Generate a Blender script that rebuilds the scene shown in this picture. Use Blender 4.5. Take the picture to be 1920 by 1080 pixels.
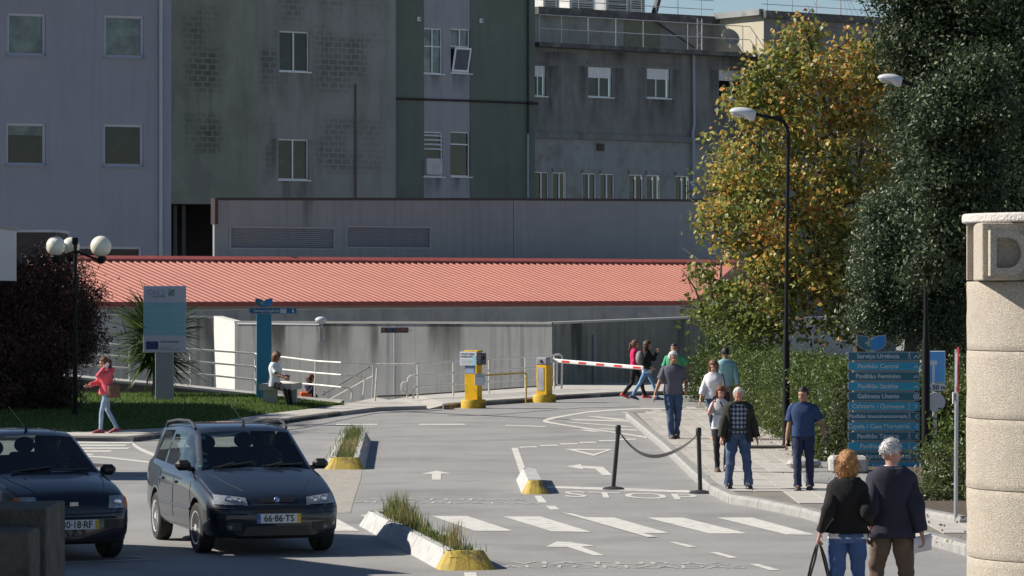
import bpy, bmesh, math, random
import numpy as np
from mathutils import Vector, Matrix, noise
from mathutils.bvhtree import BVHTree

# ------------------------------------------------------------------ camera, sky, sun
for o in list(bpy.data.objects): bpy.data.objects.remove(o)
SC = bpy.context.scene; COL = SC.collection
F, HC, HY = 7000.0, 3.05, 548.0
cam_d = bpy.data.cameras.new('camera'); cam = bpy.data.objects.new('camera', cam_d); COL.objects.link(cam)
cam.location = (0, 0, HC); cam.rotation_euler = (math.radians(90), 0, 0)
cam_d.sensor_width = 36; cam_d.lens = 36 * F / 1920; cam_d.shift_y = (HY - 540) / 1920
cam_d.clip_start = 1; cam_d.clip_end = 3000
SC.camera = cam
SUN_E, SUN_AZ = math.radians(36), math.radians(10)      # sun to the left and a little behind the scene
to_sun = Vector((-math.cos(SUN_AZ) * math.cos(SUN_E), math.sin(SUN_AZ) * math.cos(SUN_E), math.sin(SUN_E)))
world = bpy.data.worlds.new('World'); SC.world = world; world.use_nodes = True
wn = world.node_tree; bg = wn.nodes['Background']
sky = wn.nodes.new('ShaderNodeTexSky'); sky.sky_type = 'NISHITA'; sky.sun_disc = False
sky.sun_elevation = SUN_E; sky.sun_rotation = math.atan2(to_sun.x, to_sun.y); sky.air_density = .8; sky.dust_density = .0; sky.ozone_density = 1.6
wn.links.new(sky.outputs[0], bg.inputs[0]); bg.inputs[1].default_value = 0.062
sl = bpy.data.lights.new('sun', 'SUN'); sl.energy = 5.0; sl.angle = math.radians(0.53); sl.color = (1, .93, .82)
so = bpy.data.objects.new('sun', sl); COL.objects.link(so); so.rotation_euler = (-to_sun).to_track_quat('-Z', 'Y').to_euler()
SC.view_settings.view_transform = 'Standard'; SC.view_settings.look = 'None'
SC.view_settings.exposure = 0.5; SC.view_settings.gamma = 1
try: SC.view_settings.use_curve_mapping = False
except Exception: pass
random.seed(7); RNG = np.random.default_rng(7)

# ------------------------------------------------------------------ helpers
def W(px, py, D): return Vector(((px - 960) * D / F, D, HC - (py - HY) * D / F))
def GD(py, z=0): return F * (HC - z) / (py - HY)
def G(px, py, z=0):
    D = GD(py, z); return Vector(((px - 960) * D / F, D, z))
def V(*a): return Vector(a)

def col4(c): return (c[0], c[1], c[2], 1)
MATS = {}
def mat(name, c, rough=.6, metal=0., spec=.5, var=.18, vs=2.5, bump=0., bs=60., streak=None, st=.5, coat=0., ss=(3, 3, .18), emit=None, grime=None):
    if name in MATS: return MATS[name]
    m = bpy.data.materials.new(name); MATS[name] = m; m.use_nodes = True
    nt = m.node_tree; N = nt.nodes; L = nt.links; p = N['Principled BSDF']
    p.inputs['Roughness'].default_value = rough; p.inputs['Metallic'].default_value = metal
    p.inputs['Specular IOR Level'].default_value = spec
    if coat: p.inputs['Coat Weight'].default_value = coat; p.inputs['Coat Roughness'].default_value = .05
    tc = N.new('ShaderNodeTexCoord')
    nz = N.new('ShaderNodeTexNoise'); nz.inputs['Scale'].default_value = vs; nz.inputs['Detail'].default_value = 6; nz.inputs['Roughness'].default_value = .65
    L.new(tc.outputs['Object'], nz.inputs['Vector'])
    mx = N.new('ShaderNodeMix'); mx.data_type = 'RGBA'
    mx.inputs[6].default_value = col4([v * (1 - var) for v in c]); mx.inputs[7].default_value = col4([min(1, v * (1 + var)) for v in c])
    mr = N.new('ShaderNodeMapRange'); mr.inputs[1].default_value = .3; mr.inputs[2].default_value = .7
    L.new(nz.outputs[0], mr.inputs[0]); L.new(mr.outputs[0], mx.inputs[0])
    out = mx.outputs[2]
    if streak is not None:
        mp = N.new('ShaderNodeMapping'); mp.inputs['Scale'].default_value = ss
        L.new(tc.outputs['Object'], mp.inputs[0])
        n2 = N.new('ShaderNodeTexNoise'); n2.inputs['Scale'].default_value = 1.6; n2.inputs['Detail'].default_value = 7; n2.inputs['Roughness'].default_value = .6
        L.new(mp.outputs[0], n2.inputs['Vector'])
        r2 = N.new('ShaderNodeMapRange'); r2.inputs[1].default_value = .48; r2.inputs[2].default_value = .72; r2.inputs[4].default_value = st
        L.new(n2.outputs[0], r2.inputs[0])
        m2 = N.new('ShaderNodeMix'); m2.data_type = 'RGBA'; m2.inputs[7].default_value = col4(streak)
        L.new(r2.outputs[0], m2.inputs[0]); L.new(out, m2.inputs[6]); out = m2.outputs[2]
    if grime is not None:
        n3 = N.new('ShaderNodeTexNoise'); n3.inputs['Scale'].default_value = grime[1]; n3.inputs['Detail'].default_value = 9
        L.new(tc.outputs['Object'], n3.inputs['Vector'])
        r3 = N.new('ShaderNodeMapRange'); r3.inputs[1].default_value = .52; r3.inputs[2].default_value = .68; r3.inputs[4].default_value = grime[2]
        L.new(n3.outputs[0], r3.inputs[0])
        m3 = N.new('ShaderNodeMix'); m3.data_type = 'RGBA'; m3.inputs[7].default_value = col4(grime[0])
        L.new(r3.outputs[0], m3.inputs[0]); L.new(out, m3.inputs[6]); out = m3.outputs[2]
    L.new(out, p.inputs['Base Color'])
    if bump:
        nb = N.new('ShaderNodeTexNoise'); nb.inputs['Scale'].default_value = bs; nb.inputs['Detail'].default_value = 4
        L.new(tc.outputs['Object'], nb.inputs['Vector'])
        bp = N.new('ShaderNodeBump'); bp.inputs['Strength'].default_value = bump; bp.inputs['Distance'].default_value = .02
        L.new(nb.outputs[0], bp.inputs['Height']); L.new(bp.outputs[0], p.inputs['Normal'])
    if emit: p.inputs['Emission Color'].default_value = col4(emit[0]); p.inputs['Emission Strength'].default_value = emit[1]
    return m

def leafmat(name, stops, transl=.35, rough=.45, spec=.5, attr='tint'):
    m = bpy.data.materials.new(name); MATS[name] = m; m.use_nodes = True
    nt = m.node_tree; N = nt.nodes; L = nt.links; p = N['Principled BSDF']; out = N['Material Output']
    a = N.new('ShaderNodeAttribute'); a.attribute_name = attr
    r = N.new('ShaderNodeValToRGB'); L.new(a.outputs['Fac'], r.inputs[0])
    e = r.color_ramp.elements
    while len(e) < len(stops): e.new(.5)
    for k, (pos, c) in enumerate(stops): e[k].position = pos; e[k].color = col4(c)
    L.new(r.outputs[0], p.inputs['Base Color']); p.inputs['Roughness'].default_value = rough; p.inputs['Specular IOR Level'].default_value = spec
    t = N.new('ShaderNodeBsdfTranslucent'); L.new(r.outputs[0], t.inputs[0])
    mx = N.new('ShaderNodeMixShader'); mx.inputs[0].default_value = transl
    L.new(p.outputs[0], mx.inputs[1]); L.new(t.outputs[0], mx.inputs[2]); L.new(mx.outputs[0], out.inputs[0])
    return m

def glassmat(name, tint, opac=.55, rough=.03):
    m = bpy.data.materials.new(name); MATS[name] = m; m.use_nodes = True
    nt = m.node_tree; N = nt.nodes; L = nt.links; out = N['Material Output']; N.remove(N['Principled BSDF'])
    tr = N.new('ShaderNodeBsdfTransparent'); tr.inputs[0].default_value = col4(tint)
    gl = N.new('ShaderNodeBsdfGlossy'); gl.inputs['Roughness'].default_value = rough; gl.inputs[0].default_value = (.9, .9, .9, 1)
    fr = N.new('ShaderNodeFresnel'); fr.inputs[0].default_value = 1.5
    mx = N.new('ShaderNodeMixShader'); L.new(fr.outputs[0], mx.inputs[0]); L.new(tr.outputs[0], mx.inputs[1]); L.new(gl.outputs[0], mx.inputs[2])
    L.new(mx.outputs[0], out.inputs[0]); return m

def stainmat(name, c, dens=1.0):
    m = bpy.data.materials.new(name); MATS[name] = m; m.use_nodes = True; nt = m.node_tree; N = nt.nodes; L = nt.links; p = N['Principled BSDF']; out = N['Material Output']; p.inputs['Base Color'].default_value = col4(c); p.inputs['Roughness'].default_value = .95
    tc = N.new('ShaderNodeTexCoord'); mp = N.new('ShaderNodeMapping'); mp.inputs['Scale'].default_value = (1.8, 1.8, .3); L.new(tc.outputs['Object'], mp.inputs[0]); n = N.new('ShaderNodeTexNoise'); n.inputs['Scale'].default_value = 1; n.inputs['Detail'].default_value = 6; L.new(mp.outputs[0], n.inputs['Vector'])
    s = N.new('ShaderNodeSeparateXYZ'); L.new(tc.outputs['Generated'], s.inputs[0]); r = N.new('ShaderNodeMapRange'); r.inputs[1].default_value = .40; r.inputs[2].default_value = .68; L.new(n.outputs[0], r.inputs[0])
    e = N.new('ShaderNodeMath'); e.operation = 'PINGPONG'; e.inputs[1].default_value = .5; L.new(s.outputs['X'], e.inputs[0]); e2 = N.new('ShaderNodeMath'); e2.operation = 'MULTIPLY'; e2.inputs[1].default_value = 5; e2.use_clamp = True; L.new(e.outputs[0], e2.inputs[0])
    a = N.new('ShaderNodeMath'); a.operation = 'MULTIPLY'; L.new(r.outputs[0], a.inputs[0]); L.new(s.outputs['Z'], a.inputs[1]); b = N.new('ShaderNodeMath'); b.operation = 'MULTIPLY'; L.new(a.outputs[0], b.inputs[0]); L.new(e2.outputs[0], b.inputs[1]); d = N.new('ShaderNodeMath'); d.operation = 'MULTIPLY'; d.inputs[1].default_value = dens; d.use_clamp = True; L.new(b.outputs[0], d.inputs[0])
    t = N.new('ShaderNodeBsdfTransparent'); mx = N.new('ShaderNodeMixShader'); L.new(d.outputs[0], mx.inputs[0]); L.new(t.outputs[0], mx.inputs[1]); L.new(p.outputs[0], mx.inputs[2]); L.new(mx.outputs[0], out.inputs[0]); return m

def blockstain(name, c, dens):
    m = bpy.data.materials.new(name); MATS[name] = m; m.use_nodes = True; nt = m.node_tree; N = nt.nodes; L = nt.links; p = N['Principled BSDF']; out = N['Material Output']; p.inputs['Base Color'].default_value = col4(c); p.inputs['Roughness'].default_value = .95
    def math_(op, a, b, clamp=False):
        n = N.new('ShaderNodeMath'); n.operation = op; n.use_clamp = clamp
        for k, v in enumerate((a, b)):
            if isinstance(v, (int, float)): n.inputs[k].default_value = v
            elif v is not None: L.new(v, n.inputs[k])
        return n.outputs[0]
    tc = N.new('ShaderNodeTexCoord'); mp = N.new('ShaderNodeMapping'); mp.inputs['Rotation'].default_value = (math.radians(90), 0, 0); L.new(tc.outputs['Object'], mp.inputs[0])
    nd = N.new('ShaderNodeTexNoise'); nd.inputs['Scale'].default_value = 3; L.new(tc.outputs['Object'], nd.inputs['Vector']); vm = N.new('ShaderNodeVectorMath'); vm.operation = 'SCALE'; vm.inputs[3].default_value = .10; L.new(nd.outputs['Color'], vm.inputs[0]); va = N.new('ShaderNodeVectorMath'); L.new(mp.outputs[0], va.inputs[0]); L.new(vm.outputs[0], va.inputs[1])
    br = N.new('ShaderNodeTexBrick'); br.inputs['Scale'].default_value = 1.0; br.inputs['Brick Width'].default_value = .40; br.inputs['Row Height'].default_value = .27; br.inputs['Mortar Size'].default_value = .055; br.inputs['Mortar Smooth'].default_value = 1.0; L.new(va.outputs[0], br.inputs['Vector'])
    s = N.new('ShaderNodeSeparateXYZ'); L.new(tc.outputs['Generated'], s.inputs[0]); e = math_('MULTIPLY', math_('PINGPONG', s.outputs['X'], .5), 4, True); g = math_('MULTIPLY', math_('PINGPONG', s.outputs['Z'], .5), 6, True)
    n = N.new('ShaderNodeTexNoise'); n.inputs['Scale'].default_value = .55; n.inputs['Detail'].default_value = 5; L.new(tc.outputs['Object'], n.inputs['Vector']); r = N.new('ShaderNodeMapRange'); r.inputs[1].default_value = .36; r.inputs[2].default_value = .62; L.new(n.outputs[0], r.inputs[0])
    f = math_('MULTIPLY', math_('MULTIPLY', math_('SUBTRACT', 1, br.outputs['Fac']), r.outputs[0]), math_('MULTIPLY', e, g)); f = math_('MULTIPLY', f, dens, True)
    t = N.new('ShaderNodeBsdfTransparent'); mx = N.new('ShaderNodeMixShader'); L.new(f, mx.inputs[0]); L.new(t.outputs[0], mx.inputs[1]); L.new(p.outputs[0], mx.inputs[2]); L.new(mx.outputs[0], out.inputs[0]); return m

class MB:
    def __init__(s): s.v = []; s.f = []; s.m = []; s.mi = 0
    def add(s, vs, fs):
        b = len(s.v); s.v += [tuple(v) for v in vs]
        for f in fs: s.f.append([i + b for i in f]); s.m.append(s.mi)
        return s
    def box(s, c, d, rz=0, taper=1.0, R=None):
        x, y, z = d[0] / 2, d[1] / 2, d[2] / 2
        p = [(-x, -y, -z), (x, -y, -z), (x, y, -z), (-x, y, -z), (-x * taper, -y * taper, z), (x * taper, -y * taper, z), (x * taper, y * taper, z), (-x * taper, y * taper, z)]
        R = R or Matrix.Rotation(rz, 3, 'Z'); c = Vector(c)
        return s.add([c + R @ Vector(q) for q in p], [(0, 3, 2, 1), (4, 5, 6, 7), (0, 1, 5, 4), (1, 2, 6, 5), (2, 3, 7, 6), (3, 0, 4, 7)])
    def bbox(s, c, d, rz=0, b=.01):                      # box with chamfered edges
        x, y, z = d[0] / 2, d[1] / 2, d[2] / 2; b = min(b, x * .9, y * .9, z * .9); R = Matrix.Rotation(rz, 3, 'Z'); c = Vector(c)
        bm = bmesh.new(); bmesh.ops.create_cube(bm, size=1)
        for v in bm.verts: v.co = Vector((v.co.x * 2 * x, v.co.y * 2 * y, v.co.z * 2 * z))
        bmesh.ops.bevel(bm, geom=bm.edges[:], offset=b, segments=1, affect='EDGES')
        bm.verts.index_update(); s.add([c + R @ v.co for v in bm.verts], [[v.index for v in f.verts] for f in bm.faces]); bm.free(); return s
    def quad(s, a, b, c, d): return s.add([a, b, c, d], [(0, 1, 2, 3)])
    def prism(s, poly, lo, hi):                          # poly in xy, extruded in z
        n = len(poly); a = sum(poly[i][0] * poly[(i + 1) % n][1] - poly[(i + 1) % n][0] * poly[i][1] for i in range(n))
        if a < 0: poly = poly[::-1]
        vs = [(p[0], p[1], lo) for p in poly] + [(p[0], p[1], hi) for p in poly]
        return s.add(vs, [list(range(n))[::-1], [i + n for i in range(n)]] + [(i, (i + 1) % n, (i + 1) % n + n, i + n) for i in range(n)])
    def prismM(s, poly, h, Mx):                          # poly in local xy, thickness h along local z, placed by matrix
        n = len(poly); vs = [Mx @ Vector((p[0], p[1], 0)) for p in poly] + [Mx @ Vector((p[0], p[1], h)) for p in poly]
        return s.add(vs, [list(range(n))[::-1], [i + n for i in range(n)]] + [(i, (i + 1) % n, (i + 1) % n + n, i + n) for i in range(n)])
    def tube(s, pts, r, n=8, caps=True, flat=1.0):
        pts = [Vector(p) for p in pts]; k = len(pts); rr = r if isinstance(r, (list, tuple)) else [r] * k
        b = len(s.v); up = None
        for i, p in enumerate(pts):
            t = (pts[min(i + 1, k - 1)] - pts[max(i - 1, 0)])
            if t.length < 1e-9: t = Vector((0, 0, 1))
            t.normalize()
            if up is None:
                up = Vector((0, 0, 1)) if abs(t.z) < .9 else Vector((1, 0, 0))
            a = (up - t * up.dot(t)); 
            if a.length < 1e-6: a = t.orthogonal()
            a.normalize(); up = a; c = t.cross(a)
            for j in range(n):
                q = 2 * math.pi * j / n; s.v.append(tuple(p + (a * math.cos(q) + c * math.sin(q) * flat) * rr[i]))
        for i in range(k - 1):
            for j in range(n):
                s.f.append([b + i * n + j, b + i * n + (j + 1) % n, b + (i + 1) * n + (j + 1) % n, b + (i + 1) * n + j]); s.m.append(s.mi)
        if caps:
            s.f.append([b + j for j in range(n)][::-1]); s.f.append([b + (k - 1) * n + j for j in range(n)]); s.m += [s.mi, s.mi]
        return s
    def rings(s, rings, closed=True, caps=True):
        b = len(s.v); n = len(rings[0])
        for r in rings: s.v += [tuple(p) for p in r]
        for i in range(len(rings) - 1):
            for j in range(n if closed else n - 1):
                s.f.append([b + i * n + j, b + i * n + (j + 1) % n, b + (i + 1) * n + (j + 1) % n, b + (i + 1) * n + j]); s.m.append(s.mi)
        if caps:
            s.f.append([b + j for j in range(n)][::-1]); s.f.append([b + (len(rings) - 1) * n + j for j in range(n)]); s.m += [s.mi, s.mi]
        return s
    def lathe(s, c, prof, n=24, axis='Z', R=None):
        c = Vector(c); rs = []
        for (r, h) in prof:
            ring = []
            for j in range(n):
                q = 2 * math.pi * j / n; v = Vector((r * math.cos(q), r * math.sin(q), h))
                if axis == 'X': v = Vector((v.z, v.x, v.y))
                if axis == 'Y': v = Vector((v.x, -v.z, v.y))
                ring.append(c + (R @ v if R else v))
            rs.append(ring)
        return s.rings(rs)
    def ell(s, c, d, n=16, m=10, R=None):
        c = Vector(c); rs = []
        for i in range(m + 1):
            th = math.pi * min(max(i / m, .02), .98)
            ring = []
            for j in range(n):
                q = 2 * math.pi * j / n; v = Vector((d[0] * math.sin(th) * math.cos(q), d[1] * math.sin(th) * math.sin(q), -d[2] * math.cos(th)))
                ring.append(c + (R @ v if R else v))
            rs.append(ring)
        return s.rings(rs)
    def build(s, name, m, parent=None, loc=None, smooth=False, kind=None, label=None, ang=35):
        me = bpy.data.meshes.new(name); off = Vector(loc) if loc is not None else Vector((0, 0, 0))
        vs = s.v if loc is None else [(v[0] - off.x, v[1] - off.y, v[2] - off.z) for v in s.v]
        me.from_pydata(vs, [], s.f)
        for q in (m if isinstance(m, (list, tuple)) else [m]): me.materials.append(q)
        if isinstance(m, (list, tuple)): me.polygons.foreach_set('material_index', s.m)
        me.validate()
        if smooth:
            me.shade_smooth()
            if ang: me.set_sharp_from_angle(angle=math.radians(ang))
        me.update(); o = bpy.data.objects.new(name, me); COL.objects.link(o)
        if parent is not None: o.parent = parent
        if loc is not None: o.location = off - (Vector(parent.location) if parent is not None and False else Vector((0, 0, 0)))
        if kind: o['kind'] = kind
        if label: o['label'] = label
        return o
def tag(o, label, cat, group=None, kind=None):
    o['label'] = label; o['category'] = cat
    if group: o['group'] = group
    if kind: o['kind'] = kind
    return o
def thing(name, label, cat, loc=(0, 0, 0), rz=0, group=None):
    o = bpy.data.objects.new(name, None); COL.objects.link(o); o.location = loc; o.rotation_euler = (0, 0, rz); o.empty_display_size = .2
    return tag(o, label, cat, group)
def inst(mesh_obj, name, parent, loc, rz=0, scale=None):
    o = bpy.data.objects.new(name, mesh_obj.data); COL.objects.link(o); o.parent = parent; o.location = loc; o.rotation_euler = (0, 0, rz)
    if scale: o.scale = scale
    return o
def evald(o, name=None):
    dg = bpy.context.evaluated_depsgraph_get(); me = bpy.data.meshes.new_from_object(o.evaluated_get(dg)); o.modifiers.clear(); old = o.data; o.data = me; me.name = name or o.name
    return o
def textmesh(s, m, name, parent, Mx, size=1., ext=.0, align='CENTER', sx=1., sy=1., bold=0.):
    cu = bpy.data.curves.new(name, 'FONT'); cu.body = s; cu.size = size; cu.align_x = align; cu.align_y = 'CENTER'; cu.extrude = ext; cu.offset = bold; cu.resolution_u = 3
    t = bpy.data.objects.new(name, cu); COL.objects.link(t)
    bpy.context.view_layer.update()
    dg = bpy.context.evaluated_depsgraph_get(); me = bpy.data.meshes.new_from_object(t.evaluated_get(dg))
    bpy.data.objects.remove(t); me.transform(Mx @ Matrix.Diagonal((sx, sy, 1, 1))); me.materials.clear(); me.materials.append(m)
    o = bpy.data.objects.new(name, me); COL.objects.link(o)
    if parent is not None: o.parent = parent
    return o
def facing(x, y, z, rz=0):     # matrix: text in a vertical plane looking towards -Y, turned by rz
    return Matrix.Translation((x, y, z)) @ Matrix.Rotation(rz, 4, 'Z') @ Matrix.Rotation(math.radians(90), 4, 'X')

# ------------------------------------------------------------------ materials
asphalt = mat('asphalt', (.275, .27, .265), rough=.88, var=.16, vs=.35, bump=.5, bs=55, grime=((.16, .158, .158), .55, .45), streak=(.30, .295, .29), st=.5, ss=(1.5, .08, 1))
paint = mat('road_paint', (.62, .60, .55), rough=.75, var=.1, vs=6, grime=((.33, .325, .31), 5, .75), bump=.2, bs=80)
faded = mat('faded_paint', (.46, .455, .43), rough=.8, var=.2, vs=6, grime=((.25, .245, .24), 5, .9))
pave = mat('pavement_slab_concrete', (.40, .375, .34), rough=.9, var=.12, vs=1.5, bump=.25, bs=90, grime=((.30, .28, .25), 2.2, .6))
pave2 = mat('pavement_slab_pale', (.45, .425, .39), rough=.9, var=.12, vs=1.5, bump=.25, bs=90, grime=((.34, .32, .29), 2.2, .6))
joint = mat('pavement_joint', (.20, .18, .155), rough=.95)
kerbm = mat('kerb_granite', (.31, .305, .295), rough=.85, var=.18, vs=5, bump=.3, bs=80, grime=((.19, .185, .17), 3, .6))
darkkerb = mat('kerb_shaded', (.16, .14, .12), rough=.9, var=.3, vs=4, grime=((.4, .30, .06), 1.3, .5))  # dark tone paints the kerb face in shade; blotches are yellow paint
whitepaint = mat('worn_white_paint', (.43, .43, .425), rough=.8, var=.1, vs=4, bump=.3, bs=50, grime=((.30, .29, .28), 6, .75))
yellowpaint = mat('worn_yellow_paint', (.47, .335, .06), rough=.7, var=.15, vs=5, bump=.3, bs=40, grime=((.13, .12, .08), 4, .8))
yellow = mat('yellow_enamel', (.80, .47, .01), rough=.4, var=.06, vs=5, grime=((.35, .22, .03), 7, .35))
yellowbase = mat('yellow_base_paint', (.60, .39, .03), rough=.75, var=.2, vs=5, grime=((.14, .11, .04), 5, .7), bump=.2)
greyplastic = mat('grey_plastic', (.30, .30, .33), rough=.45, var=.05)
blackplastic = mat('black_plastic', (.02, .02, .022), rough=.45, var=.1)
blackpaint = mat('black_post_paint', (.010, .010, .011), rough=.6, spec=.2, var=.2, vs=4)
whitemetal = mat('white_rail_paint', (.62, .60, .56), rough=.45, var=.1, vs=6, grime=((.3, .27, .22), 9, .4))
galv = mat('galvanised_steel', (.42, .43, .45), rough=.45, metal=.5, var=.15, vs=8)
alu = mat('white_aluminium', (.80, .81, .84), rough=.45, var=.06)
purple = mat('mauve_render', (.255, .265, .315), rough=.92, var=.06, vs=.5, bump=.35, bs=30, streak=(.205, .225, .28), st=.5, ss=(2, 2, .12))
greenish = mat('grey_green_render', (.235, .245, .205), rough=.92, var=.12, vs=.5, bump=.3, bs=30, streak=(.14, .15, .135), st=.6, ss=(1.6, 1.6, .2), grime=((.17, .175, .16), .6, .6))
brownish = mat('grey_brown_render', (.275, .275, .265), rough=.92, var=.1, vs=.4, bump=.3, bs=30, streak=(.17, .165, .155), st=.6, ss=(1.2, 1.2, .2))
darkgreen = mat('dark_green_render', (.135, .165, .14), rough=.92, var=.12, vs=.5, bump=.3, bs=30, streak=(.095, .12, .105), st=.6, ss=(1.6, 1.6, .15))
paleband = mat('pale_band_render', (.33, .33, .36), rough=.92, var=.07, vs=.6, bump=.3, bs=30, streak=(.24, .25, .28), st=.5, ss=(2, 2, .12))
oldgrey = mat('old_grey_render', (.215, .215, .21), rough=.93, var=.14, vs=.6, bump=.35, bs=30, streak=(.11, .115, .115), st=.75, ss=(1.0, 1.0, .22), grime=((.15, .15, .15), .8, .6))
oldpale = mat('old_pale_render', (.30, .31, .31), rough=.93, var=.12, vs=.7, bump=.35, bs=30, streak=(.19, .19, .18), st=.6, ss=(1.0, 1.0, .3), grime=((.17, .16, .14), 1.4, .55))
creamr = mat('cream_render', (.50, .46, .36), rough=.92, var=.08, vs=1)
ledge = mat('sooty_ledge', (.10, .10, .10), rough=.95, var=.3, vs=2, grime=((.2, .2, .19), 2, .6))
conc = mat('board_concrete', (.36, .36, .35), rough=.92, var=.1, vs=.8, bump=.3, bs=25, streak=(.17, .18, .17), st=.75, ss=(3.2, 3.2, .12))
conc_par = mat('parapet_concrete', (.285, .30, .305), rough=.92, var=.08, vs=.8, bump=.3, bs=25, streak=(.20, .21, .22), st=.6, ss=(3.2, 3.2, .1))
conc_par2 = mat('parapet_concrete_pale', (.29, .31, .315), rough=.92, var=.08, vs=.8, bump=.3, bs=25, streak=(.24, .24, .26), st=.6, ss=(4, 4, .1))
conc_dark = mat('mossy_shaded_concrete', (.19, .19, .165), rough=.95, var=.15, vs=.8, bump=.3, bs=25, streak=(.07, .075, .06), st=.85, ss=(2.4, 2.4, .08))  # darker base paints in the wall's shade, dark streaks are moss
conc_lite = mat('pale_concrete', (.42, .405, .375), rough=.9, var=.08, vs=2, grime=((.35, .34, .31), 3, .5))
redroof = mat('red_roof_sheet', (.38, .128, .088), rough=.6, var=.06, vs=.7, streak=(.33, .10, .08), st=.6, ss=(.25, .25, .25), grime=((.36, .10, .08), 1.6, .6))
redtrim = mat('maroon_trim', (.03, .012, .012), rough=.5, var=.1)
soil = mat('soil', (.085, .065, .045), rough=.98, var=.4, vs=6, bump=.6, bs=30)
lawn = mat('lawn_ground', (.06, .10, .02), rough=.95, var=.3, vs=5, bump=.6, bs=60)
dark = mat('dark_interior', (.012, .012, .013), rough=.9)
roomm = mat('room_gloom', (.022, .025, .022), rough=.9, var=.9, vs=1.6, grime=((.11, .125, .13), 1.1, .75))  # room gloom, with pale blotches painted in place of pane reflections
curtain = mat('pale_curtain', (.66, .72, .72), rough=.9, var=.45, vs=1.3, grime=((.2, .24, .25), 1.0, .7))
pane = glassmat('window_glass', (.55, .6, .6))
pillarm = mat('rough_granite', (.53, .465, .385), rough=.9, var=.42, vs=70, bump=.9, bs=120, grime=((.42, .36, .28), 3.0, .5), streak=(.46, .43, .39), st=.5, ss=(6, 6, 2))
capm = mat('pale_granite', (.56, .53, .50), rough=.88, var=.15, vs=10, bump=.9, bs=45)
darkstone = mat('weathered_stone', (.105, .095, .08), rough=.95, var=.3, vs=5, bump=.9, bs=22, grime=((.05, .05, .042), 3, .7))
bark = mat('bark', (.085, .07, .055), rough=.95, var=.3, vs=9, bump=.8, bs=30)
teal_d = mat('sign_dark_blue', (.015, .12, .175), rough=.4, var=.03)
teal_l = mat('sign_mid_blue', (.016, .29, .46), rough=.4, var=.03)
teal_p = mat('sign_post_teal', (.01, .17, .30), rough=.4, var=.03)
signback = mat('sign_grey_back', (.28, .31, .34), rough=.5, var=.08)
signtext = mat('sign_text_white', (.50, .56, .60), rough=.6, var=.02)
# ------------------------------------------------------------------ ground, road, markings
def sheet(name, pts, m, z=None, kind='structure', parent=None):
    b = MB(); b.add([(p[0], p[1], (p[2] if len(p) > 2 else 0) if z is None else z) for p in pts], [list(range(len(pts)))])
    me_o = b.build(name, m, parent, kind=kind)
    if me_o.data.polygons[0].normal.z < 0: me_o.data.flip_normals()
    return me_o
back = [G(1330, 727, .0), G(1052, 730), G(985, 734), G(917, 739), G(850, 744), G(782, 749), G(704, 752), G(640, 755)]
gp = [(-400, -60), (400, -60), (400, 900), (9.5, 900), (9.5, 127), (1.3, 118.6)] + [(p.x, p.y) for p in back[1:]] + [(-5.2, 100.5), (-14.5, 104), (-14.5, 112), (-400, 112)]
sheet('ground', gp, asphalt, z=0)
sheet('lower_yard', [(-400, 100), (9, 100), (9, 900), (-400, 900)], asphalt, z=-3.2)
def pxpoly(pp, z=.005, zt=0): return [(G(x, y, zt).x, G(x, y, zt).y, z) for x, y in pp]
marks = thing('road_markings', 'worn white crossing bars, arrows and lettering painted on the forecourt road', 'road marking')
marks['kind'] = 'structure'; del marks['category']; del marks['label']
def markp(name, pp, m=paint, z=.005):
    o = sheet(name, pxpoly(pp, z), m, kind=None, parent=marks)
    if 'kind' in o: del o['kind']
    return o
for s in [[(560, 968), (622, 968), (674, 996), (600, 996)], [(675, 966), (735, 966), (800, 995), (742, 995)], [(810, 968), (876, 968), (962, 996), (890, 996)],
          [(943, 969), (1013, 969), (1109, 998), (1035, 997)], [(1093, 970), (1152, 971), (1254, 1000), (1199, 1000)], [(1212, 971), (1280, 971), (1402, 1001), (1330, 1001)],
          [(1344, 971), (1410, 971), (1528, 1003), (1475, 1003)]]: markp('crossing_bar', s)
markp('lane_line', [(1053, 962), (1074, 964), (1233, 1008), (1214, 1008)], z=.0085)
for s in [[(1255, 1017), (1268, 1017), (1308, 1026), (1292, 1027)], [(1330, 1036), (1345, 1036), (1384, 1046), (1368, 1047)], [(1405, 1058), (1420, 1058), (1462, 1069), (1445, 1070)],
          [(870, 1074), (893, 1074), (897, 1090), (872, 1090)], [(1023, 949), (1040, 949), (1050, 956), (1032, 956)], [(1002, 930), (1015, 930), (1026, 943), (1010, 943)],
          [(959, 840), (971, 840), (990, 892), (977, 894)]]: markp('lane_dash', s)
for s in [[(972, 838), (1005, 837), (1009, 839), (976, 840)], [(1011, 835), (1045, 834), (1048, 836), (1014, 837)], [(1049, 832), (1082, 831), (1085, 833), (1052, 834)], [(1085, 829), (1117, 828.5), (1120, 830.5), (1088, 831)],
          [(1122, 826), (1156, 825.5), (1160, 827.5), (1125, 828)], [(1157, 823.5), (1190, 823), (1193, 825), (1160, 825.5)]]: markp('give_way_dash', s)
for s in [[(786, 795), (871, 795), (873, 797), (786, 797)], [(948, 797), (1024, 799.5), (1024, 801), (948, 798.5)], [(630, 795.3), (708, 795), (708, 797), (630, 797)]]: markp('lane_dash', s)
markp('stop_line', [(1026, 911.5), (1335, 921), (1335, 926), (1026, 915.5)])
markp('straight_arrow', [(789, 889), (818, 883), (848, 888.5), (827, 888.5), (827, 900), (810, 900), (810, 889)])
markp('left_turn_arrow', [(1062, 875), (1090, 870.5), (1090, 873.8), (1131, 876), (1148, 891.5), (1130, 891.5), (1116, 879.5), (1093, 878.5), (1094, 880.5)])
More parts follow.
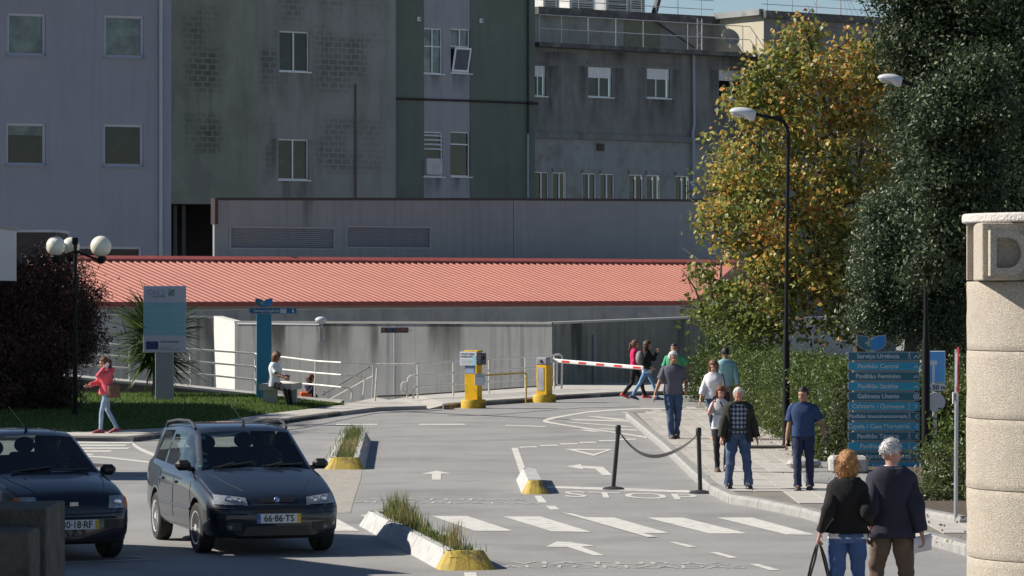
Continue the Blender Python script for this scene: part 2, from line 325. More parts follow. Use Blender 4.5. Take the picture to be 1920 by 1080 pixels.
markp('lane_arrow', [(1024, 1026), (1043, 1016), (1068, 1017), (1117, 1024), (1090, 1026), (1134, 1042), (1113, 1042), (1064, 1026)])
tri = [[(1057, 842), (1150, 842.5), (1143, 845), (1070, 844)], [(1150, 842.5), (1113, 855.5), (1112, 852), (1137, 845)], [(1057, 842), (1113, 855.5), (1113, 852), (1076, 844)]]
for k, s in enumerate(tri): markp('triangle_edge', s, z=.005 + k * .0015)
def ribbon(name, pts, wpx, z=.005, m=paint):
    a = []; b = []
    for x, y, w in pts: a.append((x, y - w / 2)); b.append((x, y + w / 2))
    mb = MB(); n = len(a)
    vs = pxpoly(a, z) + pxpoly(b, z)
    mb.add(vs, [(i, n + i, n + i + 1, i + 1) for i in range(n - 1)]); o = mb.build(name, m, marks); return o
ribbon('chevron_outline', [(1300, 768, 2), (1250, 766.5, 2), (1200, 766.5, 2), (1150, 769, 2.2), (1100, 773, 2.4), (1065, 779, 2.6), (1040, 783.5, 3.5), (1026, 787, 4.5), (1018.5, 790, 4.5)], 2)
ribbon('chevron_outline', [(1018.5, 790, 4.5), (1032, 793, 3.4), (1055, 797, 2.4), (1100, 804, 2.4), (1150, 811, 2.4), (1213, 821, 2.6)], 2, z=.0085)
for s in [[(1100, 781), (1120, 781), (1176, 787), (1160, 788)], [(1065, 786), (1178, 789), (1180, 791), (1080, 788.5)], [(1059, 792), (1075, 792), (1190, 800), (1170, 800.5)], [(1118, 803), (1192, 806), (1196, 808), (1130, 805)],
          [(1082, 806), (1100, 806), (1134, 810), (1112, 810)], [(1160, 773), (1172, 773), (1230, 778), (1212, 779)], [(1215, 768), (1240, 768), (1280, 771), (1262, 772)]]: markp('hatch_bar', s)
for k, s in enumerate([(829, 250), (834, 240), (839.5, 245), (845, 212), (851, 178)]): markp('crossing_bar', [(90, s[0]), (s[1], s[0]), (s[1] - 6, s[0] + 2.6), (90, s[0] + 2.6)])
ribbon('curved_line', [(246, 826, 3), (250, 834, 6), (262, 842, 6), (285, 852, 5), (310, 860, 5)], 5)
ribbon('curved_line', [(120, 853, 2.5), (200, 858, 2.5), (280, 867, 3), (330, 874, 3)], 3)
markp('parking_line', [(120, 1054), (290, 1048), (292, 1050), (120, 1056.5)], faded)
markp('parking_line', [(240, 1043), (290, 1048), (292, 1050), (236, 1044.6)], faded, z=.0085)
def roadtext(s, x0, y0, x1, y1, y2, m, bold=0.):       # text lying on the road between two base points; y2 = top of the letters
    a, b = G(x0, y0), G(x1, y1); t = G(x0, y2)
    n = len(s); o = textmesh(s, m, 'lettering', marks, Matrix.Identity(4), align='LEFT', bold=bold)
    me = o.data; co = np.empty(len(me.vertices) * 3); me.vertices.foreach_get('co', co); co = co.reshape(-1, 3)
    lo, hi = co.min(0), co.max(0); u = (co[:, 0] - lo[0]) / (hi[0] - lo[0]); v = (co[:, 1] - lo[1]) / (hi[1] - lo[1])
    X = a.x + (b.x - a.x) * u; Y = a.y + (b.y - a.y) * u + v * (t.y - a.y); me.vertices.foreach_set('co', np.stack([X, Y, np.full_like(X, .0055)], 1).ravel()); me.update()
roadtext('STOP', 1060, 932, 1314, 938, 921.5, paint, .004)
roadtext('VIATURAS', 955, 1058, 1370, 1060, 1053, faded); roadtext('AUTORIZADAS', 935, 1065, 1400, 1066, 1060, faded)
roadtext('VIATURAS', 690, 938, 985, 939, 934.6, faded); roadtext('AUTORIZADAS', 662, 942.5, 1012, 946, 939.5, faded)
# old patch of coarse concrete and tar seams on the asphalt
sheet('coarse_road_patch', pxpoly([(560, 868), (680, 873), (676, 900), (664, 935), (657, 962), (540, 964)], .004), mat('coarse_patch', (.36, .33, .29), rough=.95, var=.25, vs=14, bump=.6, bs=50, grime=((.2, .19, .17), 4, .6)))
def crack(pts, w=1.1, m=None): 
    o = ribbon('tar_seam', [(x, y, w) for x, y in pts], w, z=.0035, m=m or mat('tar', (.045, .045, .045), rough=.7)); return o
crack([(640, 768), (705, 770), (800, 774), (900, 779), (1010, 784), (1100, 788), (1180, 790)], .9); crack([(840, 780), (930, 778), (1010, 771), (1090, 765), (1200, 763)], .5)
crack([(0, 822), (240, 829), (420, 819), (560, 804), (705, 775), (830, 769)], .9)
crack([(1173, 790), (1250, 776), (1330, 771)], .7)
tar = MATS['tar']
b = MB(); b.add(pxpoly([(150, 872), (175, 869), (210, 871), (212, 874), (180, 876)], .0045), [[0, 1, 2, 3, 4]])
b.build('manhole_cover', mat('rusty_iron', (.07, .055, .05), rough=.8), marks)

# ------------------------------------------------------------------ right-hand pavement: slabs, kerbs, planting strip
KZ = .12
kerb_px = [(1173, 784), (1245, 846), (1300, 900), (1330, 926), (1366, 944), (1420, 953), (1500, 970), (1560, 988), (1640, 1007), (1740, 1022), (1810, 1042), (1920, 1068)]
kb = [G(x, y) for x, y in kerb_px]
pv = bpy.data.objects.new('pavement', None); COL.objects.link(pv); pv['kind'] = 'structure'
ppoly = [(p.x + .02, p.y) for p in kb] + [(12, 38), (12, 64), (5.6, 64), (5.45, 98), (2.85, 91.6)]
def inside(x, y, P):
    r = False; n = len(P)
    for i in range(n):
        x1, y1 = P[i][0], P[i][1]; x2, y2 = P[(i + 1) % n][0], P[(i + 1) % n][1]
        if (y1 > y) != (y2 > y) and x < (x2 - x1) * (y - y1) / (y2 - y1) + x1: r = not r
    return r
b = MB(); b.prism([(p[0], p[1]) for p in ppoly], -.05, KZ - .012); b.build('pavement_bed', joint, pv)
PM = [pave, pave2]
slabs = {}
def slab(x0, x1, y0, y1, m, tilt=0):
    key = (round(x1 - x0, 2), round(y1 - y0, 2), m.name)
    if key not in slabs:
        q = MB(); q.box((0, 0, -.03), (x1 - x0 - .020, y1 - y0 - .05, .06)); o = q.build('slab', m, pv); o.location = ((x0 + x1) / 2, (y0 + y1) / 2, KZ); slabs[key] = o
    else: o = inst(slabs[key], 'slab', pv, ((x0 + x1) / 2, (y0 + y1) / 2, KZ))
    o.rotation_euler = (random.uniform(-.0012, .0012), random.uniform(-.004, .004), random.uniform(-.003, .003)); o.location.z += random.uniform(-.003, .002)
ns = 0
for i in range(11):
    for j in range(-1, 20):
        y0 = 62 + j * 2.4 + (1.2 if i % 2 else 0); x0 = 3.03 + i * .236
        if x0 + .236 > 5.62 or y0 > 106 or not (inside(x0 + .01, y0 + 2.3, ppoly) and inside(x0 + .2, y0 + 2.3, ppoly)): continue
        slab(x0, x0 + .236, y0, y0 + 2.4, PM[random.random() < .3]); ns += 1
# smoother pale slabs on the dropped corner near the crossing
for i in range(18):
    for j in range(6):
        x0 = 3.15 + i * .42; y0 = 42.3 + j * 3.2
        if all(inside(x0 + a * .42, y0 + c * 3.2, ppoly) for a in (.02, .98) for c in (.02, .98)) and x0 + .42 < 9.2: slab(x0, x0 + .42, y0, y0 + 3.2, pave2)
# kerb stones
def kerbrun(P, parent, w=.16, h=KZ, L=1.6, m=kerbm, name='kerb_stone', lift=.012):
    P = [Vector((p[0], p[1], 0)) for p in P]; n0 = 0
    for i in range(len(P) - 1):
        d = P[i + 1] - P[i]; k = max(1, round(d.length / L)); u = d.normalized(); nrm = Vector((-u.y, u.x, 0))
        for j in range(k):
            a = P[i] + d * (j / k) + u * .008; c = P[i] + d * ((j + 1) / k) - u * .008
            q = MB(); vs = []
            for z, e in ((-.02, 0), (h - .03, 0), (h + lift, .025), (h + lift, w)):
                vs.append([a + nrm * e + Vector((0, 0, z)), c + nrm * e + Vector((0, 0, z))])
            vs.append([a + nrm * w + Vector((0, 0, -.02)), c + nrm * w + Vector((0, 0, -.02))])
            fl = [p for r in vs for p in r]; mid = (a + c) / 2
            q.add(fl, [(0, 1, 3, 2), (2, 3, 5, 4), (4, 5, 7, 6), (6, 7, 9, 8), (8, 9, 1, 0), (0, 2, 4, 6, 8), (1, 9, 7, 5, 3)])
            q.build(name, m, parent, loc=mid); n0 += 1
    return n0
far = Vector((kb[0].x, 96, 0)); kerbrun([p for p in kb][::1], pv)
# low dark bar across the pavement
b = MB(); a, c = G(1385, 840, KZ), G(1475, 842, KZ); b.box(((a.x + c.x) / 2, a.y, KZ + .02), (c.x - a.x, .5, .05)); b.build('dark_bar', darkstone, pv)
# asphalt pocket and loose kerb pieces by the wayfinding sign
sheet('asphalt_patch', [(p.x, p.y, KZ + .008) for p in [G(1508, 905, KZ), G(1500, 862, KZ), G(1530, 845, KZ), G(1640, 850, KZ), G(1660, 910, KZ)]], asphalt)
b = MB(); b.prism([(5.55, 64.5), (14, 60), (14, 112), (5.6, 112)], -.05, KZ - .01); b.build('planting_bed', soil, kind='structure')
kerbrun([(13, 47.0), (G(1810, 985, KZ).x, 47.5), (G(1718, 968, KZ).x, 49.5), (5.6, 56)][::-1], pv, h=KZ + .06, name='bed_kerb_stone')
b = MB(); b.prism([(5.75, 56.2), (G(1718, 968, KZ).x + .15, 49.8), (G(1810, 985, KZ).x, 47.8), (13, 47.3), (13, 60), (5.75, 62)], 0, KZ + .04); b.build('planting_bed', soil, kind='structure')

# ------------------------------------------------------------------ central pavement behind the gate
isl = bpy.data.objects.new('gate_pavement', None); COL.objects.link(isl); isl['kind'] = 'structure'
fr = [G(840, 765.5), G(909, 760), G(986, 755), G(1048, 749), G(1163, 742.5), G(1240, 741), G(1330, 741)]
bk = [(9.3, 122), (8, 124), (1.4, 118.3)] + [(p.x, p.y) for p in back[1:6]]
b = MB(); b.prism([(p.x, p.y) for p in fr] + bk, -.05, KZ); b.build('pavement_bed', pave2, isl)
b = MB(); r0 = G(800, 768); r1 = fr[0]; r2 = back[5]; r3 = back[6]
b.add([(r0.x, r0.y, .004), (r1.x, r1.y, KZ), (r2.x, r2.y, KZ), (r3.x, r3.y, .004), (r1.x, r1.y, 0)], [(0, 1, 2, 3), (0, 4, 1)]); b.build('pavement_ramp', pave2, isl)
kerbrun([(r0.x + .6, r0.y)] + [(p.x, p.y) for p in fr], isl, m=darkkerb, lift=.006)
# small thresholds under the railing (dark steel edge)
b = MB(); pts = [(p.x, p.y) for p in back[1:7]]
for p, q in zip(pts[:-1], pts[1:]):
    d = Vector((q[0] - p[0], q[1] - p[1], 0)); b.box(((p[0] + q[0]) / 2, (p[1] + q[1]) / 2, KZ + .012), (d.length, .12, .05), rz=math.atan2(d.y, d.x))
b.build('edge_strip', darkkerb, isl)

# ------------------------------------------------------------------ left lawn, its pavement and the ramp walkway
lp = bpy.data.objects.new('lawn_pavement', None); COL.objects.link(lp); lp['kind'] = 'structure'
top = [(0, 811), (115, 811), (300, 803), (400, 792), (500, 776), (575, 767), (645, 758)]
bot = [(0, 826), (250, 828), (320, 818.5), (430, 812), (500, 799), (560, 790), (640, 779), (705, 771), (760, 769), (800, 768)]
tw = [G(x, y, .1) for x, y in top]; bw = [G(x, y, 0) for x, y in bot]
poly = [(-14, tw[0].y)] + [(p.x, p.y) for p in tw] + [(r3.x, r3.y), (r0.x, r0.y)] + [(p.x, p.y) for p in bw[::-1]] + [(-14, bw[0].y)]
b = MB(); b.prism(poly, -.05, .1); b.build('pavement_bed', pave2, lp)
kerbrun([(-14, bw[0].y)] + [(p.x, p.y) for p in bw[:7]], lp, h=.1, m=darkkerb, lift=.006)
lawn_o = MB(); gt = [(-14, 101), (G(150, 742).x, 101.5), (G(340, 743).x, 101), (G(480, 745).x, 100), (G(560, 746).x, 99.5), (G(645, 757, .05).x, 97.5)]
LN = 26; rows = []
for i in range(LN):
    x = -14 + (tw[-1].x + 14) * i / (LN - 1)
    yb = np.interp(x, [-14] + [p.x for p in tw], [tw[0].y] + [p.y for p in tw]); yt = np.interp(x, [p[0] for p in gt], [p[1] for p in gt]); r = []
    for j in range(9):
        t = j / 8; z = .09 + .22 * math.sin(t * 1.5) * min(1, (tw[-1].x - x) / 2.5 + .03) + .02 * noise.noise(Vector((x, yb + t * 8, 0)))
        r.append((x, yb + (yt - yb) * t, z))
    rows.append(r)
lawn_o.rings(rows, closed=False, caps=False); lo = lawn_o.build('lawn', lawn, smooth=True, ang=0, kind='structure')
def lawnz(x, y):
    yb = np.interp(x, [-14] + [p.x for p in tw], [tw[0].y] + [p.y for p in tw]); yt = np.interp(x, [p[0] for p in gt], [p[1] for p in gt]); t = min(1, max(0, (y - yb) / max(.1, yt - yb)))
    return .09 + .22 * math.sin(t * 1.5) * min(1, (tw[-1].x - x) / 2.5 + .03)
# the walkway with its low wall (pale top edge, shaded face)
wk = [(-60, 690), (60, 699), (150, 707), (325, 722), (480, 738), (560, 746.5), (640, 753)]; WD = 102.6
wt = [W(x, y, WD - (3.6 if x > 500 else 0) * (x - 500) / 140) if x > 500 else W(x, y, WD) for x, y in wk]
b = MB(); n = len(wt); vs = [p for p in wt] + [p + V(0, -.18, -.0) for p in wt] + [V(p.x, p.y - .18, -.1) for p in wt] + [p + V(0, 1.6, 0) for p in wt] + [V(p.x, p.y + 1.6, -3.2) for p in wt]
fs = []
for i in range(n - 1): fs += [(n + i, n + i + 1, i + 1, i), (2 * n + i, 2 * n + i + 1, n + i + 1, n + i), (i, i + 1, 3 * n + i + 1, 3 * n + i), (3 * n + i, 3 * n + i + 1, 4 * n + i + 1, 4 * n + i)]
b.add(vs, fs); rw = b.build('ramp_walkway', conc_lite, kind='structure')
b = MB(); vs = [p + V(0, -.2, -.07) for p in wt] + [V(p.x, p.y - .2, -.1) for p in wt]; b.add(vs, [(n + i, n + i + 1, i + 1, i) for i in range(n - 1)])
b.build('walkway_face', mat('shaded_wall', (.10, .09, .07), rough=.95, var=.3, vs=2), rw)  # dark sheet paints the shade on the wall's front face

# ------------------------------------------------------------------ traffic islands
def island(name, label, front, back_, wb, wt_, h, seg, grass=True):
    f, bk_ = Vector((*front, 0)), Vector((*back_, 0)); ax = (bk_ - f); L = ax.length; u = ax.normalized(); s = Vector((u.y, -u.x, 0))
    t = thing(name, label, 'traffic island', f, group=None); 
    def P(a, l, z): return Vector((u.x * l + s.x * a, u.y * l + s.y * a, z))
    k = max(1, round((L - .8) / seg)); sl_ = (L - .8) / k
    for i in range(k):
        l0 = .4 + i * sl_ + .012; l1 = .4 + (i + 1) * sl_ - .012
        for sg in ((-1, 1) if grass else (0,)):
            q = MB()
            if sg: prof = [(sg * wb, -.02), (sg * wt_, h), (sg * (wt_ - .09), h), (sg * (wt_ - .10), -.02)]
            else: prof = [(-wb, -.02), (-wt_, h), (wt_, h), (wb, -.02)]
            rs = [[P(a, l, z) for a, z in prof] for l in (l0, l1)]
            q.rings(rs); q.build('kerb_block', whitepaint, t)
    for l0, l1, mm in ((.0, .40, yellowpaint), (L, L - .4, whitepaint)):
        q = MB(); r1_ = []; 
        for (a, b_, z) in ((wb, l0, -.02), (wt_, l0 + (l1 - l0) * .55, h), (wt_ - .06, l0 + (l1 - l0) * .62, h)):
            ring = []
            for j in range(9):
                x_ = -1 + j / 4; e = abs(x_) ** 4 * .30; ring.append(P(a * x_, b_ + (l1 - b_) * e, z + .006 * noise.noise(Vector((x_ * 3, z * 9, l0)))))
            r1_.append(ring)
        r1_.append([P((wt_ - .06) * (-1 + j / 4), l1, h) for j in range(9)])
        q.rings(r1_, closed=False, caps=False)
        for sg in (0, 8): q.add([r1_[0][sg], r1_[1][sg], P((wt_) * (1 if sg else -1), l1, h), P(wb * (1 if sg else -1), l1, -.02)], [(0, 1, 2, 3) if (sg == 0) == (l1 > l0) else (3, 2, 1, 0)])
        q.build('end_block', mm, t)
    if grass:
        q = MB(); q.add([P(-wt_ + .08, .3, h - .04), P(wt_ - .08, .3, h - .04), P(wt_ - .08, L - .3, h - .04), P(-wt_ + .08, L - .3, h - .04)], [(0, 1, 2, 3)]); q.build('soil_fill', soil, t)
    return t, P, L
i1, P1, L1 = island('traffic_island', 'long white painted kerb island with yellow end and tall dry grass, nearest the camera', (G(880, 1070).x, GD(1070)), (G(716, 984).x, GD(984)), .33, .20, .20, 2.4)
i2, P2, L2 = island('traffic_island', 'small bare white concrete island with yellow nose beside the STOP lettering', (G(1004, 927).x, GD(927)), (G(992, 899, .1).x, GD(899)), .215, .10, .20, 1.4, grass=False)
i3, P3, L3 = island('traffic_island', 'grassy kerb island with yellow nose behind the grey estate car', (G(646, 881).x, GD(881)), (G(664, 826).x, GD(826)), .36, .24, .20, 2.4)

# ------------------------------------------------------------------ buildings
class Plane:                                    # vertical facade through two picture columns at given depths
    def __init__(s, xa, Da, xb, Db):
        s.A = Vector(((xa - 960) * Da / F, Da, 0)); s.B = Vector(((xb - 960) * Db / F, Db, 0)); s.d = (s.B - s.A).normalized(); s.n = Vector((s.d.y, -s.d.x, 0)); s.rz = math.atan2(s.d.y, s.d.x)
    def u(s, px):
        k = (px - 960) / F; return (k * s.A.y - s.A.x) / (s.d.x - k * s.d.y)
    def D(s, px): return (s.A + s.d * s.u(px)).y
    def z(s, px, py): return HC - (py - HY) * s.D(px) / F
    def P(s, u, z, off=0): p = s.A + s.d * u + s.n * off; return Vector((p.x, p.y, z))
    def px(s, px, py, off=0): return s.P(s.u(px), s.z(px, py), off)
def pwall(pl, m, x0, x1, ytop, ybot, holes=(), depth=.22, parent=None, name='wall', back_d=None, flush=0):
    # wall from picture column x0 to x1; ytop/ybot heights at x0; holes = world (u0,u1,z0,z1)
    u0, u1 = pl.u(x0), pl.u(x1); z1 = pl.z(x0, ytop); z0 = pl.z(x0, ybot) if ybot is not None else -3.2
    us = sorted(set([u0, u1] + [h[0] for h in holes] + [h[1] for h in holes])); zs = sorted(set([z0, z1] + [h[2] for h in holes] + [h[3] for h in holes]))
    b = MB()
    def isin(a, c): return any(h[0] - 1e-6 < a < h[1] + 1e-6 and h[2] - 1e-6 < c < h[3] + 1e-6 for h in holes)
    for i in range(len(us) - 1):
        for j in range(len(zs) - 1):
            if isin((us[i] + us[i + 1]) / 2, (zs[j] + zs[j + 1]) / 2): continue
            b.quad(pl.P(us[i], zs[j], flush), pl.P(us[i + 1], zs[j], flush), pl.P(us[i + 1], zs[j + 1], flush), pl.P(us[i], zs[j + 1], flush))
    for (a, c, e, f) in holes:
        q = [pl.P(a, e, flush), pl.P(c, e, flush), pl.P(c, f, flush), pl.P(a, f, flush)]; r = [p - pl.n * depth for p in q]
        for k in range(4): b.quad(q[k], r[k], r[(k + 1) % 4], q[(k + 1) % 4])
    if back_d:
        q = [pl.P(u0, z0, flush), pl.P(u1, z0, flush), pl.P(u1, z1, flush), pl.P(u0, z1, flush)]; r = [p - pl.n * back_d for p in q]
        b.quad(q[3], q[2], r[2], r[3]); b.quad(q[1], r[1], r[2], q[2]); b.quad(r[0], q[0], q[3], r[3]); b.quad(r[1], r[0], r[3], r[2])
    return b.build(name, m, parent)
def hole(pl, x0, y0, x1, y1):
    xm = (x0 + x1) / 2; return (pl.u(x0), pl.u(x1), pl.z(xm, y1), pl.z(xm, y0))
def window(pl, h, parent, style, name='window', inset=.12, fm=None, shutter=.0, cur=None, opened=False):
    a, c, e, f = h; fm = fm or alu; w = .055; fr_ = MB(); R = Matrix.Rotation(pl.rz, 3, 'Z')
    def bar(u0, u1, z0, z1, t=.05, off=0): 
        p = pl.P((u0 + u1) / 2, (z0 + z1) / 2, -inset + off); fr_.box(p, (u1 - u0, t, z1 - z0), R=R)
    W_, H_ = c - a, f - e
    if style == 'fixed':
        w = .075; bar(a, c, e, e + w); bar(a, c, f - w, f); bar(a, a + w, e + w, f - w); bar(c - w, c, e + w, f - w)
        bar(a + w, c - w, e + w, e + w + .035, .03, -.02); bar(a + w, c - w, f - w - .035, f - w, .03, -.02); bar(a + w, a + w + .035, e + w, f - w, .03, -.02); bar(c - w - .035, c - w, e + w, f - w, .03, -.02)
    elif style == 'slide':
        bar(a, c, e, e + w); bar(a, c, f - w, f); bar(a, a + w, e + w, f - w); bar(c - w, c, e + w, f - w); m_ = a + W_ * (.5 if not opened else .45); bar(m_ - w * .6, m_ + w * .6, e + w, f - w)
    elif style == 'cross':
        m_ = (a + c) / 2; k = e + H_ * .6; bar(a, c, e, e + w); bar(a, c, f - w, f); bar(a, a + w, e + w, f - w); bar(c - w, c, e + w, f - w); bar(m_ - w / 2, m_ + w / 2, e + w, f - w); bar(a + w, m_ - w / 2, k - w / 2, k + w / 2); bar(m_ + w / 2, c - w, k - w / 2, k + w / 2)
    elif style == 'half':
        k = e + H_ * .72; bar(a, c, e, e + w); bar(a, c, f - w, f); bar(a, a + w, e + w, f - w); bar(c - w, c, e + w, f - w); bar(a + w, c - w, k - w / 2, k + w / 2)
    wo = fr_.build(name, fm, parent)
    q = MB(); o_ = -inset - .03; q.quad(pl.P(a, e, o_), pl.P(c, e, o_), pl.P(c, f, o_), pl.P(a, f, o_)); q.build('pane', pane, wo)
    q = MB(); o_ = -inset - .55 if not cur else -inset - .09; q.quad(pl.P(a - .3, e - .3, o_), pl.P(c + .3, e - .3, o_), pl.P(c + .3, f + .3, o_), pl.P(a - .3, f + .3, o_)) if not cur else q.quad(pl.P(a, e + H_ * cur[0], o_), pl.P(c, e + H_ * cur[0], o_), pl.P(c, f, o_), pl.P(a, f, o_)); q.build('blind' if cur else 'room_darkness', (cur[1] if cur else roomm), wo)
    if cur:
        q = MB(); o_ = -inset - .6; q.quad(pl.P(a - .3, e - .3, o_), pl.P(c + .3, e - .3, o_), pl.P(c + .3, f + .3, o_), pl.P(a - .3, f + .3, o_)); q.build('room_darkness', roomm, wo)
    if shutter:
        n_ = max(3, round(H_ * shutter / .055)); q = MB()
        for i in range(n_):
            zc = f - H_ * shutter * (i + .5) / n_; q.box(pl.P((a + c) / 2, zc, -inset + .05), (W_ - .02, .03, H_ * shutter / n_ - .008), R=R)
        q.build('roller_shutter', alu, wo)
    q = MB(); q.box(pl.P((a + c) / 2, e - .03, -.05), (W_ + .14, .30, .05), R=R); q.build('sill', (fm if style != 'fixed' else purple), wo)
    return wo
def pipe(pl, x, y0, y1, r, m, parent, off=.09, name='drainpipe', jog=None):
    q = MB(); pts = [pl.px(x, y0, off), pl.px(x, y1, off)] if not jog else [pl.px(a, c_, off) for a, c_ in jog]; q.tube(pts, r, 8)
    for k in range(6):
        p = pts[0].lerp(pts[-1], (k + .5) / 6) if not jog else None
        if p: q.tube([p - V(0, 0, .05), p + V(0, 0, .05)], r * 1.25, 8)
    return q.build(name, m, parent, smooth=True)

# mauve wing (left)
PA = Plane(-60, 157, 321, 161)
bA = thing('hospital_wing', 'mauve rendered hospital wing with square windows at the left', 'building', PA.P(0, 0))
bA.location = (0, 0, 0)
hA = [hole(PA, 14, 25, 86, 104), hole(PA, 196, 29, 270, 108), hole(PA, 12, 231, 86, 310), hole(PA, 194, 233, 269, 312), hole(PA, 140, 462, 267, 520)]
pwall(PA, purple, -60, 321, -120, None, hA, parent=bA, back_d=6)
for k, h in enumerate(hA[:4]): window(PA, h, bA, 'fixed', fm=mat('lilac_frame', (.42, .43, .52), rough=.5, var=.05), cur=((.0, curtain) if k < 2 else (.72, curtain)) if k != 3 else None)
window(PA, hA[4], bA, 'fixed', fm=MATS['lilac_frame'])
pipe(PA, 300, -100, 520, .075, mat('lilac_pipe', (.36, .39, .46), rough=.5, var=.06), bA)
# grey-green recessed bay
PB = Plane(310, 166, 483, 169)
bB = thing('hospital_bay', 'grey green recessed hospital bay with soot ghosted blocks above a dark undercroft', 'building')
wB = pwall(PB, greenish, 300, 484, -120, 381, parent=bB, back_d=1.0)
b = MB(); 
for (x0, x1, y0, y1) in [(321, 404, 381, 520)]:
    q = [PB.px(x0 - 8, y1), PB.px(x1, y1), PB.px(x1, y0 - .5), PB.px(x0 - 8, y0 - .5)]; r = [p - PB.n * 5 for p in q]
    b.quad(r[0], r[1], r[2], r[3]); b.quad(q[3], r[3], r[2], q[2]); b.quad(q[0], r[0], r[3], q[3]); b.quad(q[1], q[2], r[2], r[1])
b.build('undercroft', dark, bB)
for x in (356, 372): 
    b = MB(); b.box(PB.px(x, 455, -1.2), (.16, .16, 3.4)); b.build('column', mat('steel_column', (.10, .10, .11), rough=.6), bB)
# grey-brown bay
PC = Plane(474, 170, 742, 174.5)
bC = thing('hospital_bay', 'grey brown hospital bay with two sliding windows one above the other', 'building')
hC = [hole(PC, 524, 59, 580, 134), hole(PC, 522, 261, 579, 337)]
pwall(PC, brownish, 482, 742, -120, None, hC, parent=bC, back_d=6)
b = MB(); b.quad(PC.px(474, 420, -.35), PC.px(483, 420, -.35), PC.px(483, -120, -.35), PC.px(474, -120, -.35)); b.build('return_wall', greenish, bC)
for h in hC: window(PC, h, bC, 'slide')
pipe(PC, 666, 157, 372, .045, mat('rusty_pipe', (.13, .10, .09), rough=.7), bC, off=.05)
# dark green tower with pale band
PD = Plane(739, 176, 1003, 182)
bD = thing('hospital_tower', 'dark green hospital tower with a pale vertical window band and maroon pipe', 'building')
hD = [hole(PD, 795, 53, 830, 138), hole(PD, 846, 54, 882, 137), hole(PD, 794, 247, 831, 331), hole(PD, 845, 247, 882, 331)]
pwall(PD, darkgreen, 739, 795, -120, None, parent=bD); pwall(PD, darkgreen, 882, 1003, -120, None, parent=bD, name='wall', back_d=5)
pwall(PD, paleband, 795, 882, -120, None, hD, parent=bD, name='window_band', flush=-.03)
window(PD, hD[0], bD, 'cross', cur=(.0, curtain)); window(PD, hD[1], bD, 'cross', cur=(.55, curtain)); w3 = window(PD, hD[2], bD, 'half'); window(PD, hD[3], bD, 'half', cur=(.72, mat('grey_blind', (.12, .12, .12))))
a_, c_, e_, f_ = hD[1]; q = MB(); R = Matrix.Rotation(PD.rz, 3, 'Z') @ Matrix.Rotation(math.radians(12), 3, 'X'); q.box(PD.P((a_ + c_) / 2, e_ + (f_ - e_) * .3, .06), ((c_ - a_) * .85, .04, (f_ - e_) * .55), R=R); o = q.build('tilted_sash', alu, bD)
q = MB(); q.box(PD.P((a_ + c_) / 2, e_ + (f_ - e_) * .3, .085), ((c_ - a_) * .68, .03, (f_ - e_) * .46), R=R); q.build('pane', mat('sash_glass', (.05, .07, .12), rough=.1), o)
a_, c_, e_, f_ = hD[2]
q = MB(); R = Matrix.Rotation(PD.rz, 3, 'Z')
q.box(PD.P((a_ + c_) / 2 - .06, e_ + (f_ - e_) * .22, .04), ((c_ - a_) * .8, .25, (f_ - e_) * .36), R=R); q.build('air_conditioner', mat('ac_white', (.5, .5, .52)), bD)
q = MB()
for k in range(4): q.box(PD.P((a_ + c_) / 2, e_ + (f_ - e_) * (.62 + .1 * k), -.06), ((c_ - a_) * .94, .14, .03), R=R @ Matrix.Rotation(.5, 3, 'X'))
q.build('louvre_slat', alu, w3, kind=None)
q = MB(); q.tube([PD.px(738, 185, .12), PD.px(870, 189, .12), PD.px(1003, 194, .12)], .05, 8); q.tube([PD.px(985, 193, .2), PD.px(1003, 194.5, .2)], .07, 8); q.build('fire_pipe', redtrim, bD, smooth=True)
for x, y in ((784, 36), (901, 39)):
    q = MB(); q.box(PD.px(x, y, .05), (.2, .08, .2), R=R); v = q.build('wall_vent', alu, bD)
    q = MB()
    for k in (-.05, 0, .05): q.box(PD.px(x, y, .095) + V(k, 0, 0), (.02, .01, .15), R=R)
    q.build('vent_slot', dark, v)
pipe(PD, 988, -40, 250, .05, mat('black_pipe', (.03, .03, .03)), bD, off=.1); pipe(PD, 987, 252, 372, .045, MATS['lilac_pipe'], bD, off=.1)
# old grey wing (right)
PE = Plane(994, 183, 1460, 193)
bE = thing('hospital_wing', 'old soot streaked grey hospital wing with roller shutter windows at the right', 'building')
up = [(997, 147, 1023, 181), (1103, 149, 1147, 184), (1213, 154, 1255, 187), (1347, 158, 1398, 190)]
hE = [hole(PE, 997, 123, 1024, 180), hole(PE, 1103, 126, 1148, 182), hole(PE, 1213, 129, 1256, 184), hole(PE, 1348, 132, 1399, 187)]
lw = [(1003, 1030), (1037, 1064), (1093, 1119), (1126, 1153), (1180, 1207), (1213, 1239), (1267, 1294)]
hL = [hole(PE, a, 322 + (a - 1000) * .028, c, 380) for a, c in lw]
zt0 = 92
pwall(PE, oldgrey, 994, 1460, 84, 247, hE, parent=bE, name='upper_wall'); pwall(PE, oldpale, 994, 1460, 251, None, hL, parent=bE, name='lower_wall', flush=-.04)
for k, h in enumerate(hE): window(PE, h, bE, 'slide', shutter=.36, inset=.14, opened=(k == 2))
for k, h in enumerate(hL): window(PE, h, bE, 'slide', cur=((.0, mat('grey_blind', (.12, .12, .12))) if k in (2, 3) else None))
R = Matrix.Rotation(PE.rz, 3, 'Z')
def band(pl, x0, x1, y0, y1, off, m, parent, name):     # projecting band; y0/y1 heights at x0
    u0, u1 = pl.u(x0), pl.u(x1); z1, z0 = pl.z(x0, y0), pl.z(x0, y1); q = MB(); q.box(pl.P((u0 + u1) / 2, (z0 + z1) / 2, off / 2), (u1 - u0, abs(off), z1 - z0), R=Matrix.Rotation(pl.rz, 3, 'Z')); return q.build(name, m, parent)
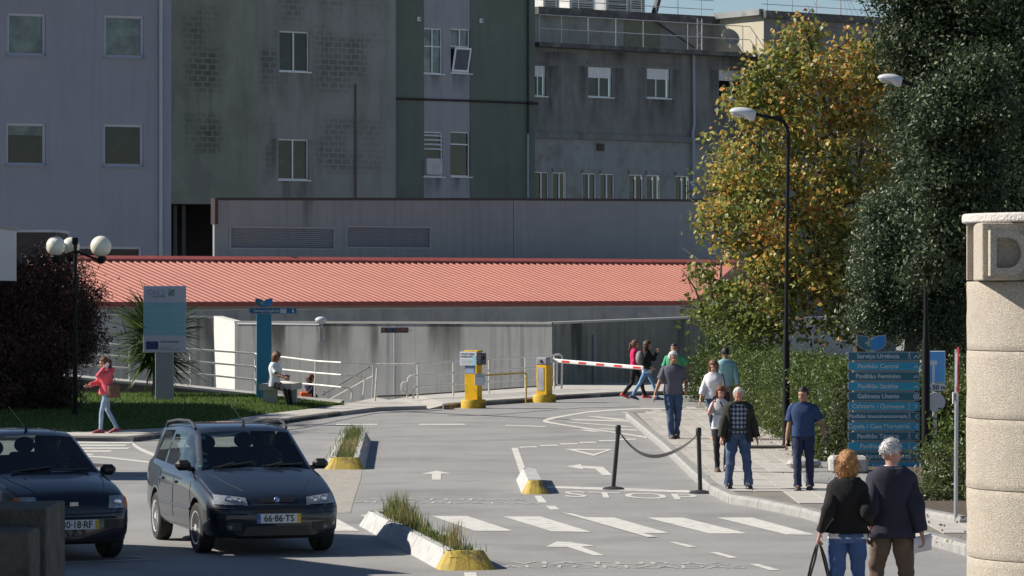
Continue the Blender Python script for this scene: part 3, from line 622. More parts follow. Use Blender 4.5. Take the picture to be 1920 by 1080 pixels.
band(PE, 994, 1436, 80, 88, .75, ledge, bE, 'roof_ledge'); band(PE, 994, 1460, 247, 258, .14, oldgrey, bE, 'string_course')
for h in hE: q = MB(); q.box(PE.P((h[0] + h[1]) / 2, h[3] + .2, .03), (h[1] - h[0] + .25, .06, .05), R=R); q.build('window_hood', oldgrey, bE)
for h in hL: q = MB(); q.box(PE.P((h[0] + h[1]) / 2, h[3] + .1, .02), (h[1] - h[0] + .06, .07, .16), R=R); q.build('lintel', oldpale, bE)
q = MB(); q.box(PE.px(1126, 276, .0), (.42, .08, .36), R=R); q.build('wall_grille', mat('brown_grille', (.05, .035, .03)), bE)
pipe(PE, 1297, 95, 372, .075, mat('lilac_pipe', (.4, .4, .5)), bE, jog=[(1291, 97), (1297, 104), (1298, 235), (1295, 250), (1297, 265), (1297, 372)], off=.14)
# setback storey on top
PT = Plane(1005, 186.5, 1345, 193.5)
pwall(PT, oldpale, 1000, 1345, 26, 92, parent=bE, name='setback_wall', back_d=1)
q = MB(); q.quad(PT.px(1170, 88, .02), PT.px(1238, 88, .02), PT.px(1238, 30, .02), PT.px(1170, 30, .02)); q.build('patched_panel', mat('olive_render', (.20, .21, .16), rough=.93, var=.1), bE)
band(PT, 1000, 1345, 13, 27, .45, ledge, bE, 'roof_fascia')
pC1 = PT.px(1345, 92); pT1 = PT.px(1345, 28)
PS = Plane(1341, 193.3, 1432, 190.0)
pwall(PS, creamr, 1341, 1432, 36, 112, parent=bE, name='stair_wall'); band(PS, 1341, 1432, 26, 37, .3, oldpale, bE, 'stair_fascia')
PR = Plane(1432, 190, 1680, 195.5)
pwall(PR, oldgrey, 1432, 1680, 26, None, parent=bE, name='end_wall'); band(PR, 1428, 1660, 20, 34, .35, ledge, bE, 'roof_fascia')
q = MB()
for x in (1037, 1068, 1210, 1290, 1435): pass
def rail(name, parent, pts_base, hts, r, m, posts, rails=(1, .5)):
    q = MB()
    for z in rails: q.tube([p + V(0, 0, hts * z) for p in pts_base], r, 6)
    for t in posts:
        k = min(int(t), len(pts_base) - 2); p = pts_base[k].lerp(pts_base[k + 1], t - k); q.tube([p, p + V(0, 0, hts)], r, 6)
    return q.build(name, m, parent, smooth=True)
e0, e1 = PE.px(996, 80, .65), PE.px(1436, 95, .65); e1.z = e0.z
rail('roof_railing', bE, [e0, e1], 1.35, .022, galv, [.0, .09, .2, .315, .43, .62, .68, .86, .995])
q = MB(); a = PE.px(1291, 90, .7); h_ = 1.35
for dx in (0, .3): q.tube([PE.P(PE.u(1291) + dx, a.z - .1, .7), PE.P(PE.u(1291) + dx, a.z + h_ + .1, .7)], .03, 6)
for k in range(3): q.tube([PE.P(PE.u(1291), a.z + .1 + k * .6, .7), PE.P(PE.u(1291) + .3, a.z + .1 + k * .6, .7)], .025, 6)
q.build('ladder_hoop', galv, bE)
q = MB(); l0, l1 = PE.px(1283, 36, -2.2), PE.px(1335, 86, -1.4)
for o_ in (0, .35): q.tube([l0 + V(0, o_, 0), l1 + V(0, o_, 0)], .035, 6)
for k in range(9): p = l0.lerp(l1, k / 8); q.tube([p, p + V(0, .35, 0)], .03, 5)
q.build('roof_ladder', mat('dark_steel', (.05, .05, .055), rough=.6), bE)
dsh = thing('satellite_dish', 'grey satellite dish on the roof terrace of the old grey wing', 'satellite dish', PS.px(1398, 88, 1.0))
q = MB(); Rd = Matrix.Rotation(math.radians(25), 3, 'Z') @ Matrix.Rotation(math.radians(60), 3, 'X'); q.lathe((0, 0, .45), [(.02, -.12), (.2, -.10), (.38, -.04), (.5, .06), (.49, .07), (.37, -.02), (.2, -.08), (.01, -.1)], 20, R=Rd); q.build('dish', mat('dish_grey', (.25, .25, .24), rough=.6), dsh, smooth=True)
q = MB(); q.tube([(0, 0, -.1), (0, 0, .45)], .03, 6); q.tube([(0, 0, .3), (-.45, -.35, .55)], .015, 5); q.build('mount', galv, dsh)
drip = stainmat('soot_drips', (.06, .063, .065), .5); dripm = stainmat('mauve_drips', (.15, .155, .19), .5); moss = stainmat('moss_drips', (.075, .08, .065), .85)
bst = blockstain('block_soot', (.11, .115, .11), .5); bst2 = blockstain('block_soot_faint', (.15, .155, .15), .38)
def qst(pl, x0, y0, x1, y1, m, parent, off=.007): q = MB(); q.quad(pl.px(x0, y1, off), pl.px(x1, y1, off), pl.px(x1, y0, off), pl.px(x0, y0, off)); q.build('soot_stain', m, parent)
for r_ in ((334, 5, 420, 188), (334, 208, 430, 292)): qst(PB, *r_, bst, bB)
for r_ in ((484, -40, 740, 92), (484, 80, 523, 186), (582, 60, 700, 184), (486, 212, 522, 372), (582, 214, 730, 330)): qst(PC, *r_, bst2, bC)
def stain(pl, h, parent, m, w=.25, L_=1.6, off=.006, side=None):
    a, c, e, f = h; q = MB()
    if side: a, c = (a - side, a - .02) if side > 0 else (c + .02, c - side); w = 0
    z1 = e - .05 if not side else f
    q.quad(pl.P(a - w, z1 - L_, off), pl.P(c + w, z1 - L_, off), pl.P(c + w, z1, off), pl.P(a - w, z1, off)); return q.build('drip_stain', m, parent)
for h in hE: stain(PE, h, bE, drip, .45, 1.5); stain(PE, h, bE, drip, side=.7, L_=2.6, off=.009); stain(PE, h, bE, drip, side=-.9, L_=2.9, off=.009)
for h in hC: stain(PC, h, bC, drip, .25, 2.0); stain(PC, h, bC, drip, side=.8, L_=2.4, off=.009); stain(PC, h, bC, drip, side=-.8, L_=2.8, off=.009)
for h in hD: stain(PD, h, bD, drip, .0, .9, off=-.02)
for x0, x1, y0, L_ in ((1000, 1095, 98, 1.2), (1100, 1290, 100, .9), (1300, 1430, 104, 1.3)):
    q = MB(); a_, c_, z_ = PE.u(x0), PE.u(x1), PE.z((x0 + x1) / 2, y0); q.quad(PE.P(a_, z_ - L_, .012), PE.P(c_, z_ - L_, .012), PE.P(c_, z_, .012), PE.P(a_, z_, .012)); q.build('drip_stain', drip, bE)
# roof plant and railing on the skyline
r0_, r1_ = PT.px(1000, 12, -.3), PT.px(1345, 24, -.3); r1_.z = r0_.z
rail('skyline_railing', bE, [r0_, r1_], .85, .02, galv, [.02, .14, .26, .40, .52, .60, .68, .8, .93], rails=(1, .45))
r0_, r1_ = PR.px(1432, 20, -.2), PR.px(1660, 30, -.2); r1_.z = r0_.z
rail('skyline_railing', bE, [r0_, r1_], .8, .02, galv, [.05, .25, .45, .65, .85], rails=(1, .45))
for k, (x, wd, hh, mm, lb) in enumerate([(1060, 1.0, .75, 'white_plant', 'small white rooftop plant box at the left of the skyline railing'), (1118, 1.6, .95, 'white_plant', 'wide white rooftop air handling box on the old grey wing'), (1185, 1.5, .8, 'grey_plant', 'pale grey rooftop cooling unit nearest the tilted black duct'), (1222, 1.0, 1.0, 'white_plant', 'white rooftop unit at the right end of the plant row')]):
    p = PT.px(x, 13, -1.6); t = thing('rooftop_unit', lb, 'rooftop unit', p, PT.rz, group='rooftop plant units')
    q = MB(); q.bbox((0, 0, hh / 2 - .2), (wd, .9, hh), b=.03); bd = q.build('casing', mat(mm, (.6, .6, .58) if mm[0] == 'w' else (.4, .41, .41), rough=.5), t)
    q = MB(); q.lathe((0, 0, hh - .2), [(.01, .0), (.3, 0), (.3, .12), (.26, .12), (.26, .03), (.01, .03)], 16); q.build('fan_collar', galv, t)
    q = MB()
    for j in range(5): q.box((0, -.46, .0 + j * .11), (wd * .8, .02, .05))
    q.build('intake_grille', mat('dark_steel', (.05, .05, .055)), t)
q = MB(); p = PT.px(1258, 8, -1.2); q.tube([p + V(-.1, 0, -.4), p + V(.25, 0, .9)], .16, 4); tag(q.build('roof_duct', blackplastic), 'tilted black roof duct among the white rooftop units', 'duct')
ant = thing('aerial_mast', 'thin stayed aerial mast on the roof behind the autumn tree', 'aerial', PR.px(1600, 24, -1)); 
q = MB(); q.tube([(0, 0, -.3), (0, 0, 3)], .03, 6); q.build('mast', galv, ant)
for k in range(3): q = MB(); q.tube([(0, 0, 1.6), (.4 + .3 * k, 0, -.2)], .012, 4); q.build('guy_wire', galv, ant)
# louvred parapet building
PP = Plane(398, 142.3, 1420, 158.3)
bP = thing('plant_building', 'low concrete plant building with two wide louvred openings and maroon coping', 'building')
def slantwall(pl, m, x0, x1, y0, y1, ybot, parent, name, back_d=.12, holes=()):
    b = MB(); a, c = pl.u(x0), pl.u(x1); z0 = -3.2
    us = sorted(set([a, c] + [h[0] for h in holes] + [h[1] for h in holes])); za = pl.z(x0, y0); zb = pl.z(x1, y1)
    def zt(u): return za + (zb - za) * (u - a) / (c - a)
    for i in range(len(us) - 1):
        m_ = (us[i] + us[i + 1]) / 2; hh = [h for h in holes if h[0] < m_ < h[1]]; lo_ = z0
        for h in hh: b.quad(pl.P(us[i], lo_), pl.P(us[i + 1], lo_), pl.P(us[i + 1], h[2]), pl.P(us[i], h[2])); lo_ = h[3]
        b.quad(pl.P(us[i], lo_), pl.P(us[i + 1], lo_), pl.P(us[i + 1], zt(us[i + 1])), pl.P(us[i], zt(us[i])))
    for (u0, u1, e, f) in holes:
        q = [pl.P(u0, e), pl.P(u1, e), pl.P(u1, f), pl.P(u0, f)]; r = [p - pl.n * .3 for p in q]
        for k in range(4): b.quad(q[k], r[k], r[(k + 1) % 4], q[(k + 1) % 4])
        b.quad(*r)
    A, B = pl.P(a, za), pl.P(c, zb); b.quad(A, B, B - pl.n * back_d, A - pl.n * back_d)
    L_ = [pl.P(a, z0), A, A - pl.n * back_d, pl.P(a, z0, -back_d)]; b.quad(*L_[::-1])
    L_ = [pl.P(a, z0, -back_d), A - pl.n * back_d, B - pl.n * back_d, pl.P(c, z0, -back_d)]; b.quad(*L_)
    return b.build(name, m, parent)
lv = [hole(PP, 430, 425, 628, 468), hole(PP, 648, 424, 808, 466)]
slantwall(PP, conc_par, 402, 962, 374, 374, 520, bP, 'wall', holes=lv); slantwall(PP, conc_par2, 963, 1420, 374, 377, 520, bP, 'wall')
R = Matrix.Rotation(PP.rz, 3, 'Z')
for h in lv:
    q = MB(); t_ = .06
    for (a, c, e, f) in ((h[0], h[1], h[2], h[2] + t_), (h[0], h[1], h[3] - t_, h[3]), (h[0], h[0] + t_, h[2] + t_, h[3] - t_), (h[1] - t_, h[1], h[2] + t_, h[3] - t_)): q.box(PP.P((a + c) / 2, (e + f) / 2, -.03), (c - a, .12, f - e), R=R)
    lo_ = q.build('louvre_panel', mat('louvre_grey', (.33, .34, .38), rough=.6, var=.06), bP)
    nsl = 10; dz = (h[3] - h[2] - 2 * t_) / nsl; q = MB(); q.box((0, 0, 0), (h[1] - h[0] - 2 * t_ - .01, .14, .018), R=R @ Matrix.Rotation(-.75, 3, 'X')); s0 = None
    for k in range(nsl):
        p = PP.P((h[0] + h[1]) / 2, h[2] + t_ + dz * (k + .5), -.09)
        if s0 is None: s0 = q.build('louvre_slat', MATS['louvre_grey'], lo_); s0.location = p
        else: inst(s0, 'louvre_slat', lo_, p)
for x0, x1, dn in ((565, 588, 1), (730, 815, 0), (900, 950, 0), (620, 700, 0), (410, 450, 0), (1100, 1180, 0)):
    q = MB(); a_, c_, z_ = PP.u(x0), PP.u(x1), PP.z((x0 + x1) / 2, 376); q.quad(PP.P(a_, z_ - 1.5, .008), PP.P(c_, z_ - 1.5, .008), PP.P(c_, z_, .008), PP.P(a_, z_, .008)); q.build('drip_stain', drip if dn else moss, bP) if dn else None
for (x0, y0, x1, y1) in ((399, 371, 962, 371.5), (962, 371.5, 1420, 374.5)):
    a, c = PP.px(x0, y0 + 1, .03), PP.px(x1, y1 + 1, .03); q = MB(); q.quad(a + V(0, 0, -.07), c + V(0, 0, -.07), c + V(0, 0, .03), a + V(0, 0, .03)); q.quad(a + V(0, 0, .03), c + V(0, 0, .03), c - PP.n * .5 + V(0, 0, .03), a - PP.n * .5 + V(0, 0, .03)); q.build('coping', redtrim, bP)
q = MB(); q.box(PP.px(399.5, 396, .1), (.14, .3, 1.0), R=R); q.build('maroon_corner', redtrim, bP)
# red sheet roof hall
bH = thing('red_roof_hall', 'long low hall with pinkish red ribbed metal roof across the middle', 'building')
E0 = V(-17.5, 126.4, 2.67); dE = V(22.2, 16, 0).normalized(); dS = V(-dE.y, dE.x, 0); C1 = W(1302, 566, 144); tE = (C1 - E0).dot(dE); C1 = E0 + dE * tE
RUN, RISE = 7.0, 1.58
def roofp(t, s, o=0): return E0 + dE * t + dS * (s * RUN) + V(0, 0, s * RISE + o)
t2 = None
for i in range(4000):
    t = tE + i * .01; p = roofp(t, 1)
    if 960 + p.x * F / p.y >= 1384: t2 = t; break
b = MB(); pitch = .30; t = 0.0
def smax(t): return 1.0
def smin(t): return 0 if t <= tE else (t - tE) / (t2 - tE)
while t < t2 - .02:
    for (a, c, o1, o2) in ((0, .15, 0, 0), (.15, .19, 0, .042), (.19, .26, .042, .042), (.26, .30, .042, 0)):
        ta, tb = t + a, min(t + c, t2); 
        b.quad(roofp(ta, smin(ta), o1), roofp(tb, smin(tb), o2), roofp(tb, 1, o2), roofp(ta, 1, o1))
    t += pitch
b.build('ribbed_roof', redroof, bH)
b = MB(); C2 = W(1465, 541, 151); R2 = roofp(t2, 1); b.add([C1, C2, R2 + V(.5, 1.5, -.3), R2], [(0, 1, 2, 3)]); b.build('hip_roof', redroof, bH)
b = MB(); 
def strip(a, c, h0, h1, out): return [a + out + V(0, 0, h0), c + out + V(0, 0, h0), c + out + V(0, 0, h1), a + out + V(0, 0, h1)]
b.quad(*strip(E0, C1, -.11, .05, -dS * .03)); nn = (C2 - C1).normalized(); b.quad(*strip(C1, C2, -.11, .05, V(0, -.03, 0))); b.build('eave_fascia', mat('red_fascia', (.22, .03, .025), rough=.5), bH)
b = MB(); a, c = roofp(-.5, 1), roofp(t2, 1); b.quad(a + V(0, 0, .02) - dS * .35, c + V(0, 0, .02) - dS * .35, c + V(0, 0, .15), a + V(0, 0, .15)); b.quad(a + V(0, 0, .15), c + V(0, 0, .15), c + dS * .6 + V(0, 0, .12), a + dS * .6 + V(0, 0, .12)); 
b.quad(a + V(0, 0, -.05) - dS * .36, c + V(0, 0, -.05) - dS * .36, c + V(0, 0, .025) - dS * .36, a + V(0, 0, .025) - dS * .36); b.build('ridge_flashing', redtrim if False else mat('dull_red_trim', (.30, .07, .06), rough=.6), bH)
b = MB(); wo_ = dS * .35; b.quad(*[E0 + wo_ + V(0, 0, -5.9), C1 + wo_ + V(0, 0, -5.9), C1 + wo_ + V(0, 0, -.06), E0 + wo_ + V(0, 0, -.06)]); b.quad(C1 + wo_ + V(0, 0, -2.67), C2 + V(0, .3, -2.8), C2 + V(0, .3, -.08), C1 + wo_ + V(0, 0, -.06)); b.build('hall_wall', conc_par2, bH)
# retaining walls
def rwall(name, label, x0, D0, y0, x1, D1, y1, m, th=.3, zb=-3.2, cope=None):
    A, B = W(x0, y0, D0), W(x1, y1, D1); d = (B - A); n_ = Vector((d.y, -d.x, 0)).normalized(); t = thing(name, label, 'wall')
    b = MB(); k = max(1, int((B - A).length / 3)); 
    b.quad(V(A.x, A.y, zb), V(B.x, B.y, zb), B, A); b.quad(A, B, B - n_ * th, A - n_ * th); b.quad(V(A.x, A.y, zb) - n_ * th, V(A.x, A.y, zb), A, A - n_ * th); b.quad(V(B.x, B.y, zb), V(B.x, B.y, zb) - n_ * th, B - n_ * th, B); b.quad(V(B.x, B.y, zb) - n_ * th, V(A.x, A.y, zb) - n_ * th, A - n_ * th, B - n_ * th)
    b.build('wall_face', m, t)
    if m.name in ('board_concrete', 'mossy_shaded_concrete') and (B - A).length > 3:
        for k in range(int((B - A).length / 2.2)):
            L_ = (1.9 if m.name != 'weathered_concrete' else .35) * random.uniform(.6, 1.2); u0 = random.uniform(0, .93); u1 = min(1, u0 + random.uniform(.05, .2)); p, r = A.lerp(B, u0) + n_ * (.006 + k * .0004), A.lerp(B, u1) + n_ * (.006 + k * .0004)
            q = MB(); q.quad(p + V(0, 0, -L_), r + V(0, 0, -L_), r + V(0, 0, -.04), p + V(0, 0, -.04)); q.build('damp_stain', moss, t)
    if cope:
        b = MB(); b.quad(A + n_ * .03 + V(0, 0, -.05), B + n_ * .03 + V(0, 0, -.05), B + n_ * .03 + V(0, 0, .02), A + n_ * .03 + V(0, 0, .02)); b.quad(A + n_ * .03 + V(0, 0, .02), B + n_ * .03 + V(0, 0, .02), B - n_ * th + V(0, 0, .02), A - n_ * th + V(0, 0, .02)); b.build('coping', cope, t)
    return t
rwall('retaining_wall', 'grey streaked concrete retaining wall behind the railings and yellow gate posts', 440, 122.5, 603, 1035, 118.0, 605, conc, cope=conc_lite)
rwall('retaining_wall', 'dark mossy concrete retaining wall behind the two women at the barrier', 1035.3, 118.0, 605, 1345, 130, 593, conc_dark, cope=conc_lite)
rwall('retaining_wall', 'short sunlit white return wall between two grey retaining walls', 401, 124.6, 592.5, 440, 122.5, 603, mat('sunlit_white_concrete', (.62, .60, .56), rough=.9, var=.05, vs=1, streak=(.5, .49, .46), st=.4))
rwall('retaining_wall', 'stained concrete wall behind the ramp railing at the left', 60, 125.2, 588, 401, 124.7, 594, conc, cope=conc_lite)
rwall('retaining_wall', 'upper weathered concrete strip under the red roof eave', 60, 125.8, 584, 1400, 143.5, 573, mat('weathered_concrete', (.43, .395, .36), rough=.95, var=.15, vs=1.5, streak=(.28, .255, .22), st=.6, grime=((.55, .52, .48), 1.2, .4)), cope=None)
rwall('garden_wall', 'pale grey wall behind the hedge under the autumn tree', 1372, 122, 600, 1640, 124, 590, conc_par2, zb=.62)
b = MB(); p0, p1 = W(1110, 628, 119.5), W(1110, 716, 119.5); tag(MB().tube([W(1112, 628, 120.2), W(1112, 722, 120.2)], .045, 8).build('drainpipe', mat('blue_grey_pipe', (.12, .14, .17)), smooth=True), 'blue grey drainpipe fixed to the mossy retaining wall', 'pipe')
# left edge: white canopy and dark-walled block behind it
t = thing('gatehouse', 'white flat roof slab edge of a low gatehouse at the left edge', 'building', (-14, 84, 0))
b = MB(); x1 = (33 - 960) * 86.2 / F; z0, z1 = W(0, 525, 80).z, W(0, 424, 80).z; b.box(((x1 - 6) + 14, -1, (z0 + z1) / 2), (12, 6, z1 - z0)); b.build('roof_slab', mat('white_render', (.56, .57, .60), rough=.8, var=.05), t)
b = MB(); b.box(((x1 - 6) + 14 - .0, -1, z1 + .035), (12.06, 6.1, .07)); b.build('flashing', mat('grey_flash', (.25, .24, .23)), t)
b = MB(); b.box(((x1 - 7.5) + 14, 0, z0 / 2), (10, 4.5, z0)); b.build('wall', mat('white_render2', (.5, .5, .52)), t)
t = thing('annex_building', 'dark annex with a thin pale roof edge behind the reddish bush', 'building', (-15, 113, 0))
x0, x1 = (-40 - 960) * 112 / F, (128 - 960) * 115.4 / F; zt_ = W(0, 436, 112).z
b = MB(); b.box(((x0 + x1) / 2 + 15, .8, zt_ / 2 - 1), (x1 - x0, 3, zt_ + 2)); b.build('wall', mat('shaded_annex_wall', (.05, .042, .04), rough=.8), t)  # near-black tone paints in the shade on the annex wall
b = MB(); b.box(((x0 + x1) / 2 + 15, .8, zt_ + .05), (x1 - x0 + .1, 3.1, .08)); b.build('roof_edge', mat('pale_edge', (.4, .42, .45)), t)

# gate pillars in the foreground
PXC, PYC, PR_ = (1814.5 - 960) * 30.15 / F + 1.0, 30.2, 1.0
t = thing('gate_pillar', 'round granite gate pillar with a carved letter and flat cap at the right edge', 'pillar', (PXC, PYC, 0))
def drum(z0, z1, r, m, name, bev=.006, nseg=72, nz=10, rough_=.006):
    q = MB(); prof = [(r - bev, z0), (r, z0 + bev)] + [(r, z0 + bev + (z1 - z0 - 2 * bev) * k / nz) for k in range(1, nz)] + [(r, z1 - bev), (r - bev, z1)]
    rs = []
    for (rr, z) in prof:
        ring = []
        for j in range(nseg):
            a = 2 * math.pi * j / nseg; d = rr + rough_ * noise.noise(Vector((math.cos(a) * 6, math.sin(a) * 6, z * 6))); ring.append((d * math.cos(a), d * math.sin(a), z))
        rs.append(ring)
    q.rings(rs); return q.build(name, m, t, smooth=True, ang=50)
zs = [HC - (y - HY) * 29.3 / F for y in (1290, 1191, 1058, 925, 790, 660, 527)]
for k in range(6): drum(zs[k] + .002, zs[k + 1] - .002, PR_ - random.uniform(0, .006), pillarm, 'stone_drum')
ztop = HC - (415 - HY) * 29.3 / F; drum(zs[6] + .004, ztop, PR_ - .055, pillarm, 'frieze_block'); drum(ztop, HC - (397 - HY) * 29.3 / F, PR_ + .035, capm, 'cap', bev=.012, nz=6, rough_=.003)
def curved_slab(a0, a1, z0, z1, r0, r1, name, m, holes=None, nseg=14):
    q = MB(); rs = []
    for j in range(nseg + 1):
        a = math.radians(a0 + (a1 - a0) * j / nseg); rs.append([(r * math.cos(a), r * math.sin(a), z) for r, z in ((r0, z0), (r1, z0), (r1, z1), (r0, z1))])
    q.rings(rs); return q.build(name, m, t)
def ang_px(px): c = ((px - 960) * 29.3 / F - PXC) / PR_; return -math.degrees(math.acos(max(-1, min(1, c))))
zf0, zf1 = zs[6] + .01, ztop
aL0, aL1 = -184, ang_px(1833); curved_slab(aL0, aL1, zf0, zf1, PR_ - .08, PR_ - .002, 'pilaster', pillarm)
# letter D: a flat face towards the road standing out of the round frieze, its counter cut back
YD = -.86; ff_ = PYC + YD; xw = lambda px: (px - 960) * ff_ / F - PXC
za, zb_ = HC - (517 - HY) * ff_ / F, HC - (431 - HY) * ff_ / F; hh = zb_ - za; xd0, xd1 = xw(1857), xw(1931); nD = 20; q = MB()
outer = [(0, 0), (0, 1)] + [(.50 + .50 * math.sin(k / nD * math.pi), .5 + .5 * math.cos(k / nD * math.pi)) for k in range(nD + 1)]
inner = [(.16, .17), (.16, .83)] + [(.46 + .32 * math.sin(k / nD * math.pi), .5 + .33 * math.cos(k / nD * math.pi)) for k in range(nD + 1)]
def dp(p, y): return (xd0 + (xd1 - xd0) * p[0], y, za + hh * p[1])
n = len(outer); vs = [dp(p, YD) for p in outer] + [dp(p, YD) for p in inner] + [dp(p, YD + .34) for p in outer] + [dp(p, YD + .11) for p in inner]; fs = []
for k in range(n):
    m_ = (k + 1) % n; fs += [(k, m_, n + m_, n + k), (k, 2 * n + k, 2 * n + m_, m_), (n + k, n + m_, 3 * n + m_, 3 * n + k)]
q.add(vs, fs + [list(range(3 * n, 4 * n))]); q.build('carved_letter', pillarm, t)
q = MB(); xb0 = xw(1846); q.bbox(((xb0 + xd1 + .12) / 2, YD + .43, (zs[6] + ztop) / 2), (xd1 + .12 - xb0, .56, ztop - zs[6] - .012), b=.008); q.build('letter_block', pillarm, t)
# stepped stone block at the lower left
t = thing('stone_pier', 'low stepped weathered stone pier in shade at the lower left corner', 'stone pier', (-3.6, 27.3, 0))
def rblock(c, d, name, m=darkstone):
    q = MB(); bm = bmesh.new(); bmesh.ops.create_cube(bm, size=1); 
    for v in bm.verts: v.co = Vector((v.co.x * d[0], v.co.y * d[1], v.co.z * d[2]))
    bmesh.ops.bevel(bm, geom=bm.edges[:], offset=.012, segments=1, affect='EDGES'); bmesh.ops.subdivide_edges(bm, edges=bm.edges[:], cuts=6, use_grid_fill=True)
    for v in bm.verts: v.co += Vector((1, 1, 1)) * .014 * noise.noise(Vector(v.co) * 4 + Vector(c)); v.co.z += .01 * noise.noise(Vector(v.co) * 9)
    q.add([v.co + Vector(c) for v in bm.verts], [[v.index for v in f.verts] for f in bm.faces]); bm.free(); return q.build(name, m, t, smooth=True, ang=30)
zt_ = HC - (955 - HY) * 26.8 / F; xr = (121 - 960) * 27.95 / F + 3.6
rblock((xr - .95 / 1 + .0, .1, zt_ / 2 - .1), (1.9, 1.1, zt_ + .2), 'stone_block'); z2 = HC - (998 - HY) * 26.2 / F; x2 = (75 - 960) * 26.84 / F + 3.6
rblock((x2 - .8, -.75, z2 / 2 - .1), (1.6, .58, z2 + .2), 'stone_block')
# unseen building out of frame at the left, shaped to shade the corner
t = thing('shade_building', 'unseen building block outside the left edge, shaped to shade the near corner', 'building', (-11.5, 38, 0))
b = MB(); hS = 4.2; cx_, cy_ = -2.84 - 1.355 * hS + 11.5, 43.2 + .24 * hS - 38; d2 = V(1.92, -3.1, 0).normalized() * 3.2; 
fp = [(cx_, cy_), (cx_ + d2.x * .0 + d2.x, cy_ + d2.y), (cx_ + d2.x - 9, cy_ + d2.y - 2), (cx_ - 8, cy_ + 1.4)]
# keep the near side clear of the camera's view
b.prism(fp, 0, hS); b.build('wall', mat('blocker_render', (.4, .38, .34)), t)
b = MB(); b.prism([(fp[1][0] - .0, fp[1][1] - .02), (11.5 - 4.75, 24 - 38), (11.5 - 12, 24 - 38), (fp[1][0] - 4, fp[1][1] - .9)], 0, hS - .3); b.build('side_block', MATS['blocker_render'], t)  # added to carry the shade over the stone pier
b = MB(); b.prism([(cx_ - .1, cy_ - .1), (fp[1][0] - .1, fp[1][1]), (fp[2][0], fp[2][1]), (fp[3][0], fp[3][1])], hS + .002, hS + .12); b.build('roof', redtrim, t)
t = thing('blocker', 'small unseen block added left of the frame to shade the road', 'blocker', (-10.9, 62.6, 0))  # unseen block, put here to throw a shadow band across the road
b = MB(); b.box((0, 0, 1.4), (2.4, 2.6, 2.8)); b.build('wall', MATS['blocker_render'], t); b = MB(); b.box((0, 0, 2.85), (2.6, 2.8, .1)); b.build('roof', redtrim, t)
# ------------------------------------------------------------------ vegetation
def leafmesh(name, C, Ls, Wd, tint, m, parent=None, kind=None, droop=.0, up=None, fold=.35, nrm=None):
    # C: (n,3) leaf bases; each leaf a folded four-cornered blade (two triangles)
    n = len(C); d = RNG.normal(size=(n, 3)); 
    if up is not None: d += np.array(up) * 1.0
    d[:, 2] -= droop; d /= np.linalg.norm(d, axis=1)[:, None]
    r = RNG.normal(size=(n, 3)); s = np.cross(d, r); s /= np.linalg.norm(s, axis=1)[:, None]; nn = np.cross(s, d)
    L_ = (Ls * RNG.uniform(.45, 1.5, n))[:, None]; w = (Wd * RNG.uniform(.7, 1.25, n))[:, None]
    v0 = C; v1 = C + d * L_ * .45 + s * w * .5 + nn * w * fold * .5; v2 = C + d * L_; v3 = C + d * L_ * .45 - s * w * .5 + nn * w * fold * .5
    vs = np.stack([v0, v1, v2, v3], 1).reshape(-1, 3).astype(np.float32)
    b = np.arange(n) * 4; tr = np.stack([b, b + 1, b + 2, b, b + 2, b + 3], 1).reshape(-1).astype(np.int32)
    me = bpy.data.meshes.new(name); me.vertices.add(n * 4); me.vertices.foreach_set('co', vs.ravel()); me.loops.add(n * 6); me.loops.foreach_set('vertex_index', tr)
    me.polygons.add(n * 2); me.polygons.foreach_set('loop_start', np.arange(n * 2, dtype=np.int32) * 3); me.polygons.foreach_set('loop_total', np.full(n * 2, 3, np.int32)); me.update(calc_edges=True)
    a = me.attributes.new('tint', 'FLOAT', 'POINT'); a.data.foreach_set('value', np.repeat(tint, 4).astype(np.float32)); me.materials.append(m)
    o = bpy.data.objects.new(name, me); COL.objects.link(o)
    if parent is not None: o.parent = parent
    if kind: o['kind'] = kind
    return o
def clumps(blobs, nper, cl_r, leaves, shell=.55):
    # blobs: (x,y,z,rx,ry,rz); clump centres in the blob's outer part, leaves gaussian around each
    out = []; cen = []
    vol = np.array([b[3] * b[5] for b in blobs]); tot = vol / vol.sum()
    for b, f in zip(blobs, tot):
        k = max(3, int(nper * f)); d = RNG.normal(size=(k, 3)); d /= np.linalg.norm(d, axis=1)[:, None]; r = RNG.uniform(shell, 1.0, k)[:, None]
        c = np.array(b[:3]) + d * r * np.array(b[3:]); cen.append(c)
        for p in c:
            m = int(leaves * RNG.uniform(.5, 1.4)); q = RNG.normal(size=(m, 3)) * cl_r * RNG.uniform(.6, 1.3) * .5; q[:, 2] *= .7; out.append(p + q)
    return np.concatenate(out), np.concatenate(cen)
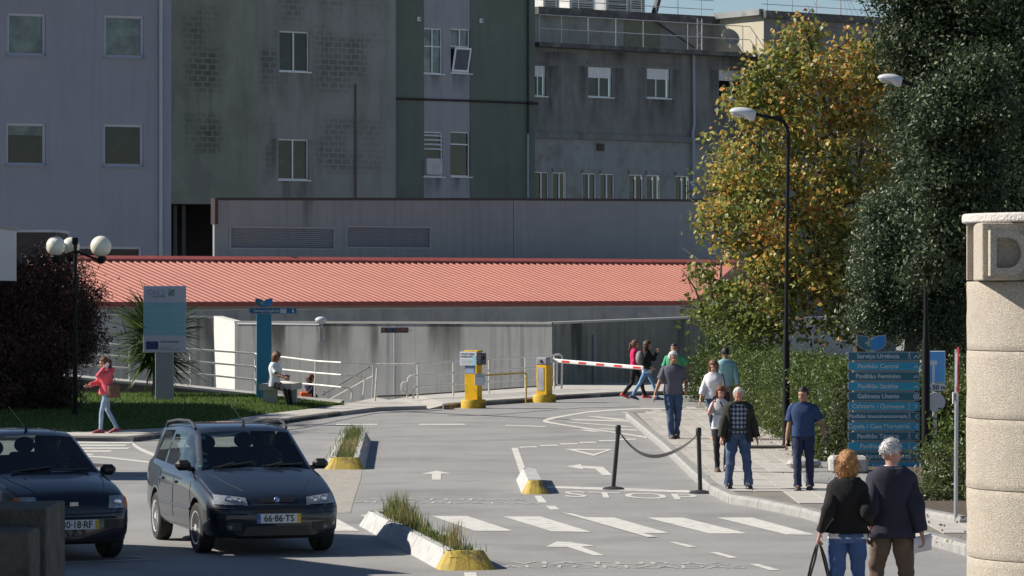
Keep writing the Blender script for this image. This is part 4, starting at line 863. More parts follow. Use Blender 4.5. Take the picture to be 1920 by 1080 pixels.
def branchy(base, top_r, targets, trunk_h, r0, m, parent, name='trunk', seed=1, sub=3):
    rnd = random.Random(seed); q = MB(); base = Vector(base); fork = base + V(rnd.uniform(-.2, .2), 0, trunk_h)
    q.tube([base + V(0, 0, -.1), base.lerp(fork, .3) + V(.03, .02, 0), base.lerp(fork, .7), fork], [r0 * 1.35, r0, r0 * .9, r0 * .8], 9)
    q.build(name, m, parent, smooth=True)
    q = MB(); ends = []
    for t in targets:
        t = Vector(t); d = t - fork; mid = fork + d * .45 + V(rnd.uniform(-.3, .3), rnd.uniform(-.3, .3), d.length * .10)
        pts = [fork + (mid - fork) * a for a in (0, .5, 1)] + [mid + (t - mid) * a for a in (.5, 1)]; pts[1] += V(0, 0, .1); rr = r0 * .55
        q.tube(pts, [rr, rr * .75, rr * .55, rr * .35, rr * .15], 6); ends.append(t)
        for k in range(sub):
            a = pts[2 + k % 3]; e = a + V(rnd.gauss(0, .7), rnd.gauss(0, .6), rnd.gauss(.3, .5)); q.tube([a, a.lerp(e, .5) + V(rnd.gauss(0, .08), 0, .08), e], [rr * .38, rr * .26, .009], 5)
            for j in range(2): f = a.lerp(e, .5 + .3 * j); g = f + V(rnd.gauss(0, .35), rnd.gauss(0, .35), rnd.gauss(.1, .25)); q.tube([f, g], [.012, .004], 4)
    q.build('limb', m, parent, smooth=True)
def pb(px, py, D, rpx, rpy=None, ry=None):           # blob given by picture circle at depth D
    p = W(px, py, D); s = D / F; rpy = rpy or rpx; return (p.x, p.y, p.z, rpx * s, ry or rpx * s, rpy * s)

# autumn tree
DA = 92
ab = [pb(1530, 120, DA, 85, 60), pb(1600, 170, DA + 1, 90, 90), pb(1450, 190, DA, 75, 70), pb(1560, 250, DA, 110, 90), pb(1420, 300, DA - .5, 95, 65), pb(1370, 360, DA, 70, 60), pb(1480, 380, DA - 1, 110, 80), pb(1600, 380, DA, 100, 90),
      pb(1352, 420, DA, 48, 42), pb(1420, 460, DA, 80, 50), pb(1520, 500, DA - 1, 100, 70), pb(1620, 510, DA, 90, 80), pb(1450, 550, DA, 90, 50), pb(1560, 590, DA - .5, 95, 45), pb(1650, 600, DA, 70, 50), pb(1510, 70, DA, 40, 30), pb(1440, 125, DA, 50, 40), pb(1640, 110, DA + 1, 60, 60), pb(1665, 230, DA + 1, 60, 80), pb(1680, 340, DA + 1, 60, 70), pb(1410, 215, DA, 50, 45), pb(1680, 450, DA + 2, 60, 70)]
gb = [pb(1350, 540, DA + 1, 58, 38), pb(1320, 590, DA + 1, 40, 28), pb(1390, 600, DA + .5, 60, 36), pb(1440, 620, DA, 60, 30), pb(1318, 510, DA + 1, 26, 12)]
t = thing('autumn_tree', 'tree in yellow and orange autumn leaf behind the nearer street lamp', 'tree', (0, 0, 0))
amat = leafmat('autumn_leaf', [(0, (.09, .12, .03)), (.3, (.20, .245, .06)), (.5, (.38, .37, .10)), (.66, (.60, .42, .09)), (.82, (.60, .28, .06)), (1, (.36, .17, .08))], transl=.4, rough=.5)
base = W(1615, 760, 95); base.z = 0
branchy(base, 0, [b[:3] for b in ab[:-1]] + [b[:3] for b in gb[:4]], 3.0, .17, bark, t, seed=3, sub=6)
C1_, _ = clumps(ab, 480, .50, 54, shell=.4); hz = np.clip((C1_[:, 2] - 1.5) / 7, 0, 1)
n_ = np.array([noise.noise(Vector(c) * .8) for c in C1_]) if len(C1_) < 30000 else RNG.normal(size=len(C1_)) * .2
ti = np.clip(.43 + .14 * (hz - .5) + n_ * .35 + RNG.normal(size=len(C1_)) * .22, 0, 1)
C2_, _ = clumps(gb, 55, .5, 40, shell=.3); t2_ = np.clip(.2 + RNG.normal(size=len(C2_)) * .12, 0, .8)
leafmesh('crown', np.concatenate([C1_, C2_]), .135, .12, np.concatenate([ti, t2_]), amat, t, droop=.4)
# big evergreen
DE = 80
eb = [pb(1860, -60, DE, 190, 130), pb(1760, 60, DE, 95, 90), pb(1900, 90, DE - 1, 130, 110), pb(1790, 200, DE, 110, 90), pb(1920, 270, DE - 1, 130, 120), pb(1800, 330, DE, 120, 90), pb(1890, 430, DE - 1, 120, 100),
      pb(1690, -20, DE, 60, 80), pb(1880, 580, DE, 100, 90), pb(1990, 0, DE + 1, 140, 160), pb(2010, 300, DE + 1, 130, 190), pb(1720, 130, DE + .5, 45, 60), pb(1960, 550, DE + 1, 110, 110), pb(1800, 640, DE + 1, 90, 90), pb(1710, 220, DE, 50, 70), pb(1700, 60, DE, 55, 60)]
eb2 = [pb(1680, 430, DE - 2, 72, 75), pb(1750, 400, DE - 2, 80, 70), pb(1710, 520, DE - 2, 95, 75), pb(1640, 520, DE - 2, 45, 50), pb(1790, 490, DE - 2, 80, 70), pb(1670, 590, DE - 2, 65, 45), pb(1760, 600, DE - 1.5, 75, 60), pb(1750, 300, DE, 60, 70), pb(1650, 460, DE - 2, 40, 40)]
t = thing('evergreen_tree', 'huge dark glossy evergreen tree filling the upper right corner', 'tree', (0, 0, 0))
emat = leafmat('evergreen_leaf', [(0, (.024, .038, .018)), (.5, (.058, .085, .038)), (.85, (.11, .14, .065)), (1, (.20, .22, .12))], transl=.2, rough=.52, spec=.4)
base = W(1850, 760, 81); base.z = 0; branchy(base, 0, [b[:3] for b in eb[:10]], 4.5, .3, bark, t, seed=5, sub=2)
CE, _ = clumps(eb, 900, .50, 210, shell=.35); te = np.clip(.45 + RNG.normal(size=len(CE)) * .22, 0, 1); leafmesh('crown', CE, .105, .06, te, emat, t)
t = thing('young_evergreen', 'slim young evergreen behind the granite pillar, its leaves hiding the second lamp pole', 'tree', (0, 0, 0))
yb_ = [pb(1762, 250, 57.5, 42, 60, ry=.5), pb(1765, 340, 57.5, 45, 60, ry=.5), pb(1762, 430, 57.5, 42, 55, ry=.5), pb(1775, 185, 57.8, 32, 30, ry=.5), pb(1738, 495, 57.6, 24, 26, ry=.4), pb(1830, 340, 57.5, 50, 70, ry=.5), pb(1850, 230, 57.5, 52, 70, ry=.5), pb(1835, 150, 57.5, 40, 45, ry=.5), pb(1830, 450, 57.5, 50, 60, ry=.5)]
base = W(1858, 760, 58.6); base.z = .1; branchy(base, 0, [(b[0], b[1] + .25, b[2]) for b in yb_[:8]], 3.4, .07, mat('dark_bark', (.03, .026, .02), rough=.95), t, seed=31, sub=0)
CY_, _ = clumps(yb_, 300, .34, 130, shell=.2); leafmesh('crown', CY_, .085, .048, np.clip(.42 + RNG.normal(size=len(CY_)) * .22, 0, 1), emat, t)
t = thing('holm_tree', 'rounded grey green evergreen tree standing before the huge dark one, above the sign', 'tree', (0, 0, 0))
e2 = leafmat('holm_leaf', [(0, (.035, .055, .028)), (.5, (.085, .12, .06)), (1, (.17, .20, .12))], transl=.2, rough=.45, spec=.45)
base = W(1700, 800, 78); base.z = 0; branchy(base, 0, [b[:3] for b in eb2[:7]], 2.6, .16, bark, t, seed=6, sub=3)
CE2, _ = clumps(eb2, 560, .38, 165, shell=.35); te = np.clip(.5 + RNG.normal(size=len(CE2)) * .22, 0, 1); leafmesh('crown', CE2, .085, .045, te, e2, t)
# hedge along the pavement and bushes
def hedge(name, label, boxes, nden, L_, w_, m, cat='hedge', mean=.40):
    t = thing(name, label, cat, (0, 0, 0)); P = []; core = MB()
    for (x0, x1, y0, y1, z0, z1) in boxes:
        n = int(nden * ((x1 - x0) + (y1 - y0)) * (z1 - z0) + nden * (x1 - x0) * (y1 - y0) * .5); q = RNG.uniform(0, 1, (n, 3)); k = RNG.integers(0, 4, n); e = RNG.normal(size=n) * .10 + .08
        q[:, 0] = np.where(k == 0, e / (x1 - x0), np.where(k == 3, q[:, 0], q[:, 0])); q[:, 1] = np.where(k == 1, e / (y1 - y0), q[:, 1]); q[:, 2] = np.where(k == 2, 1 - e / (z1 - z0), q[:, 2])
        p = np.array([x0, y0, z0]) + q * np.array([x1 - x0, y1 - y0, z1 - z0]); nn = np.array([noise.noise(Vector(c) * .9) for c in p]); p[:, 0] += nn * .40; p[:, 2] += nn * .34 + RNG.normal(size=n) * .03; P.append(p)
        core.bbox(((x0 + x1) / 2 + .15, (y0 + y1) / 2 + .2, (z0 + z1) / 2 - .12), (x1 - x0 - .3, y1 - y0 - .3, z1 - z0 - .3), b=.2)
    P = np.concatenate(P); tt = np.clip(mean + RNG.normal(size=len(P)) * .2 + np.array([noise.noise(Vector(c) * .7) for c in P]) * .4, 0, 1)
    leafmesh('foliage', P, L_, w_, tt, m, t); core.build('twig_core', mat('hedge_core', (.02, .022, .012), rough=1), t); return t
hmat = leafmat('hedge_leaf', [(0, (.035, .06, .015)), (.45, (.075, .12, .025)), (.75, (.15, .19, .035)), (.92, (.20, .15, .06)), (1, (.26, .20, .09))], transl=.3, rough=.48, spec=.4)
hedge('clipped_hedge', 'long leafy green hedge along the right side of the pavement, behind the walkers', [(5.35, 6.9, 64.5, 76, .1, 1.62), (5.35, 6.9, 75.5, 92, .1, 1.5), (5.4, 7.0, 91.5, 106, .1, 1.35), (6.6, 8.5, 66, 90, .1, 1.35)], 900, .062, .034, hmat)
t = thing('laurel_bush', 'tall bright green bush at the far end of the hedge beside the mossy wall', 'bush', (0, 0, 0))
CB, _ = clumps([pb(1330, 690, 104, 42, 45), pb(1370, 650, 104, 50, 40), pb(1420, 660, 103, 55, 35), pb(1350, 620, 105, 35, 25), pb(1470, 690, 100, 50, 30), pb(1310, 730, 104, 22, 25)], 130, .4, 70, shell=.4)
leafmesh('foliage', CB, .10, .05, np.clip(.42 + RNG.normal(size=len(CB)) * .18, 0, .85), hmat, t)
t = thing('low_shrub', 'loose low shrub with dry twigs at the foot of the black post by the sign', 'shrub', (0, 0, 0))
smat = leafmat('shrub_leaf', [(0, (.03, .05, .015)), (.5, (.07, .11, .03)), (.8, (.16, .19, .06)), (1, (.28, .20, .11))], transl=.3)
CB, _ = clumps([pb(1770, 900, 52.5, 40, 40), pb(1735, 930, 52, 28, 22), pb(1790, 940, 52, 30, 30), pb(1760, 865, 54, 30, 30), pb(1830, 930, 53, 40, 40)], 140, .22, 60, shell=.35); leafmesh('foliage', CB, .05, .028, np.clip(.55 + RNG.normal(size=len(CB)) * .25, 0, 1), smat, t)
t = thing('laurel_bush', 'glossy green laurel bush between the thin sign post and the granite pillar', 'bush', (0, 0, 0))
CB, _ = clumps([pb(1790, 840, 56, 45, 60), pb(1830, 800, 56, 45, 60), pb(1780, 890, 55, 35, 40), pb(1830, 880, 55, 40, 60)], 120, .25, 60, shell=.4); leafmesh('foliage', CB, .085, .045, np.clip(.45 + RNG.normal(size=len(CB)) * .2, 0, 1), hmat, t)
t = thing('twiggy_bush', 'grey leaved bush in the bed right behind the wayfinding sign', 'bush', (0, 0, 0))
CB, _ = clumps([pb(1620, 800, 70, 60, 60), pb(1700, 820, 68, 60, 60), pb(1760, 770, 70, 50, 60), pb(1680, 720, 74, 80, 50), pb(1900, 720, 72, 90, 120), pb(1800, 720, 74, 60, 70)], 230, .35, 80, shell=.4); leafmesh('foliage', CB, .06, .03, np.clip(.35 + RNG.normal(size=len(CB)) * .2, 0, 1), smat, t)
# reddish bottlebrush at the left
t = thing('bottlebrush_bush', 'large dark reddish bush with red flower tips at the left edge', 'bush', (0, 0, 0)); DB = 90
bb = [pb(40, 560, DB, 95, 80), pb(130, 560, DB, 60, 50), pb(60, 640, DB, 110, 80), pb(140, 650, DB, 55, 45), pb(20, 720, DB, 110, 60), pb(100, 500, DB + .5, 50, 30), pb(-20, 600, DB, 80, 100), pb(165, 600, DB, 25, 20), pb(95, 740, DB, 60, 40)]
bmat = leafmat('bottlebrush_leaf', [(0, (.022, .018, .014)), (.5, (.065, .042, .033)), (.85, (.13, .06, .05)), (1, (.22, .06, .05))], transl=.15, rough=.6)
CB, cc = clumps(bb, 900, .42, 130, shell=.15); leafmesh('foliage', CB, .11, .030, np.clip(.55 + RNG.normal(size=len(CB)) * .22, 0, 1), bmat, t, up=(0, 0, .6))
fl = cc[(cc[:, 2] > 3.0)]; fl = np.concatenate([fl + RNG.normal(size=fl.shape) * .12 for _ in range(9)]); fl = fl[RNG.uniform(size=len(fl)) < .5]
leafmesh('flower_tips', fl, .05, .03, RNG.uniform(0, 1, len(fl)), leafmat('red_flower', [(0, (.16, .02, .02)), (1, (.38, .05, .05))], transl=.2), t, kind='stuff')
base = W(70, 780, DB); base.z = .1; branchy(base, 0, [b[:3] for b in bb[:5]], .7, .08, bark, t, seed=9, sub=2)
# spiky yucca: every blade a part
DY = 98.5; cy = W(292, 625, DY); t = thing('yucca_palm', 'spiky yucca palm with a bare trunk behind the funding notice board', 'palm', (cy.x, DY, .2)); ymat = leafmat('yucca_leaf', [(0, (.03, .05, .015)), (.5, (.075, .12, .03)), (1, (.17, .22, .07))], transl=.25, rough=.4, spec=.6)
q = MB(); q.tube([(0, 0, -.1), (.03, 0, .6), (-.02, 0, 1.3), (0, 0, 1.9)], [.13, .11, .12, .10], 9); q.build('trunk', bark, t, smooth=True)
rnd = random.Random(12)
def blade(Lb, w, bend, tint):
    q = MB(); k = 5; vs = []
    for i in range(k + 1):
        u_ = i / k; ww = w * (math.sin(min(1, u_ * 2.4 + .25) * math.pi / 2)) * (1 - u_ ** 3); vs += [(-ww / 2, u_ * Lb, -bend * u_ * u_ + .012), (0, u_ * Lb, -bend * u_ * u_), (ww / 2, u_ * Lb, -bend * u_ * u_ + .012)]
    q.add(vs, [(3 * i + a, 3 * i + a + 1, 3 * i + a + 4, 3 * i + a + 3) for i in range(k) for a in (0, 1)]); o = q.build('leaf_blade', ymat, t); at = o.data.attributes.new('tint', 'FLOAT', 'POINT'); at.data.foreach_set('value', [tint] * len(o.data.vertices)); return o
protos = [blade(rnd.uniform(1.15, 1.42), rnd.uniform(.10, .14), rnd.uniform(0, .22), tt) for tt in (.1, .25, .4, .55, .7, .9)]
for k in range(290):
    src = protos[k % 6]; o = src if k < 6 else src.copy()
    if k >= 6: COL.objects.link(o); o.parent = t
    az = rnd.uniform(0, 2 * math.pi); el = rnd.triangular(-1.0, 1.45, .35); hz_ = .95 + rnd.uniform(0, 1.0) if el < .2 else 1.5 + rnd.uniform(0, .55)
    o.location = (math.cos(az) * .06, math.sin(az) * .06, hz_); o.rotation_euler = (el, rnd.uniform(-.3, .3), az - math.pi / 2); s_ = rnd.uniform(.75, 1.1); o.scale = (s_, s_, s_)
ym = []; 
for k in range(700):
    az = rnd.uniform(0, 2 * math.pi); el = rnd.triangular(-1.1, 1.4, .1); Lb = rnd.uniform(.9, 1.35); w_ = rnd.uniform(.05, .08); d = V(math.cos(az) * math.cos(el), math.sin(az) * math.cos(el), math.sin(el)); s_ = d.cross(V(0, 0, 1)).normalized() * w_ / 2; o_ = V(d.x * .08, d.y * .08, rnd.uniform(1.1, 2.1)); bnd = V(0, 0, -rnd.uniform(0, .2)); ym.append((o_ - s_ * .8, o_ + s_ * .8, o_ + d * Lb * .5 + s_ + bnd * .25, o_ + d * Lb * .5 - s_ + bnd * .25, o_ + d * Lb + bnd))
q = MB()
for v in ym: q.add(v, [(0, 1, 2, 3), (3, 2, 4)])
o = q.build('leaf_mass', ymat, t, kind='stuff'); at = o.data.attributes.new('tint', 'FLOAT', 'POINT'); at.data.foreach_set('value', [x for v in ym for x in [min(1, max(0, rnd.gauss(.3, .25)))] * 5])
# grass: lawn blades and the weeds on the islands
def grass(name, pts, h, w, tints, m, parent=None, lean=.35, kind='stuff', segs=2):
    pts = np.asarray(pts); n = len(pts); az = RNG.uniform(0, 2 * np.pi, n); hh = h * RNG.uniform(.4, 1.15, n) if np.isscalar(h) else h; ln = lean * hh * RNG.uniform(0, 1, n)
    dx, dy = np.cos(az) * ln, np.sin(az) * ln; a2 = RNG.uniform(0, np.pi, n); sx, sy = np.cos(a2) * w / 2, np.sin(a2) * w / 2; z = np.zeros(n)
    v0 = pts + np.stack([sx, sy, z], 1); v1 = pts - np.stack([sx, sy, z], 1); mid = pts + np.stack([dx * .35, dy * .35, hh * .55], 1); v2 = mid - np.stack([sx, sy, z], 1) * .7; v3 = mid + np.stack([sx, sy, z], 1) * .7; v4 = pts + np.stack([dx, dy, hh], 1)
    vs = np.stack([v0, v1, v2, v3, v4], 1).reshape(-1, 3).astype(np.float32); b = np.arange(n) * 5; tr = np.stack([b, b + 1, b + 2, b, b + 2, b + 3, b + 3, b + 2, b + 4], 1).reshape(-1).astype(np.int32)
    me = bpy.data.meshes.new(name); me.vertices.add(n * 5); me.vertices.foreach_set('co', vs.ravel()); me.loops.add(n * 9); me.loops.foreach_set('vertex_index', tr)
    me.polygons.add(n * 3); me.polygons.foreach_set('loop_start', np.arange(n * 3, dtype=np.int32) * 3); me.polygons.foreach_set('loop_total', np.full(n * 3, 3, np.int32)); me.update(calc_edges=True)
    a = me.attributes.new('tint', 'FLOAT', 'POINT'); a.data.foreach_set('value', np.repeat(tints, 5).astype(np.float32)); me.materials.append(m)
    o = bpy.data.objects.new(name, me); COL.objects.link(o); o.parent = parent
    if kind: o['kind'] = kind
    return o
lgm = leafmat('lawn_blade', [(0, (.035, .065, .012)), (.5, (.08, .15, .022)), (1, (.19, .26, .055))], transl=.4, rough=.6)
pts = []
while len(pts) < 42000:
    x = RNG.uniform(-14, tw[-1].x); yb = np.interp(x, [-14] + [p.x for p in tw], [tw[0].y] + [p.y for p in tw]); yt = np.interp(x, [p[0] for p in gt], [p[1] for p in gt]); y = yb + (yt - yb) * RNG.uniform(); pts.append((x, y, lawnz(x, y)))
g = grass('lawn_grass', pts, .075, .016, RNG.uniform(0, 1, len(pts)), lgm); tag(g, 'short green lawn grass between the pavement and the ramp', 'grass', kind='stuff')
dgm = leafmat('dry_grass', [(0, (.06, .10, .02)), (.35, (.13, .17, .04)), (.7, (.27, .22, .09)), (1, (.42, .33, .17))], transl=.35, rough=.6)
def tuft(cx, cy, n, rad, h, mean, name, parent, w=.008, el=1.0, lean=.4):
    r = RNG.normal(size=(n, 2)) * rad * .55; r[:, 1] *= el; p = np.stack([cx + r[:, 0], cy + r[:, 1], np.full(n, .17)], 1); return p, np.clip(mean + RNG.normal(size=n) * .22, 0, 1), h * RNG.uniform(.35, 1.1, n)
def islegrass(name, label, base3, Pf, L, spec, parent_cat='weeds'):
    A = []; T_ = []; H_ = []
    for (frac, n, rad, h, mean, el) in spec:
        c = Pf(0, L * frac, 0); p, tt, hh = tuft(base3[0] + c.x, base3[1] + c.y, n, rad, h, mean, '', None, el=el); p[:, 0] += RNG.normal(size=n) * .02; A.append(p); T_.append(tt); H_.append(hh)
    g = grass(name, np.concatenate(A), np.concatenate(H_), .011, np.concatenate(T_), dgm, lean=.45); tag(g, label, parent_cat, kind='stuff'); return g
islegrass('wild_grass', 'tall dry grass tufts growing out of the nearest kerb island', (G(880, 1070).x, GD(1070)), P1, L1,
          [(.06, 110, .16, .12, .15, 2), (.13, 110, .09, .34, .75, 3), (.18, 70, .10, .28, .55, 4), (.26, 200, .13, .11, .2, 4), (.38, 120, .12, .13, .3, 4), (.50, 150, .12, .16, .35, 5), (.62, 220, .14, .20, .4, 4), (.72, 240, .15, .30, .45, 4), (.80, 200, .12, .38, .42, 3), (.88, 120, .12, .26, .4, 3), (.95, 60, .14, .07, .3, 4)])
islegrass('wild_grass', 'green and dry weeds growing in the kerb island behind the grey estate car', (G(646, 881).x, GD(881)), P3, L3,
          [(.06, 200, .2, .12, .25, 3), (.15, 220, .2, .12, .35, 6), (.3, 260, .2, .13, .65, 10), (.45, 240, .2, .14, .7, 10), (.6, 220, .2, .15, .4, 10), (.75, 260, .2, .20, .25, 10), (.9, 240, .18, .22, .2, 8)])
# fallen leaves along the bed kerb
FLm = leafmat('fallen_leaf', [(0, (.16, .09, .04)), (.5, (.30, .20, .09)), (1, (.36, .27, .12))], transl=.1)
p = np.stack([RNG.uniform(4.8, 5.5, 260), RNG.uniform(58, 100, 260), np.full(260, .135)], 1); p2 = np.stack([RNG.uniform(4.2, 6.6, 120), RNG.uniform(43, 50, 120), np.full(120, .135)], 1)
g = leafmesh('leaf_litter', np.concatenate([p, p2]), .05, .035, RNG.uniform(0, 1, 380), FLm); tag(g, 'scattered fallen brown leaves on the pavement edge', 'leaf litter', kind='stuff')
t = thing('shade_tree', 'unseen tree added outside the left edge to shade the lawn', 'tree', (0, 0, 0))  # out of view, added so its shadow covers the lawn
sb = [(-15.2, 83, 5.1, 1.8, 2.6, 1.7), (-15.4, 88, 5.2, 2.0, 3.0, 1.7), (-15.4, 92, 4.6, 1.8, 2.2, 1.6), (-15.6, 88, 4.0, 2.2, 6, 1.6)]
CB, _ = clumps(sb, 800, .9, 44, shell=.1); CB = CB[(CB[:, 0] + .3) / CB[:, 1] < -960 / F - .0012]; leafmesh('crown', CB, .30, .20, np.full(len(CB), .4), e2, t)
branchy((-16.2, 89, 0), 0, [b[:3] for b in sb], 3.0, .2, bark, t, seed=21, sub=1)
# trees across the street behind the viewer, mirrored in windows and car paint
# ------------------------------------------------------------------ street furniture
def lamp(px, base_py, head, D, label, thick_py=635, kz=KZ):
    b0 = W(px, base_py, D); t = thing('street_lamp', label, 'street lamp', (b0.x, D, kz), group=None); s = D / F
    def L(x, y): p = W(x, y, D); return V(p.x - b0.x, 0, p.z - kz)
    zt = L(px, thick_py).z; q = MB(); q.lathe((0, 0, 0), [(.085, 0), (.085, .04), (.068, .05), (.066, zt - .1), (.045, zt + .05), (.043, zt + .3)], 14); q.build('base_column', blackpaint, t, smooth=True)
    top = L(px + 3, 262); q = MB()
    q.tube([V(0, 0, zt + .2), L(px + 2, 400), L(px + 4, 255), L(px + 2, 240), L(px - 4, 229), L(px - 16, 223), L(px - 62, 213)] if D > 65 else [V(0, 0, zt + .2), L(px, 400), L(px + 1, 190), L(px - 3, 172), L(px - 12, 164), L(px - 52, 150)], .036, 10); q.build('pole', blackpaint, t, smooth=True)
    hx, hy = head; q = MB(); rs = []; n = 12                      # lantern: shallow shell, fat at the mast end
    for (u, hw, up_, dn) in [(0, .02, .015, .015), (.06, .07, .06, .04), (.2, .11, .10, .055), (.4, .13, .13, .075), (.6, .135, .135, .10), (.78, .13, .125, .16), (.92, .10, .10, .17), (1, .07, .08, .14)]:
        ring = []
        for j in range(n):
            a = 2 * math.pi * j / n; z = math.sin(a); ring.append(V(u * .5, math.cos(a) * hw, z * (up_ if z > 0 else dn) * .8))
        rs.append(ring)
    q.rings(rs); hd = q.build('lamp_head', mat('lamp_shell', (.60, .61, .64), rough=.35, var=.04), t, smooth=True, ang=60); hd.location = L(hx - 24, hy + 1)
    hd.rotation_euler = (0, math.radians(8), 0)
    if D < 65: hd.scale = (.78, .8, .8); hd.location.x += .05
    q = MB(); q.ell((.2, 0, -.045), (.17, .10, .055), 12, 6); o = q.build('lens', mat('lamp_lens', (.42, .42, .40), rough=.25), hd, smooth=True)
    return t
lamp(1474, 836, (1392, 207), 71.0, 'tall black street lamp with bent arm rising from the pavement before the autumn tree')
lamp(1736, 905, (1664, 144), 59.8, 'black street lamp standing right beside the blue wayfinding sign')
# globe lamp
D = 86.5; x0 = W(141, 0, D).x; t = thing('globe_lamp', 'black lamp post with three white globes before the reddish bush', 'street lamp', (x0, D, .1)); z = lambda y: HC - (y - HY) * D / F - .1
q = MB(); q.tube([(0, 0, 0), (0, 0, z(620))], .055, 10); q.tube([(0, 0, z(620)), (0, 0, z(448))], .045, 10); q.box((0, 0, z(452)), (.13, .13, .16)); q.lathe((0, 0, 0), [(.1, 0), (.1, .12), (.06, .2)], 12); q.build('post', blackpaint, t, smooth=True)
for (gx, gy, r, dy) in ((108, 462, 18.5, -.35), (128, 461, 17, .5), (190, 462, 20, -.1)):
    X = (gx - 141) * D / F; zz = z(gy); rr = r * D / F * .99
    q = MB(); q.tube([(0, 0, z(470)), (X, dy, zz - rr - .1)], .028, 6); q.lathe((X, dy, zz - rr - .11), [(.05, -.05), (.10, 0), (.13, .09), (.12, .12)], 14); a = q.build('arm', blackpaint, t, smooth=True)
    q = MB(); q.ell((X, dy, zz), (rr, rr, rr), 24, 16); q.build('globe', mat('opal_globe', (.80, .78, .66), rough=.25, var=.01, coat=.3), a, smooth=True, ang=0)
# railings
def railing(name, label, bases, tops, posts, rails, m=whitemetal, r=.026, ends=None):
    """bases/tops: lists of world points of the run (same count); rails: fractions of height"""
    c = bases[0]; t = thing(name, label, 'railing', (c.x, c.y, c.z)); o = Vector((c.x, c.y, c.z))
    for f in rails:
        q = MB(); q.tube([bases[i].lerp(tops[i], f) - o for i in range(len(bases))], r, 8); q.build('rail', m, t, smooth=True)
    for p in posts:
        k = min(int(p), len(bases) - 2); a = bases[k].lerp(bases[k + 1], p - k); b_ = tops[k].lerp(tops[k + 1], p - k); q = MB(); q.tube([a - o, b_ - o], r * .95, 8); q.build('post', m, t, smooth=True)
    return t, o
DR = 102.4
bs = [W(80, 702, DR), W(243, 712.5, DR), W(358, 723, DR), W(480, 737.5, DR), W(590, 744, DR - 2.6), W(640, 750, DR - 3.2)]; tp = [W(80, 636, DR), W(243, 648, DR), W(356, 654.5, DR), W(478, 663, DR), W(592, 677, DR - 2.6), W(640, 680, DR - 3.2)]
t, o = railing('ramp_railing', 'white three bar railing descending along the ramp behind the seated woman', bs, tp, [0, 1, 2, 3, 4], (1, .67, .34))
for pts in ([(640, 680), (695, 683.5), (704, 685), (707, 690), (703, 752)], [(640, 703.5), (677, 706), (683, 709), (684, 715), (680, 749)], [(640, 726), (654, 728), (659, 731), (660, 737), (659, 748)]):
    q = MB(); q.tube([W(x, y, DR - 3.2 + (x - 640) * .01) - o for x, y in pts], .026, 8); q.build('end_loop', whitemetal, t, smooth=True)
q = MB(); q.tube([W(692, 688, 104.5) - o, W(604, 740, 107) - o], .024, 8); q.tube([W(608, 733, 107) - o, W(608, 742, 107) - o], .02, 6); q.build('stair_handrail', mat('steel_rail', (.22, .22, .22), rough=.4, metal=.5), t, smooth=True)
q = MB(); q.tube([W(700, 704, 108) - o, W(620, 748, 110) - o], .018, 6); q.tube([W(700, 684, 108) - o, W(698, 748, 108) - o], .018, 6); q.build('far_handrail', whitemetal, t, smooth=True)
def GK(px, py): D = GD(py, KZ); return W(px, py, D)
bs = [GK(778, 747.5), GK(850, 743), GK(917, 738), GK(985, 733.5), GK(1040, 729.5)]; tp = []
for (x, y), b_ in zip([(778, 682.5), (850, 677.5), (917, 673.5), (985, 669), (1040, 665.5)], bs): tp.append(W(x, y, b_.y))
t, o = railing('gate_railing', 'white three bar railing between the yellow ticket post and the ramp end', bs, tp, [.07, 1, 2, 3], (1, .67, .35))
D0 = bs[0].y
for pts in ([(778, 682.5), (765, 683), (705, 683)], [(778, 704), (770, 704.5), (765, 709), (763.5, 746)], [(778, 725), (782, 725.5), (777, 728), (775.5, 733), (775, 748)], [(763, 717), (756, 717), (753, 721), (753, 731), (757, 736), (762, 736)]):
    q = MB(); q.tube([W(x, y, D0) - o for x, y in pts], .026, 8); q.build('end_loop', whitemetal, t, smooth=True)
De = bs[-1].y
for pts in ([(1040, 665.5), (1048, 664.5), (1053, 667), (1054, 672), (1053, 729)], [(1040, 671), (1044, 672), (1044, 718), (1047, 722), (1052, 722)], [(1039, 668), (1039, 729)]):
    q = MB(); q.tube([W(x, y, De) - o for x, y in pts], .03, 8); q.build('end_loop', whitemetal, t, smooth=True)
# barrier ticket post
D = GD(766); s = D / F; b0 = G(887.5, 766); b0.y += .3; D = b0.y; t = thing('ticket_post', 'yellow ticket post with paper notices on a round yellow base', 'ticket post', (b0.x, b0.y, 0))
hz = lambda y: HC - (y - HY) * D / F
rz = math.radians(-27); R27 = Matrix.Rotation(rz, 3, 'Z')
q = MB(); q.lathe((0, 0, 0), [(.33, 0), (.33, .19), (.31, .23), (.01, .235)], 28); q.build('plinth', yellowbase, t, smooth=True)
q = MB(); bw = .38; q.bbox((0, 0, (.23 + hz(661)) / 2), (bw, bw * .72, hz(661) - .23), rz=rz, b=.012); q.build('cabinet', yellow, t)
q = MB(); q.bbox((0, 0, hz(658.5)), (bw + .04, bw * .72 + .04, .05), rz=rz, b=.01); q.build('lid', yellow, t)
q = MB(); c = R27 @ V(bw / 2 + .02, .0, 0); q.bbox((c.x + .02, c.y, hz(673)), (.16, .30, .31), rz=rz, b=.02); rd = q.build('card_reader', mat('reader_grey', (.06, .06, .09), rough=.35), t)
q = MB(); q.bbox((c.x + .09, c.y - .12, hz(671)), (.05, .04, .10), rz=rz, b=.01); q.build('slot_hood', blackplastic, rd)
def plate(name, m, cx, cy, w, h, off, parent, prz=rz, zc=None):
    p = W(cx, cy, D); q = MB(); q.bbox((0, 0, 0), (w, .012, h), b=.003); o = q.build(name, m, parent); o.location = (p.x - b0.x, off, p.z); o.rotation_euler = (0, 0, prz); return o
